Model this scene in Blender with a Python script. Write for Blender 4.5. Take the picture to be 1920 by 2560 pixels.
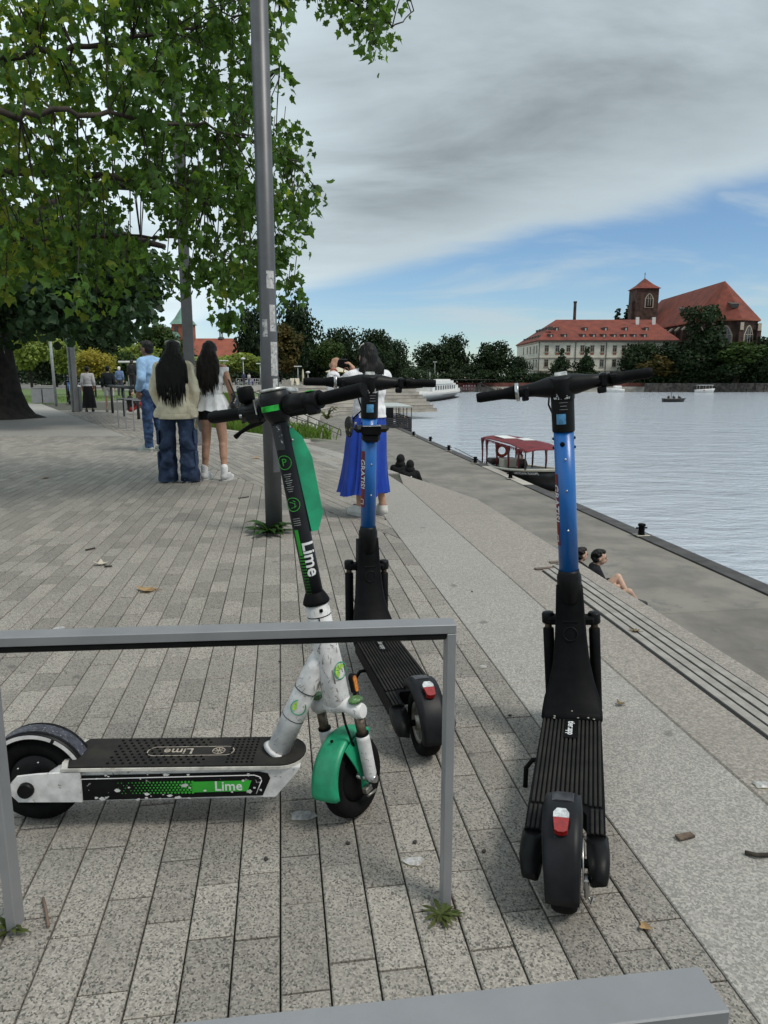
import bpy, bmesh, math, random
import numpy as np
from mathutils import Vector, Matrix, Euler, Quaternion
R = math.radians
random.seed(7); rng = np.random.default_rng(7)
for o in list(bpy.data.objects): bpy.data.objects.remove(o)
SC = bpy.context.scene
C = SC.collection

# ---------------------------------------------------------------- camera
HC = 1.26; F = 1800.0; TH = math.atan(340 / F)
cam = bpy.data.cameras.new('camera'); camo = bpy.data.objects.new('camera', cam); C.objects.link(camo)
camo.location = (0, 0, HC); camo.rotation_euler = (math.pi / 2 - TH, 0, 0)
cam.sensor_fit = 'HORIZONTAL'; cam.sensor_width = 36; cam.lens = 36 * F / 1920
cam.clip_start = .05; cam.clip_end = 8000
SC.camera = camo
SC.render.resolution_x = 768; SC.render.resolution_y = 1024
SC.render.engine = 'CYCLES'

# ---------------------------------------------------------------- sky, sun, exposure
SUN_AZ = R(122); SUN_EL = R(56)          # azimuth from +Y towards +X
SD = Vector((math.sin(SUN_AZ) * math.cos(SUN_EL), math.cos(SUN_AZ) * math.cos(SUN_EL), math.sin(SUN_EL)))
W = bpy.data.worlds.new('World'); SC.world = W; W.use_nodes = True
nt = W.node_tree; nt.nodes.clear()
def nd(t, kind, **kw):
    n = t.nodes.new(kind)
    for k, v in kw.items():
        if k in ('inp',):
            for a, b in v.items(): n.inputs[a].default_value = b
        else: setattr(n, k, v)
    return n
def lk(t, a, b): t.links.new(a, b)
def mth(t, op, a, b=None, c=None, clamp=False):
    n = t.nodes.new('ShaderNodeMath'); n.operation = op; n.use_clamp = clamp
    for i, x in enumerate((a, b, c)):
        if x is None: continue
        if isinstance(x, (int, float)): n.inputs[i].default_value = x
        else: t.links.new(x, n.inputs[i])
    return n.outputs[0]
def mixc(t, fac, a, b, mode='MIX'):
    n = t.nodes.new('ShaderNodeMix'); n.data_type = 'RGBA'; n.blend_type = mode
    for s, x in ((n.inputs[0], fac), (n.inputs[6], a), (n.inputs[7], b)):
        if isinstance(x, (int, float)): s.default_value = x
        elif isinstance(x, (tuple, list)): s.default_value = tuple(x) + ((1,) if len(x) == 3 else ())
        else: t.links.new(x, s)
    return n.outputs[2]
def sstep(t, x, lo, hi):
    n = t.nodes.new('ShaderNodeMapRange'); n.interpolation_type = 'SMOOTHSTEP'
    t.links.new(x, n.inputs[0]); n.inputs[1].default_value = lo; n.inputs[2].default_value = hi
    return n.outputs[0]
def noise(t, vec, scale, detail=4, rough=.55, dist=0):
    n = nd(t, 'ShaderNodeTexNoise'); n.inputs['Scale'].default_value = scale; n.inputs['Detail'].default_value = detail
    n.inputs['Roughness'].default_value = rough; n.inputs['Distortion'].default_value = dist
    if vec is not None: t.links.new(vec, n.inputs['Vector'])
    return n.outputs['Fac']
sky = nd(nt, 'ShaderNodeTexSky', sky_type='NISHITA', sun_disc=False, sun_elevation=SUN_EL, sun_rotation=SUN_AZ, air_density=1.0, dust_density=.15, ozone_density=2.0)
tc = nd(nt, 'ShaderNodeTexCoord')
sp = nd(nt, 'ShaderNodeSeparateXYZ'); lk(nt, tc.outputs['Generated'], sp.inputs[0])
zc = mth(nt, 'ADD', mth(nt, 'MAXIMUM', sp.outputs[2], 0.0), .1)
pu = mth(nt, 'DIVIDE', sp.outputs[0], zc); pv = mth(nt, 'DIVIDE', sp.outputs[1], zc)
cmb = nd(nt, 'ShaderNodeCombineXYZ'); lk(nt, pu, cmb.inputs[0]); lk(nt, pv, cmb.inputs[1])
rot = nd(nt, 'ShaderNodeMapping'); rot.inputs['Rotation'].default_value = (0, 0, R(32)); rot.inputs['Scale'].default_value = (.75, 1.2, 1)
lk(nt, cmb.outputs[0], rot.inputs[0])
n1 = noise(nt, rot.outputs[0], .55, 6, .58, .6)
n2 = noise(nt, rot.outputs[0], 1.0, 6, .58, .35)
n3 = noise(nt, cmb.outputs[0], .24, 3, .5, 0)
# the deck ends along a straight line in the cloud plane; beyond it thin streaks
e = mth(nt, 'ADD', mth(nt, 'MULTIPLY', pu, .722), mth(nt, 'MULTIPLY', pv, .692))
e = mth(nt, 'ADD', e, mth(nt, 'MULTIPLY', mth(nt, 'SUBTRACT', n1, .5), .9))
deck = mth(nt, 'SUBTRACT', 1.0, sstep(nt, e, 2.62, 3.08))
streak = mth(nt, 'MULTIPLY', sstep(nt, n1, .50, .68), .62)
low = mth(nt, 'SUBTRACT', 1.0, sstep(nt, sp.outputs[2], .0, .16))
streak = mth(nt, 'ADD', streak, mth(nt, 'MULTIPLY', low, .10))
left = mth(nt, 'MULTIPLY', mth(nt, 'SUBTRACT', 1.0, sstep(nt, sp.outputs[0], -.42, .02)), .5)   # more cloud to the west
mask = mth(nt, 'MAXIMUM', mth(nt, 'MULTIPLY', deck, .96), mth(nt, 'ADD', streak, left), None, False)
mask = mth(nt, 'MINIMUM', mask, .97)
# cloud brightness: thick grey patches, brighter towards the veiled sun
dp = nd(nt, 'ShaderNodeVectorMath', operation='DOT_PRODUCT'); lk(nt, tc.outputs['Generated'], dp.inputs[0]); dp.inputs[1].default_value = SD
glow = mth(nt, 'POWER', mth(nt, 'MAXIMUM', mth(nt, 'MULTIPLY_ADD', dp.outputs['Value'], .5, .5), 0), 6.0)
thick = mth(nt, 'ADD', mth(nt, 'MULTIPLY', n2, .55), mth(nt, 'MULTIPLY', n3, .6))
br = mth(nt, 'MULTIPLY_ADD', mth(nt, 'MULTIPLY', sstep(nt, thick, .42, .74), sstep(nt, mth(nt, 'SUBTRACT', 2.9, e), 0.0, 1.1)), -3.1, 4.8)
br = mth(nt, 'MULTIPLY', br, mth(nt, 'MULTIPLY_ADD', glow, 1.0, .96))
br = mth(nt, 'MULTIPLY', br, mth(nt, 'MULTIPLY_ADD', mth(nt, 'SUBTRACT', 1.0, sstep(nt, sp.outputs[0], -.55, .06)), .95, 1.0))   # the deck thins towards the west
cc = nd(nt, 'ShaderNodeVectorMath', operation='SCALE'); cc.inputs[0].default_value = (.86, 1.0, 1.06); lk(nt, br, cc.inputs['Scale'])
skc = nd(nt, 'ShaderNodeVectorMath', operation='MULTIPLY'); lk(nt, sky.outputs[0], skc.inputs[0]); skc.inputs[1].default_value = (.62, .73, .82)
colr = mixc(nt, mask, skc.outputs[0], cc.outputs[0])
bg = nd(nt, 'ShaderNodeBackground'); bg.inputs[1].default_value = .1
lk(nt, colr, bg.inputs[0])
wo = nd(nt, 'ShaderNodeOutputWorld'); lk(nt, bg.outputs[0], wo.inputs[0])
sl = bpy.data.lights.new('sun', 'SUN'); sl.energy = 1.7; sl.angle = R(18); sl.color = (1, .95, .88)
so = bpy.data.objects.new('sun', sl); C.objects.link(so); so.rotation_euler = SD.to_track_quat('Z', 'Y').to_euler()
SC.view_settings.view_transform = 'Standard'; SC.view_settings.look = 'None'; SC.view_settings.gamma = 1
SC.view_settings.exposure = 0.48; SC.view_settings.use_curve_mapping = False

# ---------------------------------------------------------------- helpers
def ray(x, y):
    u = (x - 960) / F; v = (1280 - y) / F; c, s = math.cos(TH), math.sin(TH)
    return Vector((u, c + v * s, -s + v * c))
def P(x, y, Y):                      # the point at distance Y ahead that the lens sees at (x, y) of the photo
    r = ray(x, y); t = Y / r[1]; return Vector((r[0] * t, Y, HC + r[2] * t))
def G(x, y, z=0):                    # the point of the level z seen at (x, y)
    r = ray(x, y); t = (z - HC) / r[2]; return Vector((r[0] * t, r[1] * t, z))
DA = R(-8.08)
DV = Vector((math.sin(DA), math.cos(DA), 0)); NV = Vector((math.cos(DA), -math.sin(DA), 0))
def ST(s, t, z=0): return DV * s + NV * t + Vector((0, 0, z))   # along / across the promenade

MATS = {}
def M(name, col=(.5, .5, .5), rough=.6, metal=0, var=.12, vs=6, bump=0, bs=40, col2=None, fine=0, coord='Object', trans=0, spec=.5, scr=None, emit=None, alpha=1, attr=None, coat=0, ior=None, transm=0):
    if name in MATS: return MATS[name]
    m = bpy.data.materials.new(name); m.use_nodes = True; t = m.node_tree; b = t.nodes['Principled BSDF']
    b.inputs['Roughness'].default_value = rough; b.inputs['Metallic'].default_value = metal
    b.inputs['Specular IOR Level'].default_value = spec; b.inputs['Coat Weight'].default_value = coat
    if ior: b.inputs['IOR'].default_value = ior
    b.inputs['Transmission Weight'].default_value = transm
    if coord == 'pos': vec = nd(t, 'ShaderNodeNewGeometry').outputs['Position']
    else: vec = nd(t, 'ShaderNodeTexCoord').outputs[coord]
    n = noise(t, vec, vs, 5, .6)
    c2 = col2 or tuple(x * (1 - 2.2 * var) for x in col)
    c1 = col if col2 else tuple(min(1, x * (1 + var)) for x in col)
    c = mixc(t, sstep(t, n, .3, .72), c1, c2)
    if fine: 
        nf = noise(t, vec, fine, 2, .7)
        c = mixc(t, mth(t, 'MULTIPLY', sstep(t, nf, .42, .62), .8), c, tuple(x * .42 for x in col))
    if attr:
        a = nd(t, 'ShaderNodeAttribute', attribute_name='var')
        k = mth(t, 'MULTIPLY_ADD', a.outputs['Fac'], 2 * attr, 1 - attr)
        vm = nd(t, 'ShaderNodeVectorMath', operation='SCALE'); lk(t, c, vm.inputs[0]); lk(t, k, vm.inputs['Scale']); c = vm.outputs[0]
    if scr:                                     # worn patches of another colour
        ns = noise(t, vec, scr[1], 7, .72, .4)
        c = mixc(t, sstep(t, ns, scr[2], scr[2] + .04), c, scr[0])
    lk(t, c, b.inputs['Base Color'])
    if bump:
        nb = noise(t, vec, bs, 4, .6); bn = nd(t, 'ShaderNodeBump'); bn.inputs['Strength'].default_value = bump; bn.inputs['Distance'].default_value = .004
        lk(t, nb, bn.inputs['Height']); lk(t, bn.outputs[0], b.inputs['Normal'])
    if emit: b.inputs['Emission Color'].default_value = tuple(emit[0]) + (1,); b.inputs['Emission Strength'].default_value = emit[1]
    if trans:
        tr = nd(t, 'ShaderNodeBsdfTranslucent'); mx = nd(t, 'ShaderNodeMixShader'); mx.inputs[0].default_value = trans
        g = nd(t, 'ShaderNodeVectorMath', operation='MULTIPLY'); lk(t, c, g.inputs[0]); g.inputs[1].default_value = (1.9, 1.7, .6); lk(t, g.outputs[0], tr.inputs[0])
        out = t.nodes['Material Output']; lk(t, b.outputs[0], mx.inputs[1]); lk(t, tr.outputs[0], mx.inputs[2]); lk(t, mx.outputs[0], out.inputs[0])
    MATS[name] = m
    return m

class MB:
    def __init__(s, X=None): s.v = []; s.f = []; s.mi = []; s.sm = []; s.X = X
    def add(s, vs, fs, mi=0, sm=False):
        o = len(s.v)
        if s.X is not None: vs = [s.X @ Vector(p) for p in vs]
        s.v += [tuple(p) for p in vs]; s.f += [tuple(i + o for i in f) for f in fs]
        s.mi += [mi] * len(fs); s.sm += [sm] * len(fs); return s
    def box(s, c, d, rot=None, mi=0, ch=0):
        c = Vector(c); h = Vector(d) / 2; ch = min(ch, min(h) * .9)
        if ch <= 0:
            vs = [Vector((x * h[0], y * h[1], z * h[2])) for z in (-1, 1) for y in (-1, 1) for x in (-1, 1)]
            fs = [(0, 2, 3, 1), (4, 5, 7, 6), (0, 1, 5, 4), (2, 6, 7, 3), (0, 4, 6, 2), (1, 3, 7, 5)]
        else:
            vs = []; ix = {}
            for z in (-1, 1):
                for y in (-1, 1):
                    for x in (-1, 1):
                        for a in range(3):
                            q = [x * h[0], y * h[1], z * h[2]]
                            for b in range(3):
                                if b != a: q[b] -= ch * (x, y, z)[b]
                            ix[(x, y, z, a)] = len(vs); vs.append(Vector(q))
            fs = []
            for a in range(3):
                b, e = [(1, 2), (2, 0), (0, 1)][a]
                for sg in (-1, 1):
                    def k(p, q):
                        w = [0, 0, 0]; w[a] = sg; w[b] = p; w[e] = q; return ix[(*w, a)]
                    r = [k(-1, -1), k(1, -1), k(1, 1), k(-1, 1)]; fs.append(tuple(r if sg > 0 else r[::-1]))
            for a in range(3):
                b, e = [(1, 2), (2, 0), (0, 1)][a]
                for p in (-1, 1):
                    for q in (-1, 1):
                        def k(r, ax):
                            w = [0, 0, 0]; w[a] = r; w[b] = p; w[e] = q; return ix[(*w, ax)]
                        fs.append((k(-1, b), k(1, b), k(1, e), k(-1, e)))
            for z in (-1, 1):
                for y in (-1, 1):
                    for x in (-1, 1): fs.append(tuple(ix[(x, y, z, a)] for a in range(3)))
        if rot is not None: vs = [rot @ p for p in vs]
        return s.add([p + c for p in vs], fs, mi)
    def ring(s, rings, closed=True, cap=(True, True), mi=0, sm=True):
        n = len(rings[0]); vs = [p for r in rings for p in r]; fs = []
        for i in range(len(rings) - 1):
            for j in range(n if closed else n - 1):
                k = (j + 1) % n; fs.append((i * n + j, i * n + k, (i + 1) * n + k, (i + 1) * n + j))
        s.add(vs, fs, mi, sm)
        if cap[0]: s.add(rings[0], [tuple(range(n))[::-1]], mi)
        if cap[1]: s.add(rings[-1], [tuple(range(n))], mi)
        return s
    def tube(s, pts, r, n=10, mi=0, cap=(True, True), sm=True, flat=None):
        pts = [Vector(p) for p in pts]; m = len(pts)
        rr = [r] * m if isinstance(r, (int, float)) else r
        tg = []
        for i in range(m):
            a = pts[max(0, i - 1)]; b = pts[min(m - 1, i + 1)]; tg.append((b - a).normalized())
        u = tg[0].orthogonal().normalized()
        if abs(tg[0].z) < .9: u = tg[0].cross(Vector((0, 0, 1))).normalized()
        rings = []
        for i in range(m):
            if i: u = (u - tg[i] * u.dot(tg[i])).normalized()
            w = tg[i].cross(u)
            f = flat or (1, 1)
            rings.append([pts[i] + (u * (math.cos(2 * math.pi * j / n) * f[0]) + w * (math.sin(2 * math.pi * j / n) * f[1])) * rr[i] for j in range(n)])
        return s.ring(rings, True, cap, mi, sm)
    def lathe(s, prof, X=Matrix(), n=24, mi=0, sm=True, cap=(True, True)):
        rings = [[X @ Vector((r * math.cos(2 * math.pi * j / n), r * math.sin(2 * math.pi * j / n), z)) for j in range(n)] for r, z in prof]
        return s.ring(rings, True, cap, mi, sm)
    def prism(s, poly, z0, z1, X=Matrix(), mi=0):
        n = len(poly); a = [X @ Vector((x, y, z0)) for x, y in poly]; b = [X @ Vector((x, y, z1)) for x, y in poly]
        s.add(a + b, [tuple(range(n))[::-1], tuple(range(n, 2 * n))] + [(i, (i + 1) % n, n + (i + 1) % n, n + i) for i in range(n)], mi)
        return s
    def ball(s, c, r, n=12, mi=0, rot=None):
        r = (r, r, r) if isinstance(r, (int, float)) else r
        c = Vector(c); m = n // 2; rings = []
        for i in range(1, m):
            a = math.pi * i / m
            q = [Vector((r[0] * math.sin(a) * math.cos(2 * math.pi * j / n), r[1] * math.sin(a) * math.sin(2 * math.pi * j / n), -r[2] * math.cos(a))) for j in range(n)]
            rings.append([c + ((rot @ p) if rot is not None else p) for p in q])
        s.ring(rings, True, (False, False), mi)
        for e, rg in ((-1, rings[0]), (1, rings[-1])):
            tip = Vector((0, 0, e * r[2])); tip = c + ((rot @ tip) if rot is not None else tip)
            s.add(rg + [tip], [(j, (j + 1) % n, n) if e > 0 else ((j + 1) % n, j, n) for j in range(n)], mi, True)
        return s
    def torus(s, X, Rr, r, n=28, m=10, mi=0, a0=0, a1=2 * math.pi, flat=1):
        full = abs(a1 - a0 - 2 * math.pi) < 1e-6; k = n if full else n + 1; rings = []
        for i in range(k):
            a = a0 + (a1 - a0) * i / n
            rings.append([X @ Vector(((Rr + r * math.cos(b)) * math.cos(a), (Rr + r * math.cos(b)) * math.sin(a), flat * r * math.sin(b))) for b in [2 * math.pi * j / m for j in range(m)]])
        if full: rings.append(rings[0])
        return s.ring(rings, True, (not full, not full), mi)
    def build(s, name, mats, parent=None, recalc=True, var=None):
        me = bpy.data.meshes.new(name); me.from_pydata(s.v, [], s.f)
        mats = mats if isinstance(mats, (list, tuple)) else [mats]
        for m in mats: me.materials.append(m)
        me.polygons.foreach_set('material_index', s.mi); me.polygons.foreach_set('use_smooth', s.sm)
        if recalc and len(s.f) < 30000:
            bm = bmesh.new(); bm.from_mesh(me); bmesh.ops.remove_doubles(bm, verts=bm.verts, dist=1e-6); bmesh.ops.recalc_face_normals(bm, faces=bm.faces); bm.to_mesh(me); bm.free()
        o = bpy.data.objects.new(name, me); C.objects.link(o)
        if parent is not None: o.parent = parent
        return o
def tag(o, label=None, cat=None, group=None, kind=None):
    if label: o['label'] = label
    if cat: o['category'] = cat
    if group: o['group'] = group
    if kind: o['kind'] = kind
    return o
def thing(name, label, cat, loc=(0, 0, 0), rot=(0, 0, 0), group=None):
    o = bpy.data.objects.new(name, None); C.objects.link(o); o.location = loc; o.rotation_euler = rot; o.empty_display_size = .1
    return tag(o, label, cat, group)
def struct(o): o['kind'] = 'structure'; return o
def copy_tree(o, parent=None):
    c = o.copy(); C.objects.link(c); c.parent = parent
    for ch in list(o.children): copy_tree(ch, c)
    return c
def setvar(o, vals):
    a = o.data.attributes.new('var', 'FLOAT', 'FACE'); a.data.foreach_set('value', vals)
def npmesh(name, V, Fq, mats, parent=None, var=None, sm=False):
    me = bpy.data.meshes.new(name); nf, k = Fq.shape
    me.vertices.add(len(V)); me.vertices.foreach_set('co', V.astype(np.float32).ravel())
    me.loops.add(nf * k); me.loops.foreach_set('vertex_index', Fq.astype(np.int32).ravel())
    me.polygons.add(nf); me.polygons.foreach_set('loop_start', np.arange(nf, dtype=np.int32) * k)
    me.polygons.foreach_set('use_smooth', np.full(nf, sm))
    me.update(calc_edges=True)
    for m in (mats if isinstance(mats, (list, tuple)) else [mats]): me.materials.append(m)
    if var is not None:
        a = me.attributes.new('var', 'FLOAT', 'FACE'); a.data.foreach_set('value', np.asarray(var, dtype=np.float32))
    o = bpy.data.objects.new(name, me); C.objects.link(o)
    if parent is not None: o.parent = parent
    return o
def frame(o, z, x=None):                      # matrix with its Z axis along z at the origin o
    z = Vector(z).normalized(); x = Vector(x) if x is not None else z.orthogonal()
    x = (x - z * x.dot(z)).normalized(); y = z.cross(x)
    return Matrix(((x[0], y[0], z[0], o[0]), (x[1], y[1], z[1], o[1]), (x[2], y[2], z[2], o[2]), (0, 0, 0, 1)))
def text(body, size, X, mat, parent, name='lettering', wrap=0, bold=0, sx=1, shear=0, ex=.0004, align='CENTER'):
    cu = bpy.data.curves.new('t', 'FONT'); cu.body = body; cu.size = size; cu.extrude = ex; cu.offset = bold; cu.resolution_u = 2; cu.shear = shear
    cu.align_x = align; cu.align_y = 'CENTER'
    to = bpy.data.objects.new('t', cu); C.objects.link(to)
    me = bpy.data.meshes.new_from_object(to.evaluated_get(bpy.context.evaluated_depsgraph_get()))
    bpy.data.objects.remove(to); bpy.data.curves.remove(cu)
    if wrap:
        bm = bmesh.new(); bm.from_mesh(me)
        for k in range(-9, 10): bmesh.ops.bisect_plane(bm, geom=bm.verts[:] + bm.edges[:] + bm.faces[:], plane_co=(0, k * .004, 0), plane_no=(0, 1, 0))
        bm.to_mesh(me); bm.free()
    for v in me.vertices:
        x, y, z = v.co[0] * sx, v.co[1], v.co[2]
        if wrap: a = y / wrap; v.co = X @ Vector((x, (wrap + z) * math.sin(a), (wrap + z) * math.cos(a) - wrap))
        else: v.co = X @ Vector((x, y, z))
    me.materials.clear(); me.materials.append(mat); me.name = name
    o = bpy.data.objects.new(name, me); C.objects.link(o)
    if parent is not None: o.parent = parent
    return o
from mathutils import noise as mn
def blob(name, parts, voxel, mat, parent, smooth=4, fold=None):
    # tapered limbs and ellipsoids fused into one continuous skin
    b = MB()
    for p in parts:
        if p[0] == 'e': b.ball(p[1], p[2], 14, 0, p[3] if len(p) > 3 else None)
        elif p[0] == 'b': b.box(p[1], p[2], p[3] if len(p) > 3 else None)
        else:
            a, ra, c, rc = p; a = Vector(a); c = Vector(c); k = 5; ax = (c - a); L = ax.length
            if L < 1e-5: b.ball(a, ra); continue
            ax /= L; pts = []; rr = []
            for i in range(k + 1): q = math.pi / 2 * i / k; pts.append(a - ax * ra * math.cos(q) * .98); rr.append(max(ra * math.sin(q), ra * .12))
            for i in range(k + 1): q = math.pi / 2 * i / k; pts.append(c + ax * rc * math.sin(q) * .98); rr.append(max(rc * math.cos(q), rc * .12))
            b.tube(pts, rr, 12)
    o = b.build(name, mat, parent, False)
    if voxel:
        m = o.modifiers.new('r', 'REMESH'); m.mode = 'VOXEL'; m.voxel_size = voxel; m.use_smooth_shade = True
        if smooth: s = o.modifiers.new('s', 'SMOOTH'); s.iterations = smooth; s.factor = .5
        pr = o.parent; o.parent = None
        me = bpy.data.meshes.new_from_object(o.evaluated_get(bpy.context.evaluated_depsgraph_get()))
        o.modifiers.clear(); old = o.data; o.data = me; bpy.data.meshes.remove(old); me.name = name; o.parent = pr
        me.polygons.foreach_set('use_smooth', [True] * len(me.polygons))
        if not me.materials: me.materials.append(mat)
        if fold:                              # creases pushed into the cloth
            am, fr = fold[0], fold[1]; st_ = fold[2] if len(fold) > 2 else .7
            nr = [v.normal.copy() for v in me.vertices]
            for v, n_ in zip(me.vertices, nr):
                q = Vector((v.co.x * fr, v.co.y * fr, v.co.z * fr * st_ + v.co.x * fr * .5)); a = mn.noise(q); c = mn.noise(q * 2.1 + Vector((7, 3, 1)))
                v.co += n_ * am * ((1 - 2.4 * abs(a)) * .8 + .5 * c - .3)
    return o
# ================================================================ large structure: ground, water, terraces
def granite(name, base, speck=150, dark=.16, dirt=.5, attr=.2, pink=0.0, bump=.25):
    m = bpy.data.materials.new(name); m.use_nodes = True; t = m.node_tree; b = t.nodes['Principled BSDF']
    vec = nd(t, 'ShaderNodeNewGeometry').outputs['Position']
    vo = nd(t, 'ShaderNodeTexVoronoi'); vo.inputs['Scale'].default_value = speck; lk(t, vec, vo.inputs['Vector'])
    vs2 = nd(t, 'ShaderNodeSeparateColor'); lk(t, vo.outputs['Color'], vs2.inputs[0])
    big = noise(t, vec, 1.3, 6, .62); mid = noise(t, vec, 9, 5, .6); clump = noise(t, vec, speck * .3, 3, .6)
    c = mixc(t, vs2.outputs[0], tuple(x * .68 for x in base), tuple(min(1, x * 1.4) for x in base))
    c = mixc(t, sstep(t, mth(t, 'ADD', vs2.outputs[1], mth(t, 'MULTIPLY_ADD', clump, .5, -.25)), .74, .9), c, tuple(x * dark * 2.0 for x in base))
    if pink: c = mixc(t, mth(t, 'MULTIPLY', sstep(t, noise(t, vec, speck * .7, 2, .6), .5, .68), pink), c, (base[0] * 1.15, base[1] * .86, base[2] * .68))
    c = mixc(t, mth(t, 'MULTIPLY', sstep(t, big, .42, .75), dirt), c, (.2, .185, .16))
    c = mixc(t, mth(t, 'MULTIPLY', sstep(t, mid, .55, .8), dirt), c, (.17, .165, .15))
    sp2 = nd(t, 'ShaderNodeTexVoronoi'); sp2.inputs['Scale'].default_value = 2.6; lk(t, vec, sp2.inputs['Vector'])
    wob = mth(t, 'ADD', sp2.outputs['Distance'], mth(t, 'MULTIPLY_ADD', noise(t, vec, 22, 3, .6), .10, -.05))
    c = mixc(t, mth(t, 'MULTIPLY', mth(t, 'SUBTRACT', 1.0, sstep(t, wob, .035, .075)), .55), c, (.07, .066, .06))
    at_ = nd(t, 'ShaderNodeAttribute', attribute_name='var'); k = mth(t, 'MULTIPLY_ADD', at_.outputs['Fac'], 2 * attr, 1 - attr)
    vm = nd(t, 'ShaderNodeVectorMath', operation='SCALE'); lk(t, c, vm.inputs[0]); lk(t, k, vm.inputs['Scale'])
    lk(t, vm.outputs[0], b.inputs['Base Color']); b.inputs['Roughness'].default_value = .78
    bn = nd(t, 'ShaderNodeBump'); bn.inputs['Strength'].default_value = bump; bn.inputs['Distance'].default_value = .002
    lk(t, noise(t, vec, speck * .8, 3, .7), bn.inputs['Height']); lk(t, bn.outputs[0], b.inputs['Normal'])
    return m
m_pav = granite('granite_setts', (.250, .228, .197), 240)
m_band = granite('granite_slabs', (.278, .262, .236), 200, .34, .2, .06)
m_tan = granite('tan_terrazzo', (.26, .237, .208), 140, .35, .4, .06, .35)
m_slab = granite('plaza_slabs', (.265, .25, .228), 120, .45, .3, .08)
m_joint = M('joint_sand', (.075, .066, .054), .95, var=.3, vs=2.2, col2=(.04, .048, .025), coord='pos', bump=.5, bs=200)
m_conc = M('quay_concrete', (.188, .172, .148), .85, var=.14, vs=.8, coord='pos', bump=.2, bs=60, scr=((.145, .138, .125), 1.6, .57), attr=.1)
m_kerb = M('dark_kerb', (.06, .056, .054), .8, var=.2, vs=2, coord='pos', bump=.3, bs=80)
m_pale = M('pale_concrete', (.36, .335, .295), .85, var=.12, vs=.5, coord='pos', bump=.1, bs=30)
m_pale2 = M('weathered_concrete', (.32, .295, .26), .85, var=.18, vs=.7, coord='pos')
m_wood = M('weathered_slats', (.33, .31, .28), .8, var=.2, vs=14, coord='pos', bump=.4, bs=90, col2=(.22, .205, .18))
m_asph = M('asphalt', (.13, .13, .13), .9, var=.15, vs=2, coord='pos')
m_lawn = M('lawn_soil', (.07, .13, .03), .95, var=.25, vs=.9, coord='pos', col2=(.11, .14, .04))
m_black = M('gap_shade_black', (.012, .012, .012), .9)

def quadsheet(name, pts, z, mat):
    b = MB(); b.add([(p[0], p[1], z) for p in pts], [tuple(range(len(pts)))]); return struct(b.build(name, mat))
# the far edge of the promenade and the rim of the amphitheatre
EDGE = [ST(7.2, 2.01), Vector((.66, 8.3, 0)), Vector((.21, 9.4, 0)), Vector((-.73, 12, 0)), Vector((-1.5, 13.7, 0)), Vector((-3, 15.9, 0)), Vector((-6.5, 20.5, 0)), Vector((-9, 27, 0)), Vector((-11, 36, 0)), Vector((-12.2, 50, 0)), Vector((-13, 65, 0)), Vector((-14, 80, 0)), Vector((-12, 92, 0)), Vector((-6, 99, 0)), Vector((0, 102, 0)), Vector((4, 104, 0))]
base = MB()
prom = [ST(-4, -9), ST(-4, 2.005)] + EDGE[:9] + [Vector((-30, 36, 0)), Vector((-30, 5, 0))]
base.prism([(p[0], p[1]) for p in prom], -.35, -.016)
promenade = struct(base.build('promenade', m_joint))
# ground of the near bank to the horizon
quadsheet('ground', [(-3000, -200), (-9, -200), (-9, -4), (-8, 5), (-29.9, 5), (-29.9, 36)] + [(p[0], p[1]) for p in EDGE[8:]] + [(6, 160), (14, 250), (40, 256), (40, 3000), (-3000, 3000)], -.03, M('bank_ground', (.22, .21, .19), .9, var=.15, vs=.4, coord='pos'))

# --- setts, each with chamfered edges
def in_view(p, m=1.0):
    if p[1] < .75 or p[1] > 40: return False
    return abs(p[0]) < p[1] * .565 + m
def polyins(pts, i, d):
    a, b2, e2 = pts[i - 1], pts[i], pts[(i + 1) % len(pts)]
    u = (b2 - a).normalized(); w = (e2 - b2).normalized(); nu = Vector((-u[1], u[0], 0)); nw = Vector((-w[1], w[0], 0))
    k = nu + nw; return b2 + k / max(.45, 1 + nu.dot(nw)) * d
def sett(pts, h, g=.0022, c=.0028, dep=.03):
    n = len(pts); up = Vector((0, 0, 1))
    vs = [polyins(pts, i, g + c) + up * h for i in range(n)] + [polyins(pts, i, g) + up * (h - c * .9) for i in range(n)] + [polyins(pts, i, g) - up * dep for i in range(n)]
    fs = [tuple(range(n))] + [(n + i, n + (i + 1) % n, (i + 1) % n, i) for i in range(n)] + [(2 * n + i, 2 * n + (i + 1) % n, n + (i + 1) % n, n + i) for i in range(n)]
    return vs, fs
def clip(p, fn):
    q = []
    for i in range(len(p)):
        a, b2 = p[i], p[(i + 1) % len(p)]; da, db = fn(a), fn(b2)
        if da <= 0: q.append(a)
        if da * db < 0: q.append(a + (b2 - a) * (da / (da - db)))
    if len(q) < 3: return None
    ar = sum(q[i][0] * q[(i + 1) % len(q)][1] - q[(i + 1) % len(q)][0] * q[i][1] for i in range(len(q))) / 2
    if abs(ar) < .0016: return None
    q = [q[i] for i in range(len(q)) if (q[i] - q[i - 1]).length > .012]
    if len(q) < 3: return None
    return q if ar > 0 else q[::-1]
B0 = Vector((.138, 5.519, 0)); BD = (Vector((-4.443, 13.579, 0)) - B0).normalized(); BN = Vector((BD[1], -BD[0], 0))   # line where the bond turns
def sideB(p): return (p - B0).dot(BN)          # >0: right of the line
setts = []
r1 = random.Random(3)
wd = .1045
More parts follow.
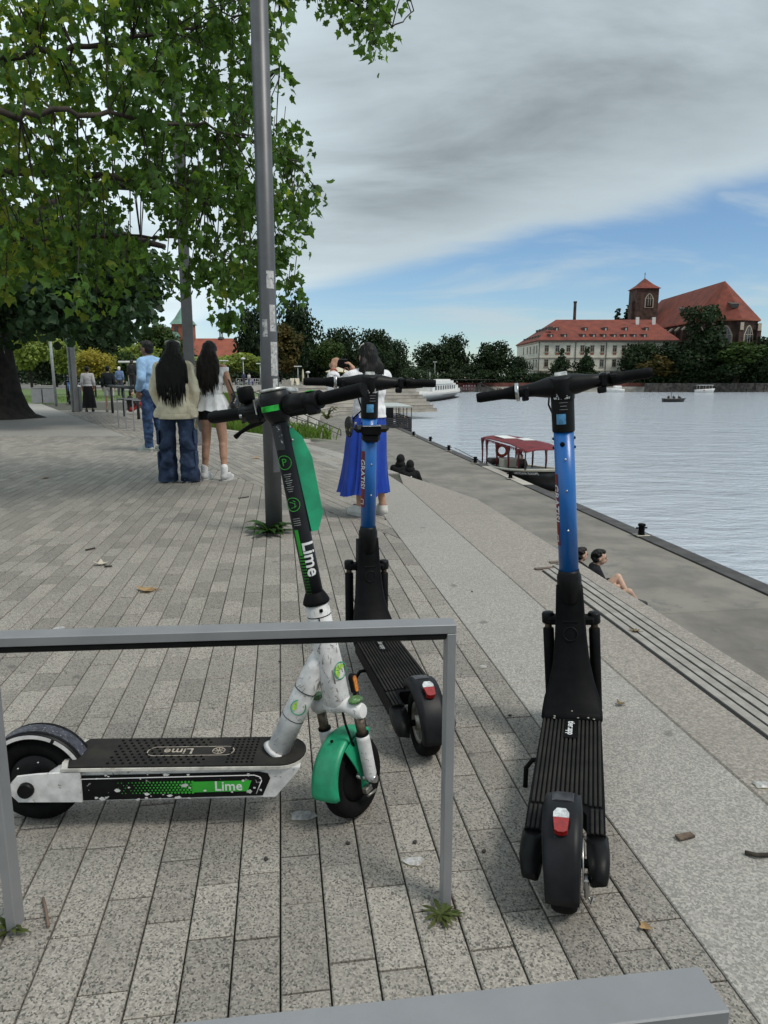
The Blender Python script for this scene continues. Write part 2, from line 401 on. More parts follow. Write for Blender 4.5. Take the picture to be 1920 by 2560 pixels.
for col in range(1, 110):
    t1 = .908 - (col - 1) * wd; t0 = t1 - wd; s = -.6 + r1.random() * .35
    while s < 24:
        ln = r1.choice((.18, .22, .26, .28, .32)); p = [ST(s, t0), ST(s, t1), ST(s + ln, t1), ST(s + ln, t0)]; c = sum(p, Vector()) / 4
        s += ln
        if not in_view(c) or c[1] > 15.5: continue
        p = clip(p, sideB)
        if p: p = clip(p, lambda q: q[1] - 15.45)
        if p is None: continue
        setts.append(p)
A2 = R(114.5); D2 = Vector((math.cos(A2), math.sin(A2), 0)); N2 = Vector((D2[1], -D2[0], 0))
def inE(p):
    # inside the promenade edge (left of it)
    for i in range(8):
        a, b2 = EDGE[i], EDGE[i + 1]
        if a[1] <= p[1] <= b2[1]:
            x = a[0] + (b2[0] - a[0]) * (p[1] - a[1]) / (b2[1] - a[1]); return p[0] < x - .02
    return p[1] < EDGE[0][1]
for col in range(-48, 62):
    s = r1.random() * .3 - 3
    while s < 26:
        ln = r1.choice((.26, .30, .34, .38)); o = B0 + D2 * s + N2 * (col * wd)
        p = [o, o + N2 * wd, o + N2 * wd + D2 * ln, o + D2 * ln]; c = sum(p, Vector()) / 4; s += ln
        if not in_view(c) or c[1] > 27: continue
        if not all(inE(q) for q in p): continue
        p = clip(p, lambda q: -sideB(q))
        if p and c[1] < 9.3: p = clip(p, lambda q: q.dot(NV) - .908)
        if not p: continue
        setts.append(p)
setts.sort(key=lambda p: (sum(p, Vector()) / len(p)).length)
print('setts', len(setts))
nb = MB(); vv = []
for i, p in enumerate(setts):
    vs, fs = sett(p, r1.uniform(-.0015, .0012)); var = r1.random()
    if i < 300:
        b = MB(); b.add(vs, fs); o = b.build('sett', m_pav, promenade, False); setvar(o, [var] * len(fs))
    else:
        nb.add(vs, fs); vv += [var] * len(fs)
o = nb.build('sett_field', m_pav, promenade, False); setvar(o, vv); o['kind'] = 'stuff'

# --- large slabs: granite band, tan terrazzo band, the plaza beyond
def slab(name, pts, mat, h=0, g=.003, c=.004, var=.5):
    vs, fs = sett(pts, h, g, c, .1)
    b = MB(); b.add(vs, fs); o = b.build(name, mat, promenade, False); setvar(o, [var] * len(fs)); return o
js = [-3.9, -.2, 2.72, 5.6, 8.35]
for a, b2 in zip(js, js[1:]):
    slab('granite_slab', [ST(a, .908), ST(a, 1.412), ST(b2, 1.412), ST(b2, .908)], m_band, .0, .002, .003, r1.random())
slab('granite_slab', [ST(8.35, .908), ST(8.35, 1.412), Vector((.0, 9.55, 0)), Vector((-.9, 11.95, 0)), Vector((-1.25, 11.75, 0)), ST(9.1, .908)], m_band, .0, .002, .003, .4)
jt = [-3.9, .9, 3.62, 6.4]
for a, b2 in zip(jt, jt[1:]):
    slab('terrazzo_slab', [ST(a, 1.412), ST(a, 2.008), ST(b2, 2.008), ST(b2, 1.412)], m_tan, .0, .0015, .006, r1.random())
slab('terrazzo_slab', [ST(6.4, 1.412), ST(6.4, 2.008), ST(7.2, 2.005), Vector((.65, 8.3, 0)), Vector((.2, 9.4, 0)), ST(8.35, 1.412)], m_tan, .0, .0015, .006, .5)
b = MB(); b.prism([ST(-3.9, 1.668).to_2d(), ST(-3.9, 1.894).to_2d(), ST(4.60, 1.894).to_2d(), ST(4.38, 1.668).to_2d()], .0006, .0022); b.build('slat_gap_shade', m_black, promenade)  # black strip laid on the slabs, standing in for shade between the slats
for i in range(4):
    t0 = 1.682 + i * .053; s1 = 4.40 + i * .05
    b = MB(); q = [ST(-3.9, t0), ST(-3.9, t0 + .039), ST(s1, t0 + .039), ST(s1, t0)]; b.prism([p.to_2d() for p in q], .0023, .008 - .001 * (i % 2)); b.build('slat', m_wood, promenade)
    if i in (0, 3):
        b = MB(); c = ST(s1 + .03, t0 + .02, .006); b.box(c, (.13, .035, .008), Matrix.Rotation(-DA + R(8), 3, 'Z')); b.build('end_plate', M('rusty_plate', (.13, .10, .075), .8), promenade)
for j in range(0, 14):
    for i in range(0, 22):
        y0 = 15.45 + j * 1.55; x0 = -24 + i * 1.6 + .8 * (j % 2)
        q = [Vector((x0, y0, 0)), Vector((x0 + 1.6, y0, 0)), Vector((x0 + 1.6, y0 + 1.55, 0)), Vector((x0, y0 + 1.55, 0))]
        if x0 + 1.6 < -y0 * .58 - .5 or y0 > 34: continue
        q = clip(q, sideB)
        if not q or not all(inE(p) for p in q): continue
        slab('plaza_slab', q, m_slab, -.002, .004, .004, r1.random())
EK = [Vector((-.01, 9.45, 0)), Vector((.2, 9.42, 0))] + EDGE[3:9]
for a, c in zip(EK[1:], EK[2:]):
    u = (c - a).normalized(); w = Vector((-u[1], u[0], 0)) * .26
    slab('edge_slab', [a + u * .004, c - u * .004, c - u * .004 + w, a + u * .004 + w], m_band, .004, .002, .004, r1.random())
# --- hidden steps down to the quay (solid terraces), quay, kerb, river
b = MB()
for k in range(1, 8):
    z = -.43 * k; ta = 2.011 + .62 * (k - 1); tb = ta + .62
    e = 7.2 - .1 * k; b.prism([ST(-6, ta).to_2d(), ST(-6, tb).to_2d(), ST(e, tb).to_2d(), ST(e, ta).to_2d()], -3.6, z)
terr = tag(b.build('riverside_steps', m_pale2), 'long concrete seating steps falling from the promenade to the quay', 'steps')
b = MB(); b.prism([(-16, -10), ST(-10, 6.3).to_2d(), ST(-10, 10.27).to_2d(), ST(95, 10.27).to_2d(), (-16, 100)], -5.2, -3.4)
quay = struct(b.build('quay', m_conc))
for k in range(18):
    s0 = -8 + k * 5.2; vs, fs = sett([ST(s0, 6.42), ST(s0, 10.262), ST(s0 + 5.2, 10.262), ST(s0 + 5.2, 6.42)], -3.388, .007, .006, 3.44); b = MB(); b.add(vs, fs); o = b.build('quay_panel', m_conc, quay, False); setvar(o, [random.random()] * len(fs))
for k in range(16):
    s0 = -10 + k * 6.6; b = MB(); dz = .05; b.prism([ST(s0 + .006, 10.275).to_2d(), ST(s0 + .006, 10.75).to_2d(), ST(s0 + 6.594, 10.75).to_2d(), ST(s0 + 6.594, 10.275).to_2d()], -5.2, -3.4 + dz)
    kb = tag(b.build('quay_kerb', m_pale if k == 6 else m_kerb), 'pale replaced stone of the quay kerb beside the moored boat' if k == 6 else 'dark kerb stone along the edge of the quay', 'kerb', None if k == 6 else 'dark stones of the quay kerb')
def water_mat():
    m = bpy.data.materials.new('river_water'); m.use_nodes = True; t = m.node_tree; b = t.nodes['Principled BSDF']
    b.inputs['Base Color'].default_value = (.47, .51, .56, 1); b.inputs['Roughness'].default_value = .12; b.inputs['IOR'].default_value = 1.33; b.inputs['Specular IOR Level'].default_value = .9
    vec = nd(t, 'ShaderNodeNewGeometry').outputs['Position']
    mp = nd(t, 'ShaderNodeMapping'); mp.inputs['Scale'].default_value = (.75, 1.6, 1); lk(t, vec, mp.inputs[0])
    h = mth(t, 'ADD', mth(t, 'ADD', noise(t, mp.outputs[0], 1.3, 5, .62, .5), mth(t, 'MULTIPLY', noise(t, mp.outputs[0], .42, 3, .5, .3), 1.4)), mth(t, 'MULTIPLY', noise(t, mp.outputs[0], .16, 3, .5), 1.2))
    bn = nd(t, 'ShaderNodeBump'); bn.inputs['Strength'].default_value = .95; bn.inputs['Distance'].default_value = .24
    lk(t, h, bn.inputs['Height']); lk(t, bn.outputs[0], b.inputs['Normal']); return m
quadsheet('river', [(-60, -300), (2500, -300), (2500, 262), (-60, 262)], -4.3, water_mat())

# --- amphitheatre: terraces cut in steps below the rim
amp = thing('amphitheatre', 'pale concrete amphitheatre of curved seating terraces beyond the promenade', 'amphitheatre')
def insetE(d):
    out = []
    pts = EDGE[4:]
    for i, p in enumerate(pts):
        a = pts[max(0, i - 1)]; c = pts[min(len(pts) - 1, i + 1)]; u = (c - a).normalized(); out.append(p + Vector((u[1], -u[0], 0)) * d)
    return out
for k in range(8):
    z = -.02 - .425 * (k + 1); a = insetE(.15 + .98 * k); c = insetE(.15 + .98 * (k + 1) + .05)
    b = MB(); n = len(a)
    vs = [Vector((*p.to_2d(), z + .425)) for p in a] + [Vector((*p.to_2d(), z)) for p in a] + [Vector((*p.to_2d(), z)) for p in c]
    fs = [(i, i + 1, n + i + 1, n + i) for i in range(n - 1)] + [(n + i, n + i + 1, 2 * n + i + 1, 2 * n + i) for i in range(n - 1)]
    b.add(vs, fs); b.build('terrace', m_pale if k % 3 else m_pale2, amp, False)
b = MB(); a = insetE(-.02); c = insetE(.2)
b.ring([[Vector((*p.to_2d(), -.3)), Vector((*p.to_2d(), .012)), Vector((*q.to_2d(), .012)), Vector((*q.to_2d(), -.3))] for p, q in zip(a, c)], True, (True, True), 0, False); b.build('rim_kerb', m_pale, amp)
# ================================================================ materials of the scooters and racks
m_blackp = M('black_plastic', spec=.18, col=(.006, .006, .0065), rough=.45, var=.2, vs=30, bump=.08, bs=300, scr=((.09, .085, .08), 60, .70))
m_blackm = M('black_matt', spec=.1, col=(.0045, .0045, .005), rough=.6, var=.2, vs=20, scr=((.07, .065, .055), 35, .71))
m_deckr = M('deck_rubber', (.016, .0155, .015), .7, spec=.15, var=.3, vs=14, col2=(.032, .029, .025), bump=.15, bs=200)
m_tyre = M('tyre_rubber', (.006, .006, .006), .85, spec=.12, var=.25, vs=20, bump=.2, bs=200)
m_fend = M('fender_grey', (.011, .011, .013), .45, spec=.2, var=.2, vs=16, scr=((.12, .12, .12), 40, .68))
m_blue = M('blue_paint', (.006, .108, .37), .34, var=.06, vs=6, coat=.1, scr=((.05, .07, .1), 55, .71))
m_white = M('scuffed_white', (.62, .61, .60), .5, var=.12, vs=22, scr=((.22, .205, .19), 46, .605), bump=.05, bs=60)
m_green = M('green_plastic', (.012, .30, .145), .42, var=.18, vs=10, scr=((.02, .08, .06), 40, .70))
m_lime = M('lime_green_print', (.03, .36, .03), .45, var=.1)
m_stemk = M('dark_stem', (.012, .012, .015), .45, spec=.25, var=.2, vs=12, scr=((.40, .40, .40), 44, .72))
m_chrome = M('bright_metal', (.55, .55, .55), .3, 1, var=.15, vs=30)
m_steel = M('dull_alloy', (.34, .32, .28), .5, .8, var=.2, vs=25)
m_rust = M('dirty_stanchion', (.13, .10, .07), .5, .5, var=.3, vs=40)
m_red = M('red_lens', (.28, .008, .006), .15, var=.15, vs=60, coat=.6)
m_clear = M('clear_lens', (.55, .56, .56), .1, var=.2, vs=90, coat=.8)
m_amber = M('amber_reflector', (.62, .19, .015), .2, var=.25, vs=120, coat=.5)
m_prn = M('white_print', (.68, .68, .68), .5, var=.05)
m_prng = M('grey_print', (.33, .33, .32), .6, var=.2, vs=80)
m_tan2 = M('tan_print', (.36, .31, .25), .6, var=.2, vs=60)
m_redst = M('red_sticker', (.15, .01, .01), .5, var=.1)
m_skyst = M('pale_blue_sticker', (.10, .30, .52), .35, var=.2, vs=60)
m_rack = M('grey_painted_steel', (.26, .262, .27), .42, .25, var=.06, vs=5, scr=((.14, .14, .14), 26, .70), bump=.04, bs=150)
m_sil = M('worn_chrome_tape', (.62, .62, .58), .35, .5, var=.25, vs=40, col2=(.25, .25, .24))
m_limefill = M('lime_flesh_print', (.30, .55, .05), .5, var=.15, vs=60)

def wheel(par, X, r, w, spoke=False, mat=m_tyre):
    # X: matrix whose Z axis is the axle
    wh = MB(X)
    k = w / 2
    prof = [(r * .60, -k * .55), (r * .66, -k * .9), (r * .80, -k), (r * .93, -k * .86), (r * .985, -k * .55), (r, 0), (r * .985, k * .55), (r * .93, k * .86), (r * .80, k), (r * .66, k * .9), (r * .60, k * .55)]
    wh.lathe(prof, n=40, cap=(False, False))
    o = wh.build('wheel', mat, par)
    b = MB(X)
    if spoke:
        b.lathe([(r * .50, -k * .6), (r * .62, -k * .75), (r * .62, k * .75), (r * .50, k * .6), (r * .50, -k * .6)], n=32, cap=(False, False))
        for i in range(9):
            a = 2 * math.pi * i / 9; b.box((math.cos(a) * r * .36, math.sin(a) * r * .36, 0), (r * .36, r * .1, k * 1.0), Matrix.Rotation(a, 3, 'Z'))
        b.lathe([(.0, -k * 1.0), (r * .22, -k * 1.0), (r * .22, k * 1.0), (0, k * 1.0)], n=20)
    else:
        b.lathe([(.001, -k * .75), (r * .2, -k * .8), (r * .45, -k * .62), (r * .615, -k * .6), (r * .615, k * .6), (r * .45, k * .62), (r * .2, k * .8), (.001, k * .75)], n=32)
    b.build('rim', m_steel if spoke else m_blackm, o)
    b = MB(X); b.tube([(0, 0, -w * .95), (0, 0, w * .95)], .009, 10); b.build('axle', m_chrome, o)
    return o
def fender(mb, X, Rr, w, a0, a1, th=.006, n=16, sag=.35, mi=0, wf=None):
    # arched mudguard about the Z axis of X, angles in the wheel plane
    rings = []
    for i in range(n + 1):
        u = i / n; a = a0 + (a1 - a0) * u; ww = w * (wf(u) if wf else 1)
        pts = []
        cs = [(-1, -sag), (-.92, -.08), (-.6, .0), (.6, .0), (.92, -.08), (1, -sag)]
        for s2, d in cs: pts.append((Rr + d * ww * .5, s2 * ww / 2))
        inn = [(rr - th, z * .9) for rr, z in pts][::-1]
        rings.append([X @ Vector((rr * math.cos(a), rr * math.sin(a), z)) for rr, z in pts + inn])
    mb.ring(rings, True, (True, True), mi, True)
def axM(x, z, y=0, ang=0):          # axle frame: Z axis along local -y .. +y; X axis forward
    return Matrix.Translation((x, y, z)) @ Matrix.Rotation(math.pi / 2, 4, 'X')

# ---------------------------------------------------------------- blue-stemmed scooters
def blue_scooter(name, label, loc, head, roll, steer, holder, bar_tilt=0, gratis=True):
    t = thing(name, label, 'scooter', loc, (R(roll), 0, R(head)), 'blue stemmed rental scooters')
    r = .112
    wheel(t, axM(.0, r), r, .066, True)
    # rear mudguard with tail light
    b = MB(); Xr = axM(0, r)
    XrF = axM(.022, .102); fender(b, XrF, .152, .09, R(38), R(184), .006, 24, .62, 0, lambda u: .9 + .18 * math.sin(math.pi * min(1, u * 1.1)) * (1 - .35 * u))
    fd = b.build('rear_mudguard', m_fend, t)
    b = MB(); fender(b, XrF, .1545, .052, R(46), R(88), .004, 8, .05, 0); b.build('top_plate', M('plate_grey', (.045, .045, .05), .35, var=.15, vs=20), fd)
    a = R(113); c = XrF @ Vector((math.cos(a) * .156, math.sin(a) * .156, 0)); nrm = Vector((math.cos(a), 0, math.sin(a)))
    Xl = frame(c - nrm * .008, nrm, (0, 1, 0))
    b = MB(Xl); b.prism([(math.cos(q) * .021, .004 + math.sin(q) * .03) for q in [R(k) for k in range(0, 360, 20)]], 0, .014); hs = b.build('tail_light', m_blackp, t)
    b = MB(Xl); b.prism([(-.018, -.004), (-.014, -.032), (0, -.036), (.014, -.032), (.018, -.004)][::-1], .006, .022)
    if (Xl.to_3x3() @ Vector((0, 1, 0))).z < 0: Xf = Xl @ Matrix.Scale(-1, 4, (0, 1, 0))
    else: Xf = Xl
    b = MB(Xf); b.prism([(-.018, -.002), (-.0145, -.034), (-.006, -.039), (.006, -.039), (.0145, -.034), (.018, -.002)], .006, .022); b.build('red_lens', m_red, hs)
    b = MB(Xf); b.prism([(.018, -.001), (.018, .012), (.010, .023), (-.010, .023), (-.018, .012), (-.018, -.001)], .006, .021); b.build('clear_lens', m_clear, hs)
    # deck with ribs and the two prongs beside the wheel
    b = MB(); poly = [(.70, .093), (.20, .098), (.145, .098), (.06, .098), (.06, .054), (.14, .052), (.165, .04), (.165, -.04), (.14, -.052), (.06, -.054), (.06, -.098), (.145, -.098), (.20, -.098), (.70, -.093)]
    b.prism(poly, .098, .150); b.build('deck', m_blackm, t)
    b = MB()
    for i in range(15):
        y = -.086 + i * .0123; x0 = .185 if abs(y) < .056 else .178
        b.box(((x0 + .69) / 2, y, .1535), (.69 - x0, .0078, .006), None, 0, .002)
    for i in range(3):
        for sg in (-1, 1):
            b.box((.112, sg * (.066 + i * .0115), .1535), (.105, .008, .006), None, 0, .002)
    b.build('tread_mat', m_deckr, t)
    for sg in (-1, 1):
        b = MB(); rings = []
        for x, zc, h, w0, w1 in ((.075, .122, .052, .052, .102), (.03, .116, .056, .052, .104), (-.008, .11, .054, .055, .104), (-.034, .10, .042, .060, .099), (-.046, .093, .018, .066, .092)):
            rings.append([(x, sg * w0, zc - h / 2), (x, sg * w1, zc - h / 2 + .006), (x, sg * (w1 + .002), zc + h / 2 - .012), (x, sg * (w1 - .008), zc + h / 2), (x, sg * w0, zc + h / 2)])
        b.ring(rings, True, (True, True)); b.build('axle_cover', m_blackp, t)
        b = MB(); b.tube([(0, sg * .03, r), (0, sg * .09, r)], .011, 10); b.build('axle_bolt', m_blackm, t)
    b = MB(axM(0, r)); b.lathe([(.05, .044), (.058, .044), (.058, .047), (.05, .047)], n=28); b.build('brake_disc', m_chrome, t)
    b = MB(); b.box((-.03, -.052, .075), (.03, .012, .05), None, 0, .003); b.tube([(-.04, -.054, .06), (-.05, -.06, .045), (-.035, -.064, .05)], .002, 6); b.build('brake_caliper', m_chrome, t)
    b = MB(); b.box((.60, 0, .1575), (.125, .04, .003), None, 0, .001); pl = b.build('name_plate', m_blackm, t)
    text('tier.app', .030, Matrix.Translation((.60, 0, .1595)) @ Matrix.Rotation(math.pi, 4, 'Z') @ Matrix.Scale(1, 4), m_prng if holder else m_prn, pl, bold=.0006)
    # cowl that rises from the deck to the stem
    secs = [(.665, .150, .157, .098), (.70, .150, .166, .098), (.735, .15, .196, .092), (.765, .15, .25, .074), (.788, .16, .31, .061), (.806, .20, .38, .054), (.82, .28, .46, .049), (.828, .36, .53, .046), (.832, .44, .565, .044)]
    b = MB(); rings = []
    for x, zb, zt, hw in secs:
        th = .07 if zt > .2 else .05
        n = Vector((-math.cos(R(15)), 0, math.sin(R(15)))) if zt > .25 else Vector((-.3, 0, .95)).normalized()
        top = Vector((x, 0, zt)); bk = top + Vector((th + .02, 0, -.02 if zt > .22 else -.05))
        rings.append([top + Vector((0, hw * .86, 0)), top + Vector((0.012, hw, -.004)), bk + Vector((0, hw * .9, 0)), bk + Vector((0, -hw * .9, 0)), top + Vector((.012, -hw, -.004)), top + Vector((0, -hw * .86, 0))])
    b.ring(rings, True, (True, True), 0, True); cw = b.build('neck_cowl', m_blackm, t)
    b = MB(); b.box((.845, 0, .30), (.06, .07, .30), None, 0, .01); b.build('neck_core', m_blackm, t)
    for y, x in ((.055, .676), (-.02, .672), (-.052, .676), (-.07, .668), (.055, .662), (0, .705)):
        b = MB(); b.ball((x, y, .168 if x > .7 else .1605), (.0045, .0045, .002), 8); b.build('screw', m_steel, cw)
    b = MB(frame((.8075, 0, .398), (-.97, 0, .22), (0, 1, 0))); b.torus(Matrix(), .023, .002, 20, 6); b.build('moulded_ring', m_blackp, cw)
    # steering assembly turns about the stem axis
    S0 = Vector((.853, 0, .56)); ax = Vector((-.045, 0, .65)).normalized()
    XS = Matrix.Translation(S0) @ Quaternion(Vector((0, 0, 1)).rotation_difference(ax)).to_matrix().to_4x4()
    XQ = XS @ Matrix.Rotation(R(steer), 4, 'Z')
    b = MB(XS); b.lathe([(.036, -.06), (.04, -.055), (.0405, -.005), (.041, .0), (.041, .03), (.0355, .045), (.034, .055)], n=28); b.build('clamp_collar', m_blackp, t)
    b = MB(XS); b.lathe([(.0325, .03), (.0325, .53)], n=32); st = b.build('stem', m_blue, t)
    for z in (.20, .335, .44): 
        b = MB(XS); b.ball((-.0325, -.004, z), (.003, .004, .004), 8); b.build('rivet', m_chrome, st)
    for z in (.505, .475):
        for sg in (-1, 1):
            b = MB(XS); b.ball((0, sg * .034, z), (.005, .004, .005), 8); b.build('bolt', m_blackp, st)
    if not holder:
        b = MB(XS); b.lathe([(.0, 0), (.008, 0), (.008, .0015), (0, .0015)], frame((-.0322, .004, .49), (-1, 0, 0)), 16); b.build('key_hole', m_blackm, st)
    # red sticker round the left of the stem
    rr = .0331
    def wrapq(a0, a1, z0, z1, rad, name, mat, par, n=8):
        b = MB(XS); b.ring([[(rad * math.cos(a), rad * math.sin(a), z0), (rad * math.cos(a), rad * math.sin(a), z1)] for a in [a0 + (a1 - a0) * i / n for i in range(n + 1)]], False, (False, False), 0, True)
        return b.build(name, mat, par, False)
    wrapq(R(82), R(136), .145, .39, rr, 'red_sticker', m_redst, st)
    Xt = XS @ frame((rr * math.cos(R(112)) , rr * math.sin(R(112)), .29), (math.cos(R(112)), math.sin(R(112)), 0), (0, 0, -1))
    text('GRATIS!', .036, Xt, m_prn, st, wrap=rr, bold=.0003)
    Xt = XS @ frame((rr * math.cos(R(112)) , rr * math.sin(R(112)), .17), (math.cos(R(112)), math.sin(R(112)), 0), (0, 0, -1))
    b = MB(Xt)
    for d in ((-.010, 0, .002, .018), (.010, 0, .002, .018), (0, .009, .022, .002)): b.box((d[0], d[1], .0008), (d[2], d[3], .0006))
    b.build('emblem', m_prn, st)
    # head: black sleeve, sticker, display, handlebar
    b = MB(XS); b.lathe([(.0355, .528), (.036, .532), (.037, .66), (.034, .672)], n=28); hd = b.build('stem_head', m_blackp, t)
    wrapq(R(196), R(148), .555, .588, .0368, 'blue_label', m_skyst, hd)
    for k, (tx, sz, zz) in enumerate((('ZAKAZ', .0105, .648), ('W 2 OSOBY', .0095, .638))):
        text(tx, sz, XS @ frame((-.0372, 0, zz), (-1, 0, 0), (0, -1, 0)), m_prn, hd, bold=.0003)
    for k in range(3):
        b = MB(XS); b.box((-.0368, -.004, .624 - k * .011), (.0006, .026 - .006 * (k % 2), .0012)); b.build('small_print', m_prng, hd)
    XB = XQ @ Matrix.Translation((0, 0, .675)) @ Matrix.Rotation(R(bar_tilt), 4, 'X')
    b = MB(XB); rings = []
    for y, hx, hz in ((-.15, .017, .017), (-.09, .022, .023), (-.045, .036, .033), (0, .042, .036), (.045, .036, .033), (.09, .022, .023), (.15, .017, .017)):
        rings.append([(hx * math.cos(q), y, hz * math.sin(q)) for q in [2 * math.pi * k / 14 for k in range(14)]])
    b.ring(rings); b.build('handlebar', m_blackp, t)
    b = MB(XB); b.lathe([(.0, .033), (.032, .033), (.034, .03), (.037, -.03), (.036, -.045)], Matrix.Translation((-.010, 0, 0)) @ Matrix.Rotation(R(-14), 4, 'Y'), 24); cp = b.build('head_cap', m_blackp, t)
    b = MB(XB); b.box((-.004, 0, .037), (.034, .04, .006), Matrix.Rotation(R(-14), 3, 'Y'), 0, .002); b.build('display', m_sil, cp)
    for sg in (-1, 1):
        b = MB(XB); n = 28; rings = []
        for i in range(n + 1):
            u = i / n; y = .15 + u * .125; rad = .0165 + .0006 * (i % 2) + .007 * max(0, 1 - u * 3.2)
            if u > .96: rad *= .9
            rings.append([(rad * math.cos(q), sg * y, rad * math.sin(q)) for q in [2 * math.pi * k / 14 for k in range(14)]])
        b.ring(rings); b.build('grip', m_blackm, t)
    b = MB(XB); b.lathe([(.0285, -.006), (.0295, -.004), (.0295, .004), (.0285, .006)], Matrix.Translation((0, .142, 0)) @ Matrix.Rotation(math.pi / 2, 4, 'X'), 24); b.build('bell_ring', m_chrome, t)
    b = MB(XB); b.box((-.006, .112, -.004), (.036, .018, .036), None, 0, .005); b.box((-.01, .118, -.024), (.016, .022, .014), None, 0, .003); b.build('left_clamp', m_blackp, t)
    b = MB(XB); b.box((0, -.13, 0), (.044, .026, .044), None, 0, .006); b.box((-.012, -.12, -.03), (.02, .028, .02), None, 0, .004); b.box((-.02, -.158, .01), (.02, .022, .012), None, 0, .003); b.build('throttle', m_blackp, t)
    b = MB(XB); b.tube([(.02, -.115, -.01), (.045, -.13, -.022), (.05, -.19, -.02), (.046, -.225, -.016)], [.007, .007, .006, .007], 8); b.build('brake_lever', m_blackp, t)
    b = MB(XB); b.tube([(.03, .04, -.01), (.055, .05, -.06), (.052, .02, -.16), (.034, .01, -.2)], .0032, 6); b.build('cable', m_blackm, t)
    # suspension fork and front wheel
    Fz = S0 + ax * (-.0)
    XF = Matrix.Translation((.885, 0, 0)) @ Matrix.Rotation(R(steer), 4, 'Z')
    for sg in (-1, 1):
        b = MB(XF); y = sg * .078
        b.lathe([(.016, .0), (.019, .004), (.019, .30), (.016, .303)], Matrix.Translation((.006, y, .09)), 16); lg = b.build('fork_leg', m_blackm, t)
        b = MB(XF); b.lathe([(.0125, 0), (.0125, .05)], Matrix.Translation((.006, y, .385)), 14); b.build('stanchion', m_rust, lg)
        b = MB(XF); b.lathe([(.018, 0), (.0215, .004), (.0215, .034), (.018, .04), (.001, .041)], Matrix.Translation((.006, y, .41)), 16); b.build('fork_cap', m_blackp, lg)
    b = MB(XF); b.box((0, 0, .425), (.05, .16, .03), None, 0, .008); b.build('fork_crown', m_blackm, t)
    b = MB(XF @ axM(0, r)); fender(b, Matrix(), r + .016, .075, R(20), R(175), .005, 14, .3); b.build('front_mudguard', m_blackp, t)
    wheel(t, XF @ axM(0, r), r, .06)
    # kickstand
    b = MB(); b.tube([(.50, .07, .10), (.50, .115, .095), (.495, .135, .07), (.485, .14, .004)], .0075, 8); b.build('kickstand', m_blackm, t)
    if holder:
        b = MB(XS); b.box((-.035, 0, .487), (.045, .15, .03), None, 0, .013); b.box((-.028, 0, .45), (.05, .075, .04), None, 0, .012); ph = b.build('phone_holder', m_blackp, t)
        b = MB(XS); b.box((-.056, .004, .482), (.018, .082, .036), None, 0, .004); b.build('clamp', m_blackm, ph)
        b = MB(XS); b.box((-.058, .004, .5025), (.018, .078, .004)); b.build('bright_edge', m_chrome, ph)
        b = MB(XS); b.tube([(-.03, .066, .5), (-.03, .066, .515)], .005, 8); b.build('knob', m_steel, ph)
    return t
blue_scooter('electric_scooter', 'blue stemmed scooter standing alone at the right, near the granite band', (.442, 1.545, 0), 74, -4.5, 2, False, -4)
blue_scooter('electric_scooter', 'blue stemmed scooter with phone holder parked behind the green and white scooter', (.136, 2.261, 0), 104, 0, -12, True, 0)
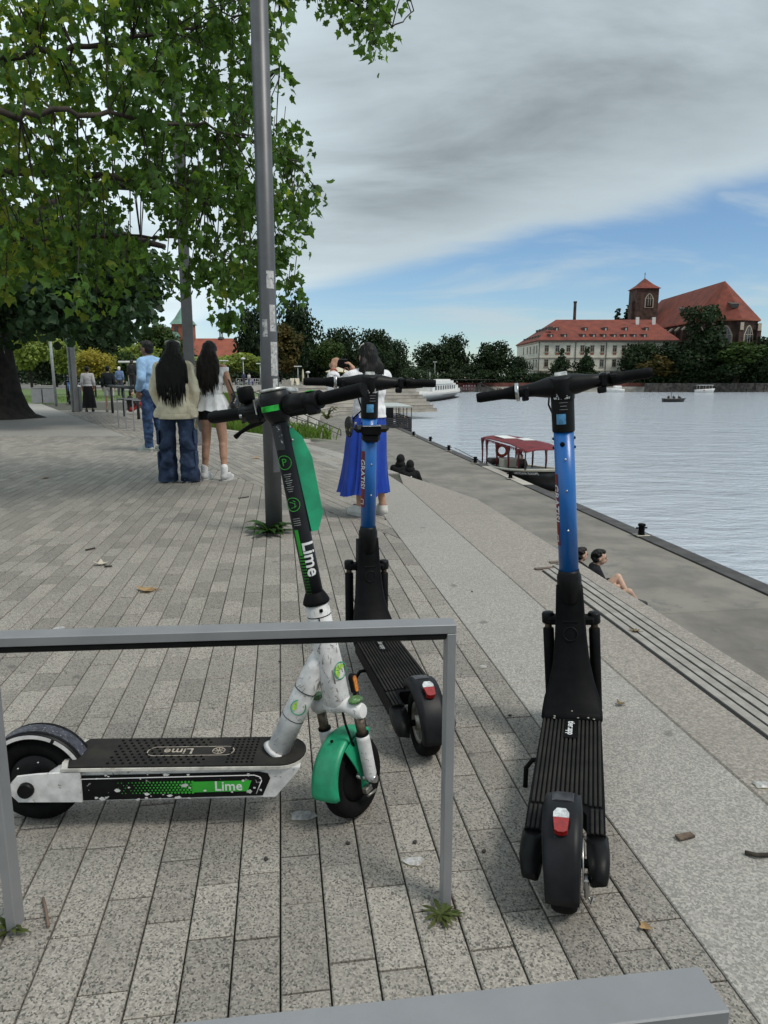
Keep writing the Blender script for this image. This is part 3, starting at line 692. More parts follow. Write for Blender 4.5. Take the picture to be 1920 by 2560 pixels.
# ---------------------------------------------------------------- green and white scooter
def lime_scooter():
    t = thing('electric_scooter', 'scuffed white scooter with green front mudguard and dark stem behind the near rack', 'scooter', (-.991, 1.897, 0), (R(-1), 0, R(1.3)))
    r = .128
    # rear wheel with hub motor
    w = wheel(t, axM(0, r), r, .062)
    b = MB(axM(0, r)); b.lathe([(.001, .036), (.052, .036), (.066, .030), (.074, .024)], n=32, cap=(True, False)); hub = b.build('hub_motor', m_blackp, w)
    for i in range(6):
        a = 2 * math.pi * i / 6 + .3; b = MB(axM(0, r)); b.ball((math.cos(a) * .06, math.sin(a) * .06, .034), .0035, 8); b.build('bolt', m_chrome, w)
    b = MB(); fender(b, axM(0, r), r + .02, .082, R(8), R(168), .006, 24, .35); fd = b.build('rear_mudguard', m_blackp, t)
    b = MB(); fender(b, axM(0, r), r + .0205, .060, R(16), R(150), .003, 24, .0); b.build('pattern_strip', M('fender_pattern', (.05, .05, .065), .5, var=.3, vs=60, scr=((.42, .42, .42), 130, .60)), fd)
    b = MB(axM(0, r)); n = 20
    for a0, a1 in ((30, 62), (66, 168)):
        rg = []
        for i in range(n + 1):
            a = R(a0 + (a1 - a0) * i / n); rg.append([(q * math.cos(a), q * math.sin(a), z) for q, z in ((r + .017, .0418), (r + .006, .0421))])
        b.ring(rg, False, (False, False))
    b.build('white_stripe', m_white, fd, False)
    # deck
    gs2 = random.Random(9)
    prof = [(.045, .092), (.685, .098), (.742, .166), (.755, .186), (.09, .186), (.045, .16)]
    XY = Matrix(((1, 0, 0, 0), (0, 0, -1, 0), (0, 1, 0, 0), (0, 0, 0, 1)))      # x, z drawn; extruded along -y
    b = MB(); b.prism(prof, -.076, .076, XY); dk = b.build('deck', m_white, t)
    n = 10; ry = .086
    out = [(.088, -.05), (.10, -ry), (.70, -ry)] + [(.70 + .068 * math.sin(q), -ry * math.cos(q)) for q in [math.pi * i / n for i in range(1, n)]] + [(.70, ry), (.10, ry), (.088, .05)]
    b = MB(); b.prism(out, .1862, .194); b.build('deck_rim', M('worn_rim', (.55, .53, .48), .5, var=.15, vs=30, scr=((.20, .16, .09), 45, .60)), t)
    inn = [(.02 + x * .972, y * .95) for x, y in out]
    b = MB(); b.prism(inn, .1942, .1985); mt = b.build('grip_mat', m_deckr, t)
    b = MB()
    for i in range(13):
        for j in range(9):
            x = .22 + i * .021 + (j % 2) * .01; y = -.066 + j * .0165
            if x > .36 and abs(y) < .03: continue
            b.box((x, y, .1995), (.006, .006, .003), Matrix.Rotation(.78, 3, 'Z'))
    for i in range(6):
        for j in range(9): b.box((.55 + i * .014, -.066 + j * .0165, .1995), (.005, .005, .003), Matrix.Rotation(.78, 3, 'Z'))
    b.build('grip_studs', m_blackm, mt)['kind'] = 'stuff'
    b = MB(); Xd = Matrix.Translation((.435, 0, .1988)); L2, H2 = .125, .027; ring = []
    for k in range(33):
        a = 2 * math.pi * k / 32; cx = (L2 - H2) * (1 if math.cos(a) > 0 else -1); ring.append([Xd @ Vector((cx + q * math.cos(a), q * math.sin(a), 0)) for q in (H2, H2 - .003)])
    b.ring(ring, False, (False, False)); b.build('oval_print', m_tan2, mt, False)
    text('Lime', .044, Matrix.Translation((.40, 0, .199)) @ Matrix.Rotation(math.pi, 4, 'Z'), m_tan2, mt, bold=.0006)
    b = MB(); b.torus(Matrix.Translation((.515, 0, .1988)), .0175, .0016, 24, 4)
    for k in range(8): b.box((.515 + .008 * math.cos(k * .785), .008 * math.sin(k * .785), .1992), (.014, .0022, .0006), Matrix.Rotation(k * .785, 3, 'Z'))
    b.build('slice_print', m_tan2, mt)
    for sg in (-1, 1):
        # dropout arms to the rear axle
        b = MB(); arm = [(.15, .094), (.15, .184), (.03, .178), (-.025, .172), (-.045, .15), (-.045, .118), (-.025, .096)]
        b.prism(arm, .0765 if sg < 0 else -.0845, .0845 if sg < 0 else -.0765, XY); ar = b.build('rear_arm', m_white, t)
        b = MB(); b.tube([(0, sg * .08, .134), (0, sg * .098, .134)], [.023, .02], 16); b.build('axle_cap', m_blackp, ar)
        # printed side panel
        yy = .0775 if sg < 0 else -.0785
        b = MB(); pan = [(.075, .094), (.115, .155), (.14, .170), (.64, .176), (.665, .17), (.672, .155), (.65, .104)]
        b.prism(pan, yy, yy + .001, XY); pn = b.build('side_panel', M('panel_black', (.006, .006, .0065), .5, spec=.15, var=.2, vs=20, scr=((.50, .49, .47), 30, .645)), t)
        if sg > 0: continue
        Y0 = -.0791
        b = MB(); ln = [(.088, .096), (.122, .148), (.146, .160), (.628, .166), (.644, .16), (.648, .15), (.632, .11)]
        for p, q in zip(ln, ln[1:]): b.tube([(p[0], Y0, p[1]), (q[0], Y0, q[1])], .0014, 6)
        b.build('white_outline', m_prn, pn)
        b = MB(); b.prism([(.455, .116), (.455, .148), (.62, .150), (.608, .118)], .0787, .0793, XY)
        for i in range(22):
            for j in range(5):
                q = i / 21; rad = .0012 + .0028 * q; x = .25 + i * .0098 + (j % 2) * .005; z = .1155 + j * .0078 + .0005 * q
                if i < 5 and (i + j) % 3 == 0: continue
                b.prism([(x + rad * math.cos(k), z + rad * math.sin(k)) for k in [R(45 * u) for u in range(8)]], .0787, .0791, XY)
        b.build('green_print', m_lime, pn)
        b = MB()
        for k in range(46):
            x = gs2.uniform(.1, .67); z = gs2.choice((gs2.uniform(.094, .108), gs2.uniform(.166, .176), gs2.uniform(.1, .172))); q = gs2.uniform(.0015, .0065) * (1.8 if gs2.random() < .12 else 1)
            b.prism([(x + q * gs2.uniform(.5, 1.3) * math.cos(u), z + .6 * q * gs2.uniform(.5, 1.2) * math.sin(u)) for u in [R(60 * v) for v in range(6)]], .0795, .0797, XY)
        b.build('paint_chips', m_white, pn)['kind'] = 'stuff'
        text('Lime', .040, frame((.555, -.0794, .133), (0, -1, 0), (1, 0, .01)), m_prn, pn, bold=.0005)
    # neck
    nb_, nt_ = Vector((.684, 0, .195)), Vector((.815, 0, .49)); na = (nt_ - nb_)
    b = MB(); b.tube([nb_ + na * u for u in (0, .5, .85, 1.0)], [.036, .035, .033, .026], 20, flat=(.86, 1)); nk = b.build('neck', m_white, t)
    b = MB(); b.tube([nb_, nb_ + na * .03], [.047, .039], 20, flat=(.86, 1.05)); b.build('neck_weld', m_white, nk)
    for u in (.36, .64): b = MB(); b.tube([nb_ + na * (u - .003), nb_ + na * (u + .003)], .0362, 20, flat=(.86, 1)); b.build('seam', m_blackm, nk)
    def slice_decal(X, rad, par):
        b = MB(X); b.torus(Matrix.Translation((0, 0, .0006)), rad, rad * .07, 24, 4, 0, 0, math.pi * 2, .3); b.build('slice_outline', m_green, par)
        b = MB(X)
        for k in range(5):
            a0, a1 = R(-65 + k * 44), R(-65 + k * 44 + 38); b.prism([(0.1 * rad * math.cos((a0 + a1) / 2), .1 * rad * math.sin((a0 + a1) / 2))] + [(rad * .8 * math.cos(a0 + (a1 - a0) * q / 4), rad * .8 * math.sin(a0 + (a1 - a0) * q / 4)) for q in range(5)], .0002, .0008)
        b.build('slice_segments', m_limefill, par)
    gs = random.Random(5); b = MB(); L_n = na.length; Xn = frame(nb_, na, (0, -1, 0))
    for k in range(42):
        z = gs.uniform(.03, .95) * L_n; a = gs.uniform(-1.5, 1.5); d_ = gs.uniform(-.35, .35); l_ = gs.uniform(.004, .020); rad = .0315 + .0042 * abs(math.sin(a)) if z < L_n * .8 else .0312
        b.tube([Xn @ Vector((rad * math.cos(a + d_ * u), 1.02 * rad * math.sin(a + d_ * u), z + l_ * u)) for u in (0, .5, 1)], gs.uniform(.0004, .0009), 4)
    b.build('scratch_marks', M('scratch_grey', (.22, .205, .19), .8), nk)['kind'] = 'stuff'
    slice_decal(frame(nb_ + na * .5 + Vector((0, -.0312, 0)), (0, -1, .12), na), .021, nk)
    # head tube, collar, stem (steering axis)
    S0 = Vector((.857, 0, .345)); S1 = Vector((.713, 0, 1.136)); ax = (S1 - S0).normalized()
    XS = Matrix.Translation(S0) @ Vector((0, 0, 1)).rotation_difference(ax).to_matrix().to_4x4()
    XQ = XS @ Matrix.Rotation(R(56), 4, 'Z')
    b = MB(XS); b.lathe([(.036, .0), (.0385, .004), (.0378, .12), (.034, .22), (.033, .30)], n=32); ht = b.build('head_tube', m_white, t)
    b = MB(XS)
    for k in range(40):
        z = gs.uniform(.01, .29); a = gs.uniform(-2.6, -.4); d_ = gs.uniform(-.3, .3); l_ = gs.uniform(.004, .024); rad = .0388 if z < .12 else .0385 - (z - .12) * .038
        b.tube([(rad * math.cos(a + d_ * u), rad * math.sin(a + d_ * u), z + l_ * u) for u in (0, .5, 1)], gs.uniform(.0004, .0009), 4)
    b.tube([(.0385 * math.cos(-1.3), .0385 * math.sin(-1.3), .07), (.0382 * math.cos(-1.32), .0382 * math.sin(-1.32), .11)], .002, 5)
    b.build('scratch_marks', M('scratch_grey'), ht)['kind'] = 'stuff'
    for z in (.205, .262): b = MB(XS); b.lathe([(.0352 if z < .23 else .0338, z), (.0352 if z < .23 else .0338, z + .003)], n=28); b.build('seam', m_blackm, ht)
    b = MB(XS); b.box((.002, -.0342, .235), (.003, .002, .06)); b.box((.012, -.0325, .283), (.010, .004, .010), None, 0, .002); b.build('cut_mark', m_blackm, ht)
    slice_decal(XS @ frame((.0295, -.0248, .10), (.77, -.64, 0), (0, 0, 1)), .024, ht)
    b = MB(XS); b.lathe([(.0355, .298), (.038, .302), (.037, .308), (.0275, .328), (.025, .332)], n=28); b.build('collar', m_blackm, t)
    b = MB(XS); b.lathe([(.0245, .325), (.024, .45), (.0235, .80), (.0235, .835)], n=32); st = b.build('stem', m_stemk, t)
    rr = .0248
    def F_(z, ang=0, rad=rr):      # frame on the stem facing the viewer; x runs down the stem
        a = R(-90 + ang); return XS @ frame((rad * math.cos(a), rad * math.sin(a), z), (math.cos(a), math.sin(a), 0), (0, 0, -1))
    text('Lime', .050, F_(.43, 26), m_prn, st, wrap=rr, bold=.001)
    def wrapbox(z0, z1, a0, a1, mat, par, name, rad=rr):
        b = MB(XS); n = 5; b.ring([[(rad * math.cos(a), rad * math.sin(a), z) for z in (z0, z1)] for a in [R(-90 + a0 + (a1 - a0) * i / n) for i in range(n + 1)]], False, (False, False)); return b.build(name, mat, par, False)
    wrapbox(.442, .515, -42, -16, m_lime, st, 'green_bar', rr + .0008)
    b = MB(XS)
    for i in range(13):
        for j in range(4):
            a = R(-90 - 44 + j * 10); z = .436 - i * .0085; h = .0026 * (1 - i / 18)
            b.box((math.cos(a) * (rr + .0004), math.sin(a) * (rr + .0004), z), (.0004, h * 1.3, h * 1.6), Matrix.Rotation(a, 3, 'Z'))
    b.build('green_dots', m_lime, st)
    for z, nm in ((.70, 'P'), (.585, '')):
        Xc = F_(z, -14); b = MB()
        pts = [(.0185 * math.cos(R(k * 12)), .0185 * math.sin(R(k * 12))) for k in range(31)]
        def wr(x, y, h=.0006): a = y / rr; return Xc @ Vector((x, (rr + h) * math.sin(a), (rr + h) * math.cos(a) - rr))
        b.tube([wr(x, y) for x, y in pts], .0011, 5)
        if nm == '':
            for q in ([(-.008, -.008), (-.002, .006), (.006, .004), (.010, -.006)], [(.004, .008), (.010, .002)], [(-.011, .002), (-.006, .008)]): b.tube([wr(x, y) for x, y in q], .001, 5)
        b.build('pictogram', m_lime, st)
        if nm: text('P', .028, Xc @ Matrix.Rotation(R(90), 4, 'Z'), m_lime, st, 'pictogram_letter', 0, 0, 1)
    b = MB(XS)
    for i in range(9):
        a = R(-90 - 12); w2 = .022 - .005 * (i % 3); z = .667 - i * .0058
        b.ring([[((rr + .0005) * math.cos(q), (rr + .0005) * math.sin(q), zz) for zz in (z, z + .0018)] for q in [a - w2 / rr / 2 + w2 / rr * k / 5 for k in range(6)]], False, (False, False))
    for i in range(4):
        a = R(-90 - 12); w2 = .020; z = .545 - i * .006
        b.ring([[((rr + .0005) * math.cos(q), (rr + .0005) * math.sin(q), zz) for zz in (z, z + .0016)] for q in [a - w2 / rr / 2 + w2 / rr * k / 5 for k in range(6)]], False, (False, False))
    b.build('small_print', m_prng, st, False)
    wrapbox(.735, .80, -60, 10, M('peeled_sticker', (.03, .03, .032), .6, var=.2, scr=((.55, .55, .55), 70, .58)), st, 'peeled_sticker')
    # green reflector wedge on the front of the stem
    b = MB(XS @ Matrix.Rotation(R(18), 4, 'Z')); pl = [(.018, .80), (.050, .76), (.066, .70), (.066, .545), (.044, .50), (.024, .50)]
    b.prism(pl, -.013, .013, Matrix(((1, 0, 0, 0), (0, 0, -1, 0), (0, 1, 0, 0), (0, 0, 0, 1)))); gp = b.build('green_panel', m_green, t)
    for z in (.79, .755): b = MB(XS @ Matrix.Rotation(R(18), 4, 'Z')); b.ball((.022, -.0145, z), .004, 8); b.build('screw', m_chrome, gp)
    # cockpit
    XH = XQ @ Matrix.Translation((0, 0, .835))
    b = MB(XH); b.lathe([(.025, -.03), (.034, -.015), (.039, .0), (.041, .035), (.038, .05), (.032, .056)], n=28); b.box((.03, 0, .022), (.06, .06, .045), None, 0, .012); hd = b.build('cockpit', M('cockpit_black', (.009, .009, .010), .4, spec=.25, var=.2, scr=((.45, .45, .44), 26, .63)), t)
    b = MB(XH); b.lathe([(.034, .055), (.037, .058), (.034, .063), (.001, .064)], n=24); b.build('display', m_sil, hd)
    b = MB(XH); b.box((.05, .0, .05), (.05, .055, .014), Matrix.Rotation(R(8), 3, 'Y'), 0, .004); b.build('phone_pad', m_sil, hd)
    b = MB(XH); n = 10; b.ring([[(.0412 * math.cos(a), .0412 * math.sin(a), z) for z in (.004, .019)] for a in [R(-215 + 86 * i / n) for i in range(n + 1)]], False, (False, False)); b.build('green_light', M('green_lamp', (.02, .45, .05), .25, var=.3, vs=40), hd, False)
    XB = XH @ Matrix.Translation((0, 0, .012))
    b = MB(XB); b.tube([(0, y, z) for y, z in ((-.28, .004), (-.15, .0), (.13, .0), (.235, .004))], .0125, 12); b.build('handlebar', m_blackm, t)
    for sg in (-1, 1):
        b = MB(XB); eg = .28 if sg < 0 else .238; b.tube([(0, sg * (eg - .13), 0), (0, sg * (eg - .122), 0), (0, sg * eg, .004), (0, sg * (eg + .008), .004)], [.016, .0165, .0178, .0165], 16); b.build('grip', m_blackm, t)
    b = MB(XB); b.tube([(0, -.045, .0), (0, -.075, .0), (0, -.112, .0)], [.029, .027, .025], 12); b.box((0, -.078, -.010), (.042, .075, .042), None, 0, .01); b.build('bar_clamp', m_blackp, t)
    b = MB(XB); b.tube([(0, -.112, 0), (0, -.15, 0)], [.026, .024], 14); b.box((-.008, -.128, -.02), (.03, .034, .03), None, 0, .006); th = b.build('throttle', m_blackp, t)
    b = MB(XB); b.box((-.006, -.125, .0255), (.012, .024, .003), None, 0, .001); b.build('green_mark', m_lime, th)
    b = MB(XB); b.box((0, .075, -.006), (.045, .06, .05), None, 0, .01); b.tube([(0, .05, 0), (0, .12, 0)], .024, 12); b.build('brake_clamp', m_blackp, t)
    b = MB(XB); b.tube([(.018, .07, -.02), (.035, .10, -.03), (.042, .15, -.04), (.042, .19, -.052), (.038, .208, -.062)], [.012, .011, .007, .006, .008], 8); b.tube([(.02, .09, -.014), (.05, .18, -.025)], .0035, 6); b.build('brake_lever', m_blackm, t)
    b = MB(XB); b.lathe([(.012, .0), (.021, .006), (.023, .012), (.023, .036), (.019, .045), (.001, .047)], Matrix.Translation((0, .098, .024)), 20); b.box((.02, .125, .022), (.02, .012, .01), None, 0, .003); b.build('bell', m_blackm, t)
    b = MB(XB); b.ball((-.022, .112, -.006), .006, 8); b.build('bolt', m_chrome, t)
    b = MB(XB); b.box((-.01, .052, .01), (.03, .004, .04)); b.build('reflector_tab', m_sil, t)
    # fork and front wheel
    b = MB(XQ); arm = []
    for y, hx, z, hz in ((-.088, .018, -.02, .020), (-.07, .022, -.02, .026), (-.035, .026, -.006, .022), (0, .040, -.004, .026), (.035, .026, -.006, .022), (.07, .022, -.02, .026), (.088, .018, -.02, .020)):
        arm.append([(hx * math.cos(q), y, z + hz * math.sin(q)) for q in [2 * math.pi * k / 14 for k in range(14)]])
    b.ring(arm); b.build('fork_crown', m_white, t)
    wc = XQ.inverted() @ (XQ @ Vector((0, 0, 0)))
    dz = -(.345 - .119) / ax.z
    for sg in (-1, 1):
        y = sg * .068
        b = MB(XQ); b.lathe([(.0205, .008), (.0205, .014), (.018, .018), (.001, .018)], Matrix.Translation((0, y, 0)), 18); b.build('bottle_cap', M('bottle_cap_green', (.10, .22, .07), .5, var=.3, vs=60, scr=((.5, .5, .48), 70, .6)), t)
        b = MB(XQ); b.tube([(0, y, -.035), (0, y, -.105)], .0145, 14); sp_ = b.build('stanchion', m_rust, t)
        b = MB(XQ); b.tube([(0, y, -.088), (0, y, -.094)], .019, 16); b.build('seal', m_blackm, sp_)
        b = MB(XQ); b.tube([(0, y, -.094), (0, y, -.105), (0, y, -.215), (.0, y, -.235)], [.018, .0195, .0185, .012], 16); lg = b.build('fork_leg', m_white, t)
        b = MB(XQ); b.tube([(0, y * .9, dz), (0, y * 1.26, dz)], [.014, .011], 8); b.build('axle_nut', m_chrome, lg)
    Xw = XQ @ Matrix.Translation((0, 0, dz)) @ Matrix.Rotation(math.pi / 2, 4, 'X')
    wheel(t, Xw, .119, .056)
    b = MB(); fender(b, Xw, .139, .080, R(52), R(180), .005, 22, .35, 0, lambda u: .84 + .32 * u); fm = b.build('front_mudguard', m_green, t)
    b = MB(Xw)
    for sg in (-1, 1):
        pl = [(.125 * math.cos(R(a)), .125 * math.sin(R(a))) for a in (60, 75, 90, 105, 118)] + [(-.03, .05), (-.012, .0), (-.018, -.03), (.012, -.028), (.02, .03)]
        b.prism(pl, sg * .043 - .002, sg * .043 + .002)
    b.build('mudguard_stay', m_green, fm)
    for x, z in ((.02, .105), (.005, .07), (.0, .0)): 
        b = MB(Xw); b.ball((x, z, .047), .0042, 8); b.build('screw', m_chrome, fm)
    b = MB(Xw); b.ball((-.056, .136, .0), .005, 8); b.build('rivet', m_blackm, fm)
    b = MB(XQ); b.tube([(-.02, -.03, -.02), (-.035, -.045, -.05), (-.03, -.05, -.10), (-.02, -.046, -.12)], .0035, 8); b.build('brake_cable', m_blackm, t)
    b = MB(Xw); b.box((-.01, -.03, .055), (.03, .018, .018), None, 0, .003); b.tube([(-.02, -.045, .06), (.02, -.05, .062)], .004, 6); b.build('quick_release', m_steel, t)
    b = MB(XQ @ Matrix.Translation((.052, -.03, .035))); b.prism([(.012 * math.cos(R(k * 20)), (.018 if math.sin(R(k * 20)) > 0 else -.018) + .012 * math.sin(R(k * 20))) for k in range(18)], -.006, .006, frame((0, 0, 0), (0, -1, .0), (1, 0, 0))); rf = b.build('side_reflector', m_blackp, t)
    b = MB(XQ @ Matrix.Translation((.052, -.0362, .035))); b.prism([(.0075 * math.cos(R(k * 20)), (.017 if math.sin(R(k * 20)) > 0 else -.017) + .0075 * math.sin(R(k * 20))) for k in range(18)], .0, .003, frame((0, 0, 0), (0, -1, .0), (1, 0, 0))); b.build('amber_lens', m_amber, rf)
    b = MB(); b.tube([(.45, .05, .09), (.45, .10, .085), (.44, .13, .06), (.43, .135, .004)], .008, 8); b.build('kickstand', m_blackm, t)
lime_scooter()

# ---------------------------------------------------------------- bicycle racks
def rack(label, a, b2, name='bicycle_rack'):
    a = Vector(a); b2 = Vector(b2); u = (b2 - a); L = u.length; ang = math.atan2(u[1], u[0])
    t = thing(name, label, 'bike rack', a, (0, 0, ang), 'grey steel bicycle racks')
    D, T, H = .05, .021, .715
    for x in (T / 2, L - T / 2):
        b = MB(); b.box((x, 0, (H - T) / 2 - .02), (T, D, H - T + .04), None, 0, .0015); b.build('post', m_rack, t)
    b = MB(); b.box((L / 2, 0, H - T / 2), (L, D, T), None, 0, .0015); b.build('top_bar', m_rack, t)
    b = MB(); b.box((L / 2, 0, H - T - .0075), (L - 2 * T - .001, D * .9, .015), None, 0, .003); b.build('rubber_strip', m_blackp, t)
    return t
rack('grey steel bicycle rack standing in front of the green and white scooter', (-.868, 1.468, 0), (.160, 1.555, 0))
rack('grey steel bicycle rack nearest the viewer, cut off by the bottom edge', (-.72, .432, 0), (.300, .562, 0))

# ---------------------------------------------------------------- lamp posts
m_pole = M('grey_pole_paint', (.088, .09, .096), .42, .2, var=.1, vs=4, bump=.05, bs=60)
m_bare = M('torn_paper', (.48, .48, .47), .7, var=.2, vs=30, scr=((.14, .145, .155), 24, .56))
t = thing('lamp_post', 'grey round lamp post with torn stickers growing from the paving', 'lamp post', (-.904, 5.80, 0))
b = MB(); b.lathe([(.069, -.02), (.069, 1.52), (.0665, 1.53), (.064, 6.4)], n=32); pole = b.build('pole', m_pole, t)
b = MB(); b.lathe([(.0, 6.4), (.3, 6.42), (.3, 6.5), (.05, 6.56), (.001, 6.56)], n=24); b.build('lamp_head', m_pole, t)
b = MB(); b.prism([(-.05, .12), (.05, .12), (.05, .55), (-.05, .55)], .0, .002, frame((0, -.0685, 0), (0, -1, 0), (1, 0, 0)));
b = MB()
n = 6; rg = [[(.0694 * math.cos(a), .0694 * math.sin(a), z) for z in (.5, .85)] for a in [R(-75 + 50 * i / n) for i in range(n + 1)]]
b.ring(rg, False, (False, False)); b.build('service_hatch', m_pole, pole, False)
for a0, a1, z0, z1, dr in ((-70, -18, 1.26, 1.52, 0), (-62, -22, 1.10, 1.24, 0), (-125, -88, 1.56, 1.69, -.003), (-70, -25, 1.60, 1.80, -.003), (-85, -30, 1.92, 2.05, -.003), (-60, -30, 1.42, 1.5, 0), (-115, -80, 1.05, 1.10, 0)):
    n = 6; rad = .0696 + dr; b = MB(); b.ring([[(rad * math.cos(a), rad * math.sin(a), z) for z in (z0, z1)] for a in [R(a0 + (a1 - a0) * i / n) for i in range(n + 1)]], False, (False, False)); b.build('torn_sticker', m_bare, pole, False)
t = thing('lamp_mast', 'flat dark grey mast rising behind the woman in the cream hoodie', 'lamp post', (-3.55, 13.4, 0), (0, 0, R(16)))
b = MB(); b.box((0, 0, 3.2), (.19, .16, 6.4), None, 0, .012); b.build('mast', m_pole, t)
b = MB(); b.box((.1, 0, .16), (.34, .24, .32), None, 0, .01); b.build('mast_base', m_rack, t)
b = MB(); b.box((.0, -.5, 6.46), (.14, 1.2, .1), None, 0, .02); b.build('lamp_arm', m_pole, t)
# ================================================================ people
m_skin = M('skin_tan', (.42, .235, .155), .55, var=.08, vs=14)
m_skin2 = M('skin_brown', (.20, .105, .065), .55, var=.08, vs=14)
m_skin3 = M('skin_fair', (.52, .33, .24), .55, var=.08, vs=14)
def cloth(name, col, rough=.85, var=.1, bump=.6, bs=9, scr=None):
    return M(name, col, rough, var=var, vs=7, bump=bump, bs=bs, spec=.2, scr=scr)
def fabric(name, col, folds=10, depth=.02, rough=.85, stretch=(1, 1, .35), var=.1, spec=.2):
    # woven cloth with soft folds that run down the garment
    m = M(name, col, rough, var=var, vs=7, spec=spec); t = m.node_tree; b = t.nodes['Principled BSDF']
    tcn = nd(t, 'ShaderNodeTexCoord'); mp = nd(t, 'ShaderNodeMapping'); mp.inputs['Scale'].default_value = stretch; lk(t, tcn.outputs['Object'], mp.inputs[0])
    bn = nd(t, 'ShaderNodeBump'); bn.inputs['Strength'].default_value = .9; bn.inputs['Distance'].default_value = depth
    lk(t, noise(t, mp.outputs[0], folds, 3, .5, .6), bn.inputs['Height']); lk(t, bn.outputs[0], b.inputs['Normal']); return m
m_hairb = fabric('black_hair', (.005, .0045, .004), 45, .012, .55, (1, 1, .06), .2, .3)
m_hairbr = fabric('dark_brown_hair', (.011, .007, .005), 45, .012, .55, (1, 1, .06), .2, .3)
m_sole = M('shoe_sole', (.5, .5, .48), .7)
J0 = dict(pel=(0, 0, .95), che=(0, 0, 1.25), nek=(0, -.01, 1.43), hed=(0, .015, 1.585),
          shL=(-.165, 0, 1.385), elL=(-.215, -.03, 1.12), wrL=(-.215, .04, .88), shR=(.165, 0, 1.385), elR=(.215, -.03, 1.12), wrR=(.215, .04, .88),
          hiL=(-.085, 0, .92), knL=(-.095, .02, .50), anL=(-.1, -.025, .085), hiR=(.085, 0, .92), knR=(.095, .02, .50), anR=(.1, -.025, .085), toL=(-.115, .15, .03), toR=(.115, .15, .03))
def JJ(**k):
    j = dict(J0); j.update(k); return {a: Vector(b) for a, b in j.items()}
def hand(w, d, n, curl=.5, side=1):
    # palm, four unequal fingers with a knuckle bend, thumb from the side of the palm
    d = Vector(d).normalized(); n = Vector(n); n = (n - d * n.dot(d)).normalized(); s = d.cross(n) * side
    out = [(w, .027, w + d * .05, .03), (w + d * .045 + s * .022, .017, w + d * .075 + s * .024, .014), (w + d * .045 - s * .022, .017, w + d * .072 - s * .024, .013)]
    for k, L in ((-1.5, .058), (-.5, .072), (.5, .078), (1.5, .068)):
        a = w + d * .078 + s * k * .0205; m = a + (d * math.cos(curl * .6) + n * math.sin(curl * .6)) * L * .52; e = m + (d * math.cos(curl * 1.8) + n * math.sin(curl * 1.8)) * L * .5
        out += [(a, .0095, m, .009), (m, .009, e, .0075)]
    a = w + d * .03 + s * .03; m = a + (d * .6 + s * .7 + n * .25).normalized() * .035; e = m + (d * .85 + n * .45 + s * .1).normalized() * .03
    return out + [(a, .012, m, .0105), (m, .0105, e, .0085)]
def headp(j, turn=0):
    h = j['hed']; q = Matrix.Rotation(turn, 3, 'Z'); f = lambda x, y, z: h + q @ Vector((x, y, z))
    return [('e', h + Vector((0, 0, .02)), (.076, .094, .098), q), ('e', f(0, .028, -.045), (.058, .066, .068), q), (f(0, .092, -.005), .011, f(0, .112, -.028), .013), (f(0, .09, -.062), .016, f(0, .092, -.066), .016), ('e', f(.078, -.008, -.02), (.012, .02, .032), q), ('e', f(-.078, -.008, -.02), (.012, .02, .032), q), (f(-.03, .088, .01), .012, f(.03, .088, .01), .012), (j['nek'] - Vector((0, 0, .05)), .056, f(0, -.02, -.06), .05)]
def face(t, j, turn, s=1):
    h = j['hed']; q = Matrix.Rotation(turn, 3, 'Z'); f = lambda x, y, z: h + q @ Vector((x, y, z))
    b = MB()
    for sg in (-1, 1): b.ball(f(sg * .031, .092, -.006), (.011, .006, .006), 8)
    b.build('eyes', M('eye_dark', (.02, .015, .012), .3), t)
    b = MB(); b.ball(f(0, .094, -.058), (.022, .008, .006), 8); b.build('mouth', M('lip', (.30, .12, .10), .5), t)
    b = MB()
    for sg in (-1, 1): b.tube([f(sg * .014, .096, .016), f(sg * .032, .095, .02), f(sg * .05, .085, .014)], .004, 6)
    b.build('eyebrows', m_hairb, t)
def torso(j, g=0):
    p, c = j['pel'], j['che']; u = (j['nek'] - p).normalized()
    w = (j['shR'] - j['shL']).normalized()
    q = Matrix((w, u.cross(w), u)).transposed()
    return [('e', p + u * .02, (.150 + g, .108 + g, .125), q), ('e', (p + c) / 2 + u * .03, (.128 + g, .095 + g, .2), q), ('e', c, (.150 + g, .105 + g, .17), q), (c + u * .09 - w * .10, .072 + g, c + u * .09 + w * .10, .072 + g), (j['shL'], .05 + g, j['nek'] - u * .02, .045 + g), (j['shR'], .05 + g, j['nek'] - u * .02, .045 + g)]
def arm(j, k, g=0, upto=1.0):
    s_, e, w = j['sh' + k], j['el' + k], j['wr' + k]; o = [(s_, .05 + g, e, .04 + g)]
    if upto > .5: x = e + (w - e) * min(1, (upto - .5) * 2); o.append((e, .04 + g, x, .03 + g))
    return o
def leg(j, k, g=0, g2=None, upto=1.0):
    h, n, a = j['hi' + k], j['kn' + k], j['an' + k]; g2 = g if g2 is None else g2; o = [(h, .085 + g, n, .056 + (g + g2) / 2)]
    if upto > .5: 
        x = n + (a - n) * min(1, (upto - .5) * 2); o += [(n, .054 + (g + g2) / 2, x, .036 + g2), (n + (a - n) * .15 + Vector((0, -.012, 0)), .05 + (g + g2) / 2, n + (a - n) * .5 + Vector((0, -.01, 0)), .046 + (g + g2) / 2)]
    return o
def foot(j, k, g=0): 
    a, t_ = j['an' + k], j['to' + k]; heel = Vector((a[0], a[1], t_[2] + .012)) + (a - t_).normalized() * .02
    return [(a, .036 + g, Vector((a[0], a[1], t_[2] + .02)), .036 + g), (heel, .036 + g, t_, .032 + g), (a, .03 + g, (a + t_) / 2 + Vector((0, 0, .012)), .036 + g)]
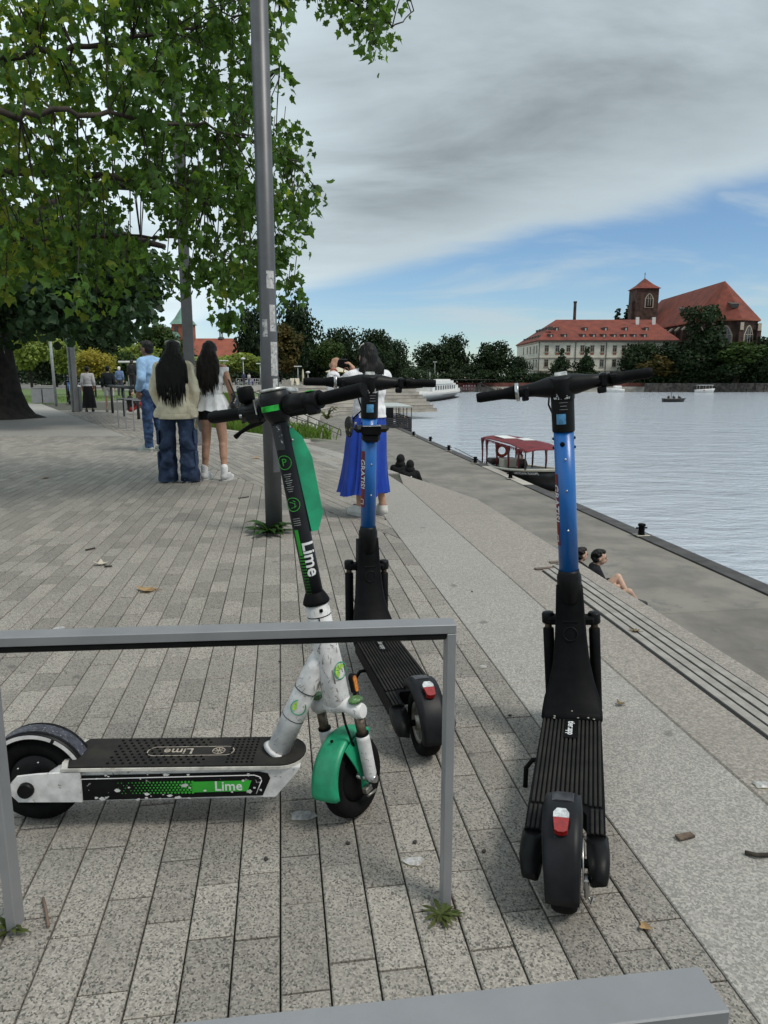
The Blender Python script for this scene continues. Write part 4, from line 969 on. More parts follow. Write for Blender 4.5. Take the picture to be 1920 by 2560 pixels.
def body(t, j, skin, vox=.011, turn=0, handL=((0, .1, -1), (1, .3, 0), .5), handR=((0, .1, -1), (-1, .3, 0), .5), feet=True):
    p = headp(j, turn) + torso(j) + arm(j, 'L') + arm(j, 'R') + leg(j, 'L') + leg(j, 'R')
    if feet: p += foot(j, 'L', -.004) + foot(j, 'R', -.004)
    if handL: p += hand(j['wrL'], handL[0], handL[1], handL[2], 1)
    if handR: p += hand(j['wrR'], handR[0], handR[1], handR[2], -1)
    o = blob('body', p, vox, skin, t, 3)
    for v in o.data.vertices:
        if v.co.z < .002 and False: v.co.z = .002
    return o
def cutz(o, cuts):
    bm = bmesh.new(); bm.from_mesh(o.data)
    for co, no in cuts: bmesh.ops.bisect_plane(bm, geom=bm.verts[:] + bm.edges[:] + bm.faces[:], plane_co=co, plane_no=no, clear_outer=True)
    bm.to_mesh(o.data); bm.free(); return o
def shoe(t, j, k, mat, sole=m_sole, vox=.012):
    o = blob('shoe', foot(j, k, .012), vox, mat, t, 2); cutz(o, [((0, 0, j['to' + k][2] + .075), (0, 0, 1))])
    z0 = min(v.co.z for v in o.data.vertices)
    b = MB(); a, q = j['an' + k], j['to' + k]; u = (q - a); u.z = 0; u.normalize(); w = Vector((u[1], -u[0], 0)); n = 16
    c = (a + q) / 2; c.z = 0; L = (q - a).to_2d().length / 2 + .055
    b.prism([tuple((c + u * L * math.cos(x) + w * .05 * math.sin(x)).to_2d()) for x in [2 * math.pi * i / n for i in range(n)]], q[2] - .03, q[2] - .004); b.build('sole', sole, o)
    return o
def long_hair(t, j, mat, bottom, width=.13, back=-.11, n=16, seed=1, turn=0, name='hair', spread=1.0):
    rr = random.Random(seed); h = j['hed']; q = Matrix.Rotation(turn, 3, 'Z')
    f = lambda x, y, z: h + q @ Vector((x, y, z))
    parts = [('e', f(0, -.02, .035), (.088, .105, .1), q), ('e', f(0, -.05, -.02), (.092, .085, .12), q)]
    for i in range(n):
        u = -1 + 2 * i / (n - 1); x0 = u * .07; zb = bottom + rr.uniform(0, .12) + .10 * u * u; x1 = u * width * spread + rr.uniform(-.015, .015)
        a = f(x0, -.06 - .03 * (1 - u * u), -.02); m = Vector((h[0] + x1 * .9, h[1] + back - .01, (h[2] + zb) / 2 + .05)); e = Vector((h[0] + x1, h[1] + back + rr.uniform(-.01, .03), zb))
        parts += [(a, .03, m, .027), (m, .027, e + Vector((0, 0, .07)), .018), (e + Vector((0, 0, .07)), .018, e + Vector((0, 0, .035)), .008)]
    o = blob(name, parts, .011, mat, t, 2, (.006, 26, .12)); b = MB()
    for i in range(90):
        u = rr.uniform(-1, 1); x1 = u * width * spread; zb = bottom + .10 * u * u + rr.uniform(-.05, .07); L2 = rr.uniform(.10, .24); y1 = h[1] + back - .02 + rr.uniform(-.014, .02); sw = rr.uniform(-.02, .02)
        b.tube([(h[0] + x1 * .97, y1 + .012, zb + L2), (h[0] + x1 + sw * .4, y1, zb + L2 * .4), (h[0] + x1 + sw, y1 + .005, zb)], [.007, .005, .0012], 5, cap=(False, False))
    b.build('loose_strands', mat, o, False)['kind'] = 'stuff'
    return o
def person(label, loc, head, s, group=None):
    t = thing('person', label, 'person', loc, (0, 0, R(head)), group); t.scale = (s, s, s); return t
def lean_fix(): pass

# --- woman in cream hoodie
j = JJ(elR=(.235, -.02, 1.13), wrR=(.20, .08, .92), elL=(-.235, -.02, 1.13), wrL=(-.20, .08, .92), anL=(-.10, -.02, .085), anR=(.11, -.02, .085))
t = person('woman with long black hair in cream hoodie and wide blue jeans, seen from behind', (-2.47, 8.62, 0), 4, .975)
body(t, j, m_skin, .012)
o = blob('hoodie', torso(j, .036) + arm(j, 'L', .026, .95) + arm(j, 'R', .026, .95) + [('e', (0, 0, .90), (.212, .165, .20)), ('e', (0, -.03, 1.12), (.188, .14, .22)), ('e', (0, -.06, 1.42), (.12, .09, .07)), ((-.17, 0, .845), .10, (.17, 0, .845), .10)], .013, fabric('cream_fleece', (.74, .67, .50), 8, .03), t, 3, (.016, 7))
cutz(o, [((0, 0, .80), (0, 0, -1))])
b = MB(); b.lathe([(.205, .782), (.214, .80), (.214, .835), (.207, .85)], Matrix.Scale(.76, 4, (0, 1, 0)), 32, cap=(False, False)); b.build('hem_band', fabric('cream_rib', (.70, .63, .47), 60, .004, .85, (1, 1, .05)), t)
o = blob('jeans', [((-.10, 0, .86), .095, (-.125, .01, .48), .10), ((-.125, .01, .48), .10, (-.135, 0, .02), .118), ((.10, 0, .86), .095, (.125, .01, .48), .10), ((.125, .01, .48), .10, (.14, .02, .02), .12), ('e', (0, 0, .86), (.17, .115, .10))] + [((sx * (.125 + .02 * sy), .08 * sy - .02, zz), .07, (sx * (.125 - .03 * sy), -.085, zz - .05), .055) for sx in (-1, 1) for sy, zz in ((1, .62), (-1, .50), (1, .38), (-1, .27), (1, .15))], .013, fabric('dark_denim', (.035, .055, .105), 7, .035, .85, (1, 1, .5), .25), t, 2, (.016, 8, 1.0)); cutz(o, [((0, 0, .018), (0, 0, -1))])
for sg in (-1, 1):
    for zz in (.56, .30): b = MB(); b.box((sg * .222, -.01, zz), (.03, .14, .18), None, 0, .012); b.build('cargo_pocket', fabric('denim_pocket', (.05, .075, .14), 14, .02), t)
    shoe(t, j, 'L' if sg < 0 else 'R', cloth('white_trainer', (.55, .55, .53)))
long_hair(t, j, m_hairb, .95, .17, -.175, 20, 3, 0, 'hair', 1.0)
b = MB(); b.tube([(-.078, .05, 1.655), (-.086, .0, 1.685), (-.07, -.02, 1.70), (0, -.022, 1.708), (.07, -.02, 1.70), (.086, .0, 1.685), (.078, .05, 1.655)], .0065, 8); b.build('sunglasses', M('pale_frame', (.75, .72, .66), .3), t)

# --- girl in white peplum top
j = JJ(elL=(-.23, .0, 1.12), wrL=(-.2, .12, .92), elR=(.235, .03, 1.12), wrR=(.20, .16, 1.02), hiL=(-.08, 0, .92), knL=(-.10, .02, .50), anL=(-.135, .0, .085), toL=(-.135, .17, .03), hiR=(.08, 0, .92), knR=(.11, .03, .50), anR=(.14, -.05, .085), toR=(.17, .11, .03))
t = person('girl with long black hair in white peplum top and black shorts', (-2.08, 8.80, 0), -6, .975)
body(t, j, m_skin, .010)
m_wtop = fabric('white_cotton', (.80, .80, .81), 16, .012)
o = blob('top', torso(j, .016) + [(j['shL'], .075, j['shL'] * .35 + j['elL'] * .65, .062)], .011, m_wtop, t, 3, (.007, 12)); cutz(o, [((0, 0, 1.05), (0, 0, -1)), ((0, 0, 1.40), (0, 0, 1))])
b = MB(); rings = []
for z, k in ((1.07, 0), (1.03, .25), (.96, .6), (.90, .85), (.875, 1)):
    rings.append([((.150 + .085 * k + .014 * k * math.sin(11 * a)) * math.cos(a), (.108 + .075 * k + .014 * k * math.sin(11 * a)) * math.sin(a), z + .008 * k * math.sin(11 * a + 1)) for a in [2 * math.pi * i / 88 for i in range(88)]])
b.ring(rings, True, (False, False)); b.build('peplum', m_wtop, t, False)
o = blob('shorts', [('e', (0, 0, .93), (.168, .126, .12))] + leg(j, 'L', .02, .02, .5)[:1] + leg(j, 'R', .02, .02, .5)[:1], .012, fabric('black_denim', (.012, .012, .013), 12, .01), t, 2); cutz(o, [((0, 0, .76), (0, 0, -1))])
for k in 'LR':
    o = blob('sock', [(j['an' + k] + Vector((0, 0, .085)), .046, j['an' + k] - Vector((0, 0, .03)), .046)], .01, fabric('white_sock', (.66, .66, .66), 40, .004), t, 2)
    shoe(t, j, k, cloth('pale_trainer', (.50, .50, .50), .7))
long_hair(t, j, m_hairbr, 1.06, .125, -.13, 18, 8, R(-6))
o = blob('sweater', [((-.225, .06, 1.0), .05, (-.20, .06, .82), .05), ((-.20, .06, .82), .05, (-.15, .02, .64), .042), ((-.22, .10, 1.02), .05, (-.24, .02, .96), .05)], .012, fabric('grey_knit', (.42, .42, .46), 18, .015), t, 3)
o = blob('plastic_bag', [('e', (-.27, .10, .60), (.05, .05, .09)), ((-.255, .10, .66), .03, (-.22, .11, .9), .012)], .012, M('thin_plastic', (.6, .6, .62), .25, var=.15, vs=20, bump=.6, bs=40, trans=.3), t, 2)
o = blob('handbag', [('e', (.29, .06, .98), (.06, .10, .085)), ('e', (.28, -.02, .94), (.05, .06, .06)), ((.25, .05, 1.06), .018, (.20, -.02, 1.40), .012), ((.30, .0, 1.05), .014, (.24, -.06, 1.25), .012)], .011, M('black_leather', (.012, .012, .012), .3, bump=.4, bs=40), t, 2)

# --- man in light blue shirt, looking left
j = JJ(nek=(0, .02, 1.43), hed=(0, .05, 1.585), elL=(-.27, -.08, 1.13), wrL=(-.21, .06, .95), elR=(.25, -.08, 1.13), wrR=(.18, .06, .95), anL=(-.09, .02, .085), toL=(-.10, .19, .03), anR=(.11, -.10, .085), toR=(.13, .07, .03), knR=(.10, .0, .5))
t = person('man in light blue shirt and jeans with hands in pockets, looking left', (-3.92, 12.3, 0), 62, 1.075)
body(t, j, m_skin2, .011, R(8)); face(t, j, R(8))
o = blob('shirt', torso(j, .028) + arm(j, 'L', .026, .9) + arm(j, 'R', .026, .9) + [('e', (0, 0, 1.0), (.175, .135, .13)), ((-.05, .0, 1.455), .035, (.05, .0, 1.455), .035)], .012, fabric('light_blue_cotton', (.27, .43, .64), 12, .016), t, 3, (.010, 9)); cutz(o, [((0, 0, .93), (0, 0, -1))])
o = blob('jeans', [('e', (0, 0, .90), (.165, .125, .12))] + leg(j, 'L', .018, .03) + leg(j, 'R', .018, .03), .012, fabric('blue_denim', (.04, .075, .16), 9, .02, .85, (1, 1, .8), .3), t, 2, (.010, 10, 1.2)); cutz(o, [((0, 0, .06), (0, 0, -1))])
for k in 'LR': shoe(t, j, k, cloth('grey_green_trainer', (.36, .40, .36), .7))
h = j['hed']; blob('hair', [('e', h + Vector((0, -.02, .05)), (.084, .10, .085)), ('e', h + Vector((0, -.05, .0)), (.08, .06, .085)), ('e', h + Vector((0, .06, .09)), (.06, .05, .035))], .011, m_hairb, t, 2)

# --- woman taking a photograph
j = JJ(elL=(-.30, .20, 1.22), wrL=(-.205, .40, 1.44), elR=(.16, .24, 1.20), wrR=(.03, .41, 1.42), nek=(0, .01, 1.42), hed=(0, .05, 1.575), anL=(-.10, .02, .085), toL=(-.125, .18, .03), anR=(.12, -.06, .085), toR=(.155, .10, .03), shL=(-.17, .02, 1.37), shR=(.17, .02, 1.37))
t = person('woman in long blue skirt and white shirt holding up a phone', (-.13, 6.52, 0), 28, .91)
body(t, j, m_skin, .0075, 0, ((.15, .1, 1), (.8, .5, 0), .55), ((-.35, .1, .95), (-.75, .5, 0), .75))
m_lin = fabric('white_linen', (.74, .73, .75), 14, .016)
o = blob('shirt', torso(j, .03) + arm(j, 'L', .03, .84) + arm(j, 'R', .03, .84) + [((-.04, 0, 1.44), .03, (.04, 0, 1.44), .03), ('e', (0, 0, 1.05), (.175, .135, .12))], .011, m_lin, t, 3, (.012, 9)); cutz(o, [((0, 0, .985), (0, 0, -1))])
for k in 'LR':
    a = j['el' + k] * .34 + j['wr' + k] * .66; d = (j['wr' + k] - j['el' + k]).normalized(); b = MB(); b.tube([a - d * .02, a, a + d * .035], [.064, .067, .064], 14); b.build('rolled_cuff', m_lin, t)
b = MB(); rings = []; NR = 120
for z, k in ((1.045, 0), (1.0, .12), (.93, .34), (.84, .46), (.7, .58), (.55, .70), (.40, .84), (.29, .95), (.255, 1.0), (.235, 1.03)):
    rg = []
    for i in range(NR):
        a = 2 * math.pi * i / NR; fl = .006 + .026 * k; w = (math.sin(7 * a + 1.9 * math.sin(2 * a + .6) + 1.6 * k) + .5 * math.sin(17 * a + 2.3 * math.sin(3 * a) - k)) * fl + (.012 * math.sin(37 * a) if k > .94 else 0)
        wind = -.10 * k * k
        rg.append(((.148 + .092 * k + w) * math.cos(a) - .075 * k, (.112 + .10 * k + w * .8) * math.sin(a), z + .012 * k * math.sin(5 * a)))
    rings.append(rg)
b.ring(rings, True, (False, False)); b.build('skirt', M('blue_satin', (.006, .045, .36), .42, var=.08, vs=5, spec=.4, trans=.12), t, False)
shoe(t, j, 'L', cloth('white_trainer', (.55, .55, .53))); shoe(t, j, 'R', cloth('white_sandal', (.6, .58, .54)))
long_hair(t, j, m_hairb, 1.13, .125, -.10, 16, 5, 0)
b = MB(); b.tube([(-.062, .09, 1.64), (-.07, .05, 1.672), (-.055, .03, 1.688), (0, .026, 1.694), (.055, .03, 1.688), (.07, .05, 1.672), (.062, .09, 1.64)], .006, 8); b.build('sunglasses', M('pale_frame', (.75, .72, .66), .3), t)
ph = thing('phone', 'black smartphone held up sideways by the woman in blue skirt', 'phone'); ph.matrix_world = Matrix.Translation((-.13, 6.52, 0)) @ Matrix.Rotation(R(28), 4, 'Z') @ Matrix.Scale(.91, 4) @ Matrix.Translation((-.08, .50, 1.515))
b = MB(); b.box((0, 0, 0), (.17, .009, .08), None, 0, .004); b.build('case', m_blackm, ph)
b = MB(); b.box((0, .0, .0408), (.15, .0075, .0016)); b.build('bright_rim', m_chrome, ph)
b = MB(); b.torus(Matrix.Translation((.06, -.01, -.085)) @ Matrix.Rotation(math.pi / 2, 4, 'X') @ Matrix.Rotation(.4, 4, 'Y'), .04, .005, 22, 8); b.build('strap_ring', M('pink_strap', (.45, .20, .15), .5), ph)
b = MB(); b.torus(frame(j['wrL'] + Vector((.0, -.01, -.01)), j['wrL'] - j['elL']), .033, .006, 20, 8); b.build('bracelet', M('red_cord', (.42, .06, .04), .6), t)
b = MB(); b.tube([(.10, -.09, 1.42), (.0, -.135, 1.25), (-.12, -.125, 1.08), (-.20, -.04, .98)], .007, 8); b.build('bag_strap', m_blackm, t)
o = blob('bag', [('e', (-.235, -.02, .92), (.035, .075, .085)), ('e', (-.24, -.03, .86), (.03, .06, .06))], .010, M('yellow_black_print', (.012, .012, .012), .6, var=.1, scr=((.55, .42, .06), 30, .6)), t, 2)

# --- couple further along the promenade
def walker(label, loc, head, s, j, skin, top, bottom, hairm, long_sleeve=1, skirt=None, shorts=0, shoes=(.03, .03, .03), group=None, hair_z=None, vox=.016):
    t = person(label, loc, head, s, group)
    body(t, j, skin, vox)
    o = blob('shirt', torso(j, .026) + arm(j, 'L', .024, long_sleeve) + arm(j, 'R', .024, long_sleeve) + [('e', (0, 0, .99), (.165, .13, .1))], vox, top, t, 3); cutz(o, [((0, 0, .93 if not skirt else .98), (0, 0, -1))])
    if skirt:
        b = MB(); rg = []
        for z, k in ((1.02, 0), (.9, .3), (.6, .6), (.25, .9), (skirt, 1)):
            rg.append([((.14 + .11 * k + .012 * k * math.sin(8 * a)) * math.cos(a), (.11 + .11 * k + .012 * k * math.sin(8 * a)) * math.sin(a), z) for a in [2 * math.pi * i / 48 for i in range(48)]])
        b.ring(rg, True, (False, False)); b.build('skirt', bottom, t, False)
    else:
        u = .5 if shorts else 1.0
        o = blob('shorts' if shorts else 'trousers', [('e', (0, 0, .92), (.165, .125, .12))] + leg(j, 'L', .022, .03, u) + leg(j, 'R', .022, .03, u), vox, bottom, t, 2); cutz(o, [((0, 0, shorts or .05), (0, 0, -1))])
    for k in 'LR': shoe(t, j, k, M('shoe_%d' % int(shoes[0] * 100), shoes, .7), m_sole, vox)
    h = j['hed']
    if hair_z: long_hair(t, j, hairm, hair_z, .08, -.09, 10, 2)
    else: blob('hair', [('e', h + Vector((0, -.02, .05)), (.084, .10, .085)), ('e', h + Vector((0, -.045, .0)), (.08, .065, .09))], vox, hairm, t, 2)
    return t
jw = JJ(anL=(-.10, -.12, .10), toL=(-.11, .04, .03), knL=(-.09, .03, .5), anR=(.10, .10, .085), toR=(.11, .27, .03))
jm = JJ(anR=(.10, -.16, .12), toR=(.11, .0, .03), anL=(-.12, .08, .085), toL=(-.13, .25, .03))
m_blk = fabric('black_cloth', (.012, .012, .014), 9, .02)
walker('woman in white blouse and long black skirt walking away beside a bin', (-10.45, 25.8, 0), 14, .93, jw, m_skin, fabric('pale_blouse', (.52, .51, .53), 12, .016), m_blk, m_hairb, 1, .16)
walker('man in black sweater and white shorts walking away', (-9.65, 25.6, 0), 14, .94, jm, m_skin3, M('dark_green_knit', (.012, .018, .02), .9), fabric('white_shorts', (.6, .59, .55), 10, .02), m_hairb, 1, None, .62, (.12, .12, .12))

# --- seated people on the steps by the quay
def seated(label, loc, head, s, top, bottom, skin, hairm, j, sleeve=.45, legu=1.0, shoes=(.02, .02, .02), turn=0, hood=None, facep=True, long_h=None, group=None, vox=.011):
    t = person(label, loc, head, s, group)
    body(t, j, skin, vox, turn)
    if facep: face(t, j, turn)
    o = blob('shirt', torso(j, .028) + arm(j, 'L', .03, sleeve) + arm(j, 'R', .03, sleeve), vox, top, t, 3)
    if sleeve < .5: cutz(o, [])
    if legu < 1: lg_ = [(j['hi' + k], .115, j['hi' + k].lerp(j['kn' + k], .5), .09) for k in 'LR']
    else: lg_ = leg(j, 'L', .025, .03) + leg(j, 'R', .025, .03)
    blob('shorts' if legu < 1 else 'trousers', [('e', j['pel'], (.17, .135, .12))] + lg_, vox, bottom, t, 2)
    for k in 'LR': blob('shoe', [(j['an' + k], .045, j['to' + k], .042)], vox, M('shoe_%d' % int(shoes[0] * 100), shoes, .7), t, 2)
    h = j['hed']; q = Matrix.Rotation(turn, 3, 'Z'); f = lambda x, y, z: h + q @ Vector((x, y, z))
    if hood: blob('hood', [('e', f(0, -.035, .025), (.105, .12, .125), q), ('e', f(0, -.05, -.10), (.13, .11, .10), q)], vox, hood, t, 2)
    elif long_h: long_hair(t, j, hairm, long_h, .08, -.09, 10, 2)
    else:
        gh = random.Random(4); cu = [('e', f(0, -.03, .045), (.082, .085, .078), q), ('e', f(0, -.05, -.01), (.076, .06, .085), q), ('e', f(0, .04, .085), (.062, .05, .04), q)]
        for k in range(110):
            a = gh.uniform(0, 6.28); e = gh.uniform(-.75, 1.5); x, y, z = .085 * math.cos(e) * math.cos(a), .10 * math.cos(e) * math.sin(a), .10 * math.sin(e)
            if (y > .045 and z < .065) or (y > -.02 and z < .02): continue
            cu.append((f(x, y - .015, z + .012), .018, f(x * 1.1, y * 1.1 - .015, z + .02), .013))
        blob('hair', cu, .009, hairm, t, 1)
    return t
JS = JJ(pel=(0, 0, .10), che=(0, -.02, .42), nek=(0, .0, .61), hed=(0, .05, .755), shL=(-.17, .0, .56), shR=(.17, .0, .56), elL=(-.22, .12, .33), wrL=(-.06, .34, .30), elR=(.24, .14, .30), wrR=(.10, .37, .24),
        hiL=(-.09, .02, .10), knL=(-.16, .36, .42), anL=(-.02, .52, .14), toL=(.10, .60, .10), hiR=(.09, .02, .10), knR=(.20, .46, .30), anR=(.0, .62, .10), toR=(.0, .74, .07))
m_blt = fabric('black_tee', (.014, .014, .016), 12, .015)
seated('man with dark curly hair in black shirt sitting cross-legged on the steps', (3.14, 10.35, -2.13), -98, 1.0, m_blt, fabric('black_shorts', (.02, .02, .022), 12, .015), m_skin3, m_hairb, JS, .45, .5)
j2 = dict(JS); j2 = {k: v.copy() for k, v in j2.items()}
seated('person in black sitting behind the curly haired man, half hidden by the blue stem', (3.02, 10.85, -2.18), -75, .95, m_blk, m_blk, m_skin3, m_hairbr, j2, .95, 1.0)
JT = JJ(pel=(0, 0, .10), che=(0, -.02, .42), nek=(0, .02, .61), hed=(0, .07, .745), shL=(-.17, .0, .56), shR=(.17, .0, .56), elL=(-.24, .16, .34), wrL=(-.1, .38, .32), elR=(.24, .16, .34), wrR=(.1, .38, .32),
        hiL=(-.09, .02, .10), knL=(-.13, .42, .38), anL=(-.12, .55, -.02), toL=(-.12, .7, -.06), hiR=(.09, .02, .10), knR=(.13, .42, .38), anR=(.12, .55, -.02), toR=(.12, .7, -.06))
m_hood = fabric('black_hoodie', (.011, .011, .012), 10, .02)
seated('person in plain black hood sitting below the promenade edge, left of the pair', (.42, 18.7, -1.72), -20, 1.1, m_hood, m_blk, m_skin3, m_hairb, JT, .95, 1.0, hood=m_hood, facep=False, vox=.016)
tt = seated('person in black hood with white print on the back, right of the pair', (.66, 18.2, -1.74), -8, 1.02, m_hood, m_blk, m_skin3, m_hairb, JT, .95, 1.0, hood=m_hood, facep=False, vox=.016)
b = MB()
for a0, c0 in (((-.06, .50), (.02, .38)), ((.02, .38), (.07, .30)), ((-.07, .40), (.0, .46)), ((-.02, .34), (-.06, .44)), ((.01, .44), (.06, .50))): b.tube([(a0[0], -.162, a0[1]), (c0[0], -.162, c0[1])], .013, 6)
b.build('back_print', m_prn, tt)

# --- small distant figures
def small(label, loc, head, s, top, bottom, sit=False, hair=(.02, .015, .012), group=None, skin=None):
    t = person(label, loc, head, s, group); j = JT if sit else J0; j = {k: Vector(v) for k, v in j.items()}
    p = headp(j) + torso(j) + arm(j, 'L') + arm(j, 'R') + leg(j, 'L') + leg(j, 'R') + [(j['anL'], .04, j['toL'], .035), (j['anR'], .04, j['toR'], .035)]
    for k, sg in (('L', 1), ('R', -1)): p += hand(j['wr' + k], (0, .1, -1), (sg, 0, 0), .4, sg)
    blob('body', p, .02, skin or m_skin3, t, 2)
    blob('shirt', torso(j, .03) + arm(j, 'L', .03, .8) + arm(j, 'R', .03, .8), .026, M('top_%02d%02d%02d' % tuple(int(99 * x) for x in top), top, .85), t, 2)
    blob('trousers', [('e', j['pel'], (.17, .13, .12))] + leg(j, 'L', .025, .03) + leg(j, 'R', .025, .03), .026, M('bot_%02d%02d%02d' % tuple(int(99 * x) for x in bottom), bottom, .85), t, 2)
    h = j['hed']; blob('hair', [('e', h + Vector((0, -.02, .05)), (.088, .10, .085)), ('e', h + Vector((0, -.045, -.02)), (.085, .07, .1))], .024, M('hair_%02d' % int(hair[0] * 999), hair, .6), t, 2)
    return t
small('person in navy jacket standing at the plaza railing under the globe lamp', P(610, 963, 99), 20, 1.0, (.03, .04, .08), (.06, .06, .07), hair=(.4, .38, .35))
small('woman in pale top and denim shorts standing at the plaza railing', P(623, 963, 99), -30, .95, (.62, .56, .56), (.12, .18, .28), hair=(.06, .03, .02))
small('child in lilac top standing at the plaza railing', P(632, 965, 98.5), 0, .62, (.35, .28, .42), (.08, .07, .16))
small('person in red sitting on the upper amphitheatre terrace', Vector((-15.2, 86.2, -.445 - .0)) if False else P(622, 985, 84), 100, 1.0, (.30, .02, .025), (.03, .03, .03), True)
small('person in white top sitting left of the one in red on the terraces', P(606, 985, 84.5), 110, .95, (.6, .58, .58), (.03, .03, .03), True, (.12, .06, .04))
small('person in dark red hunched on the lower terrace, left of two', P(646, 993, 80), 70, .9, (.12, .02, .02), (.02, .02, .02), True)
small('person in black cap sitting on the lower terrace, right of two', P(651, 994, 79), 70, .95, (.10, .015, .018), (.02, .02, .02), True)
small('woman in red skirt sitting on the grass edge behind the thin tables', P(327, 1029, 24.3), -60, .82, (.03, .02, .02), (.40, .03, .03), True, skin=m_skin3)
small('man in blue checked shirt with white cap beyond the grass', P(302, 990, 41), 0, .95, (.12, .18, .32), (.05, .05, .06), hair=(.7, .68, .65))
small('person in black shirt standing by the grey panel beyond the grass', P(334, 985, 39), 0, 1.05, (.012, .012, .013), (.012, .012, .013))
small('person in dark jacket sitting at the cafe tables', P(783, 968, 112), 90, .95, (.5, .5, .5), (.1, .1, .12), True)
small('person in grey sitting at the cafe near the photographer', P(795, 968, 112), 90, .95, (.35, .36, .4), (.1, .1, .12), True)
# ================================================================ trees and plants
def leafmat(name, col, col2, trans=.25, rough=.5, attr=.35, spec=.15):
    return M(name, col, rough, var=.2, vs=.6, col2=col2, trans=trans, attr=attr, spec=spec)
ml_plane = leafmat('plane_leaf', (.085, .165, .042), (.05, .105, .027), .45, .45, .4)
ml_plane2 = leafmat('plane_leaf_sunlit', (.20, .255, .05), (.11, .175, .035), .48, .45, .4)
ml_dark = leafmat('dark_foliage', (.022, .04, .014), (.014, .026, .010), .12)
ml_mid = leafmat('mid_foliage', (.045, .075, .02), (.025, .05, .014), .2)
ml_lime = leafmat('light_foliage', (.26, .32, .09), (.15, .21, .05), .3)
ml_yel = leafmat('yellowing_foliage', (.33, .28, .055), (.19, .21, .045), .3)
ml_brn = leafmat('rusty_foliage', (.10, .07, .022), (.04, .05, .015), .15)
ml_oak = leafmat('oak_foliage', (.03, .062, .026), (.018, .04, .018), .2, .4)
m_bark = M('bark', (.045, .035, .026), .95, var=.35, vs=6, bump=1.2, bs=14)
m_bark2 = M('dark_bark', (.022, .018, .015), .95, var=.35, vs=5, bump=1.5, bs=12)
OUT = [(0, 0), (.16, .02), (.30, -.06), (.46, .08), (.38, .22), (.60, .40), (.40, .44), (.30, .56), (.20, .60), (.12, .82), (0, 1.0)]
OUT = OUT + [(-x, y) for x, y in OUT[-2:0:-1]]
LV = np.array([(0, .34, 0)] + [(x, y, -.22 * abs(x) - .18 * y * y) for x, y in OUT]); LF = np.array([(0, i, i % (len(OUT)) + 1) for i in range(1, len(OUT) + 1)])
RV = np.array([(0, 0, 0), (.34, .45, -.06), (0, 1, -.1), (-.34, .45, -.06)]); RF = np.array([(0, 1, 2), (0, 2, 3)])
CV = np.array([(0, 0, 0), (.30, .18, .05), (.42, .62, -.05), (.10, 1, -.12), (-.30, .80, .06), (-.44, .36, -.06)]); CF = np.array([(0, 1, 2), (0, 2, 3), (0, 3, 4), (0, 4, 5)])
def rotmats(n, g, droop=None, up=None):
    # random leaf frames: local Y = leaf direction, Z = leaf normal
    d = g.normal(size=(n, 3))
    if droop is not None: d = d * .75 + np.array(droop)
    d /= np.linalg.norm(d, axis=1, keepdims=True) + 1e-9
    z = g.normal(size=(n, 3)) if up is None else up + g.normal(size=(n, 3)) * .55
    z -= d * np.sum(d * z, 1, keepdims=True); z /= np.linalg.norm(z, axis=1, keepdims=True) + 1e-9
    x = np.cross(d, z); return np.stack([x, d, z], 2)
def leafmesh(name, pts, sizes, Rm, shape, mat, parent, g):
    V, Fc = shape; n = len(pts); k = len(V)
    W = np.einsum('nij,kj->nki', Rm, V) * sizes[:, None, None] + pts[:, None, :]
    Fq = (Fc[None] + (np.arange(n) * k)[:, None, None]).reshape(-1, 3)
    var = np.repeat(g.random(n), len(Fc)); o = npmesh(name, W.reshape(-1, 3), Fq, mat, parent, var); return o
def lobes_round(g, n, rx, rz, cz, spread=.78):
    L = []
    for i in range(n):
        v = g.normal(size=3); v /= np.linalg.norm(v); v[2] = v[2] * .9 + .08; q = g.uniform(.55, 1) * spread
        L.append((np.array([v[0] * rx * q, v[1] * rx * q, cz + v[2] * rz * q]), rx * g.uniform(.22, .42)))
    L.append((np.array([0, 0, cz]), rx * .55)); return L
def crown_pts(L, n, g):
    w = np.array([r * r for _, r in L]); w /= w.sum(); idx = g.choice(len(L), n, p=w)
    c = np.array([L[i][0] for i in idx]); r = np.array([L[i][1] for i in idx]); v = g.normal(size=(n, 3)); v /= np.linalg.norm(v, axis=1, keepdims=True)
    rad = r * g.uniform(.45, 1.08, n) ** .6; return c + v * rad[:, None] * np.array([1, 1, .85]), v
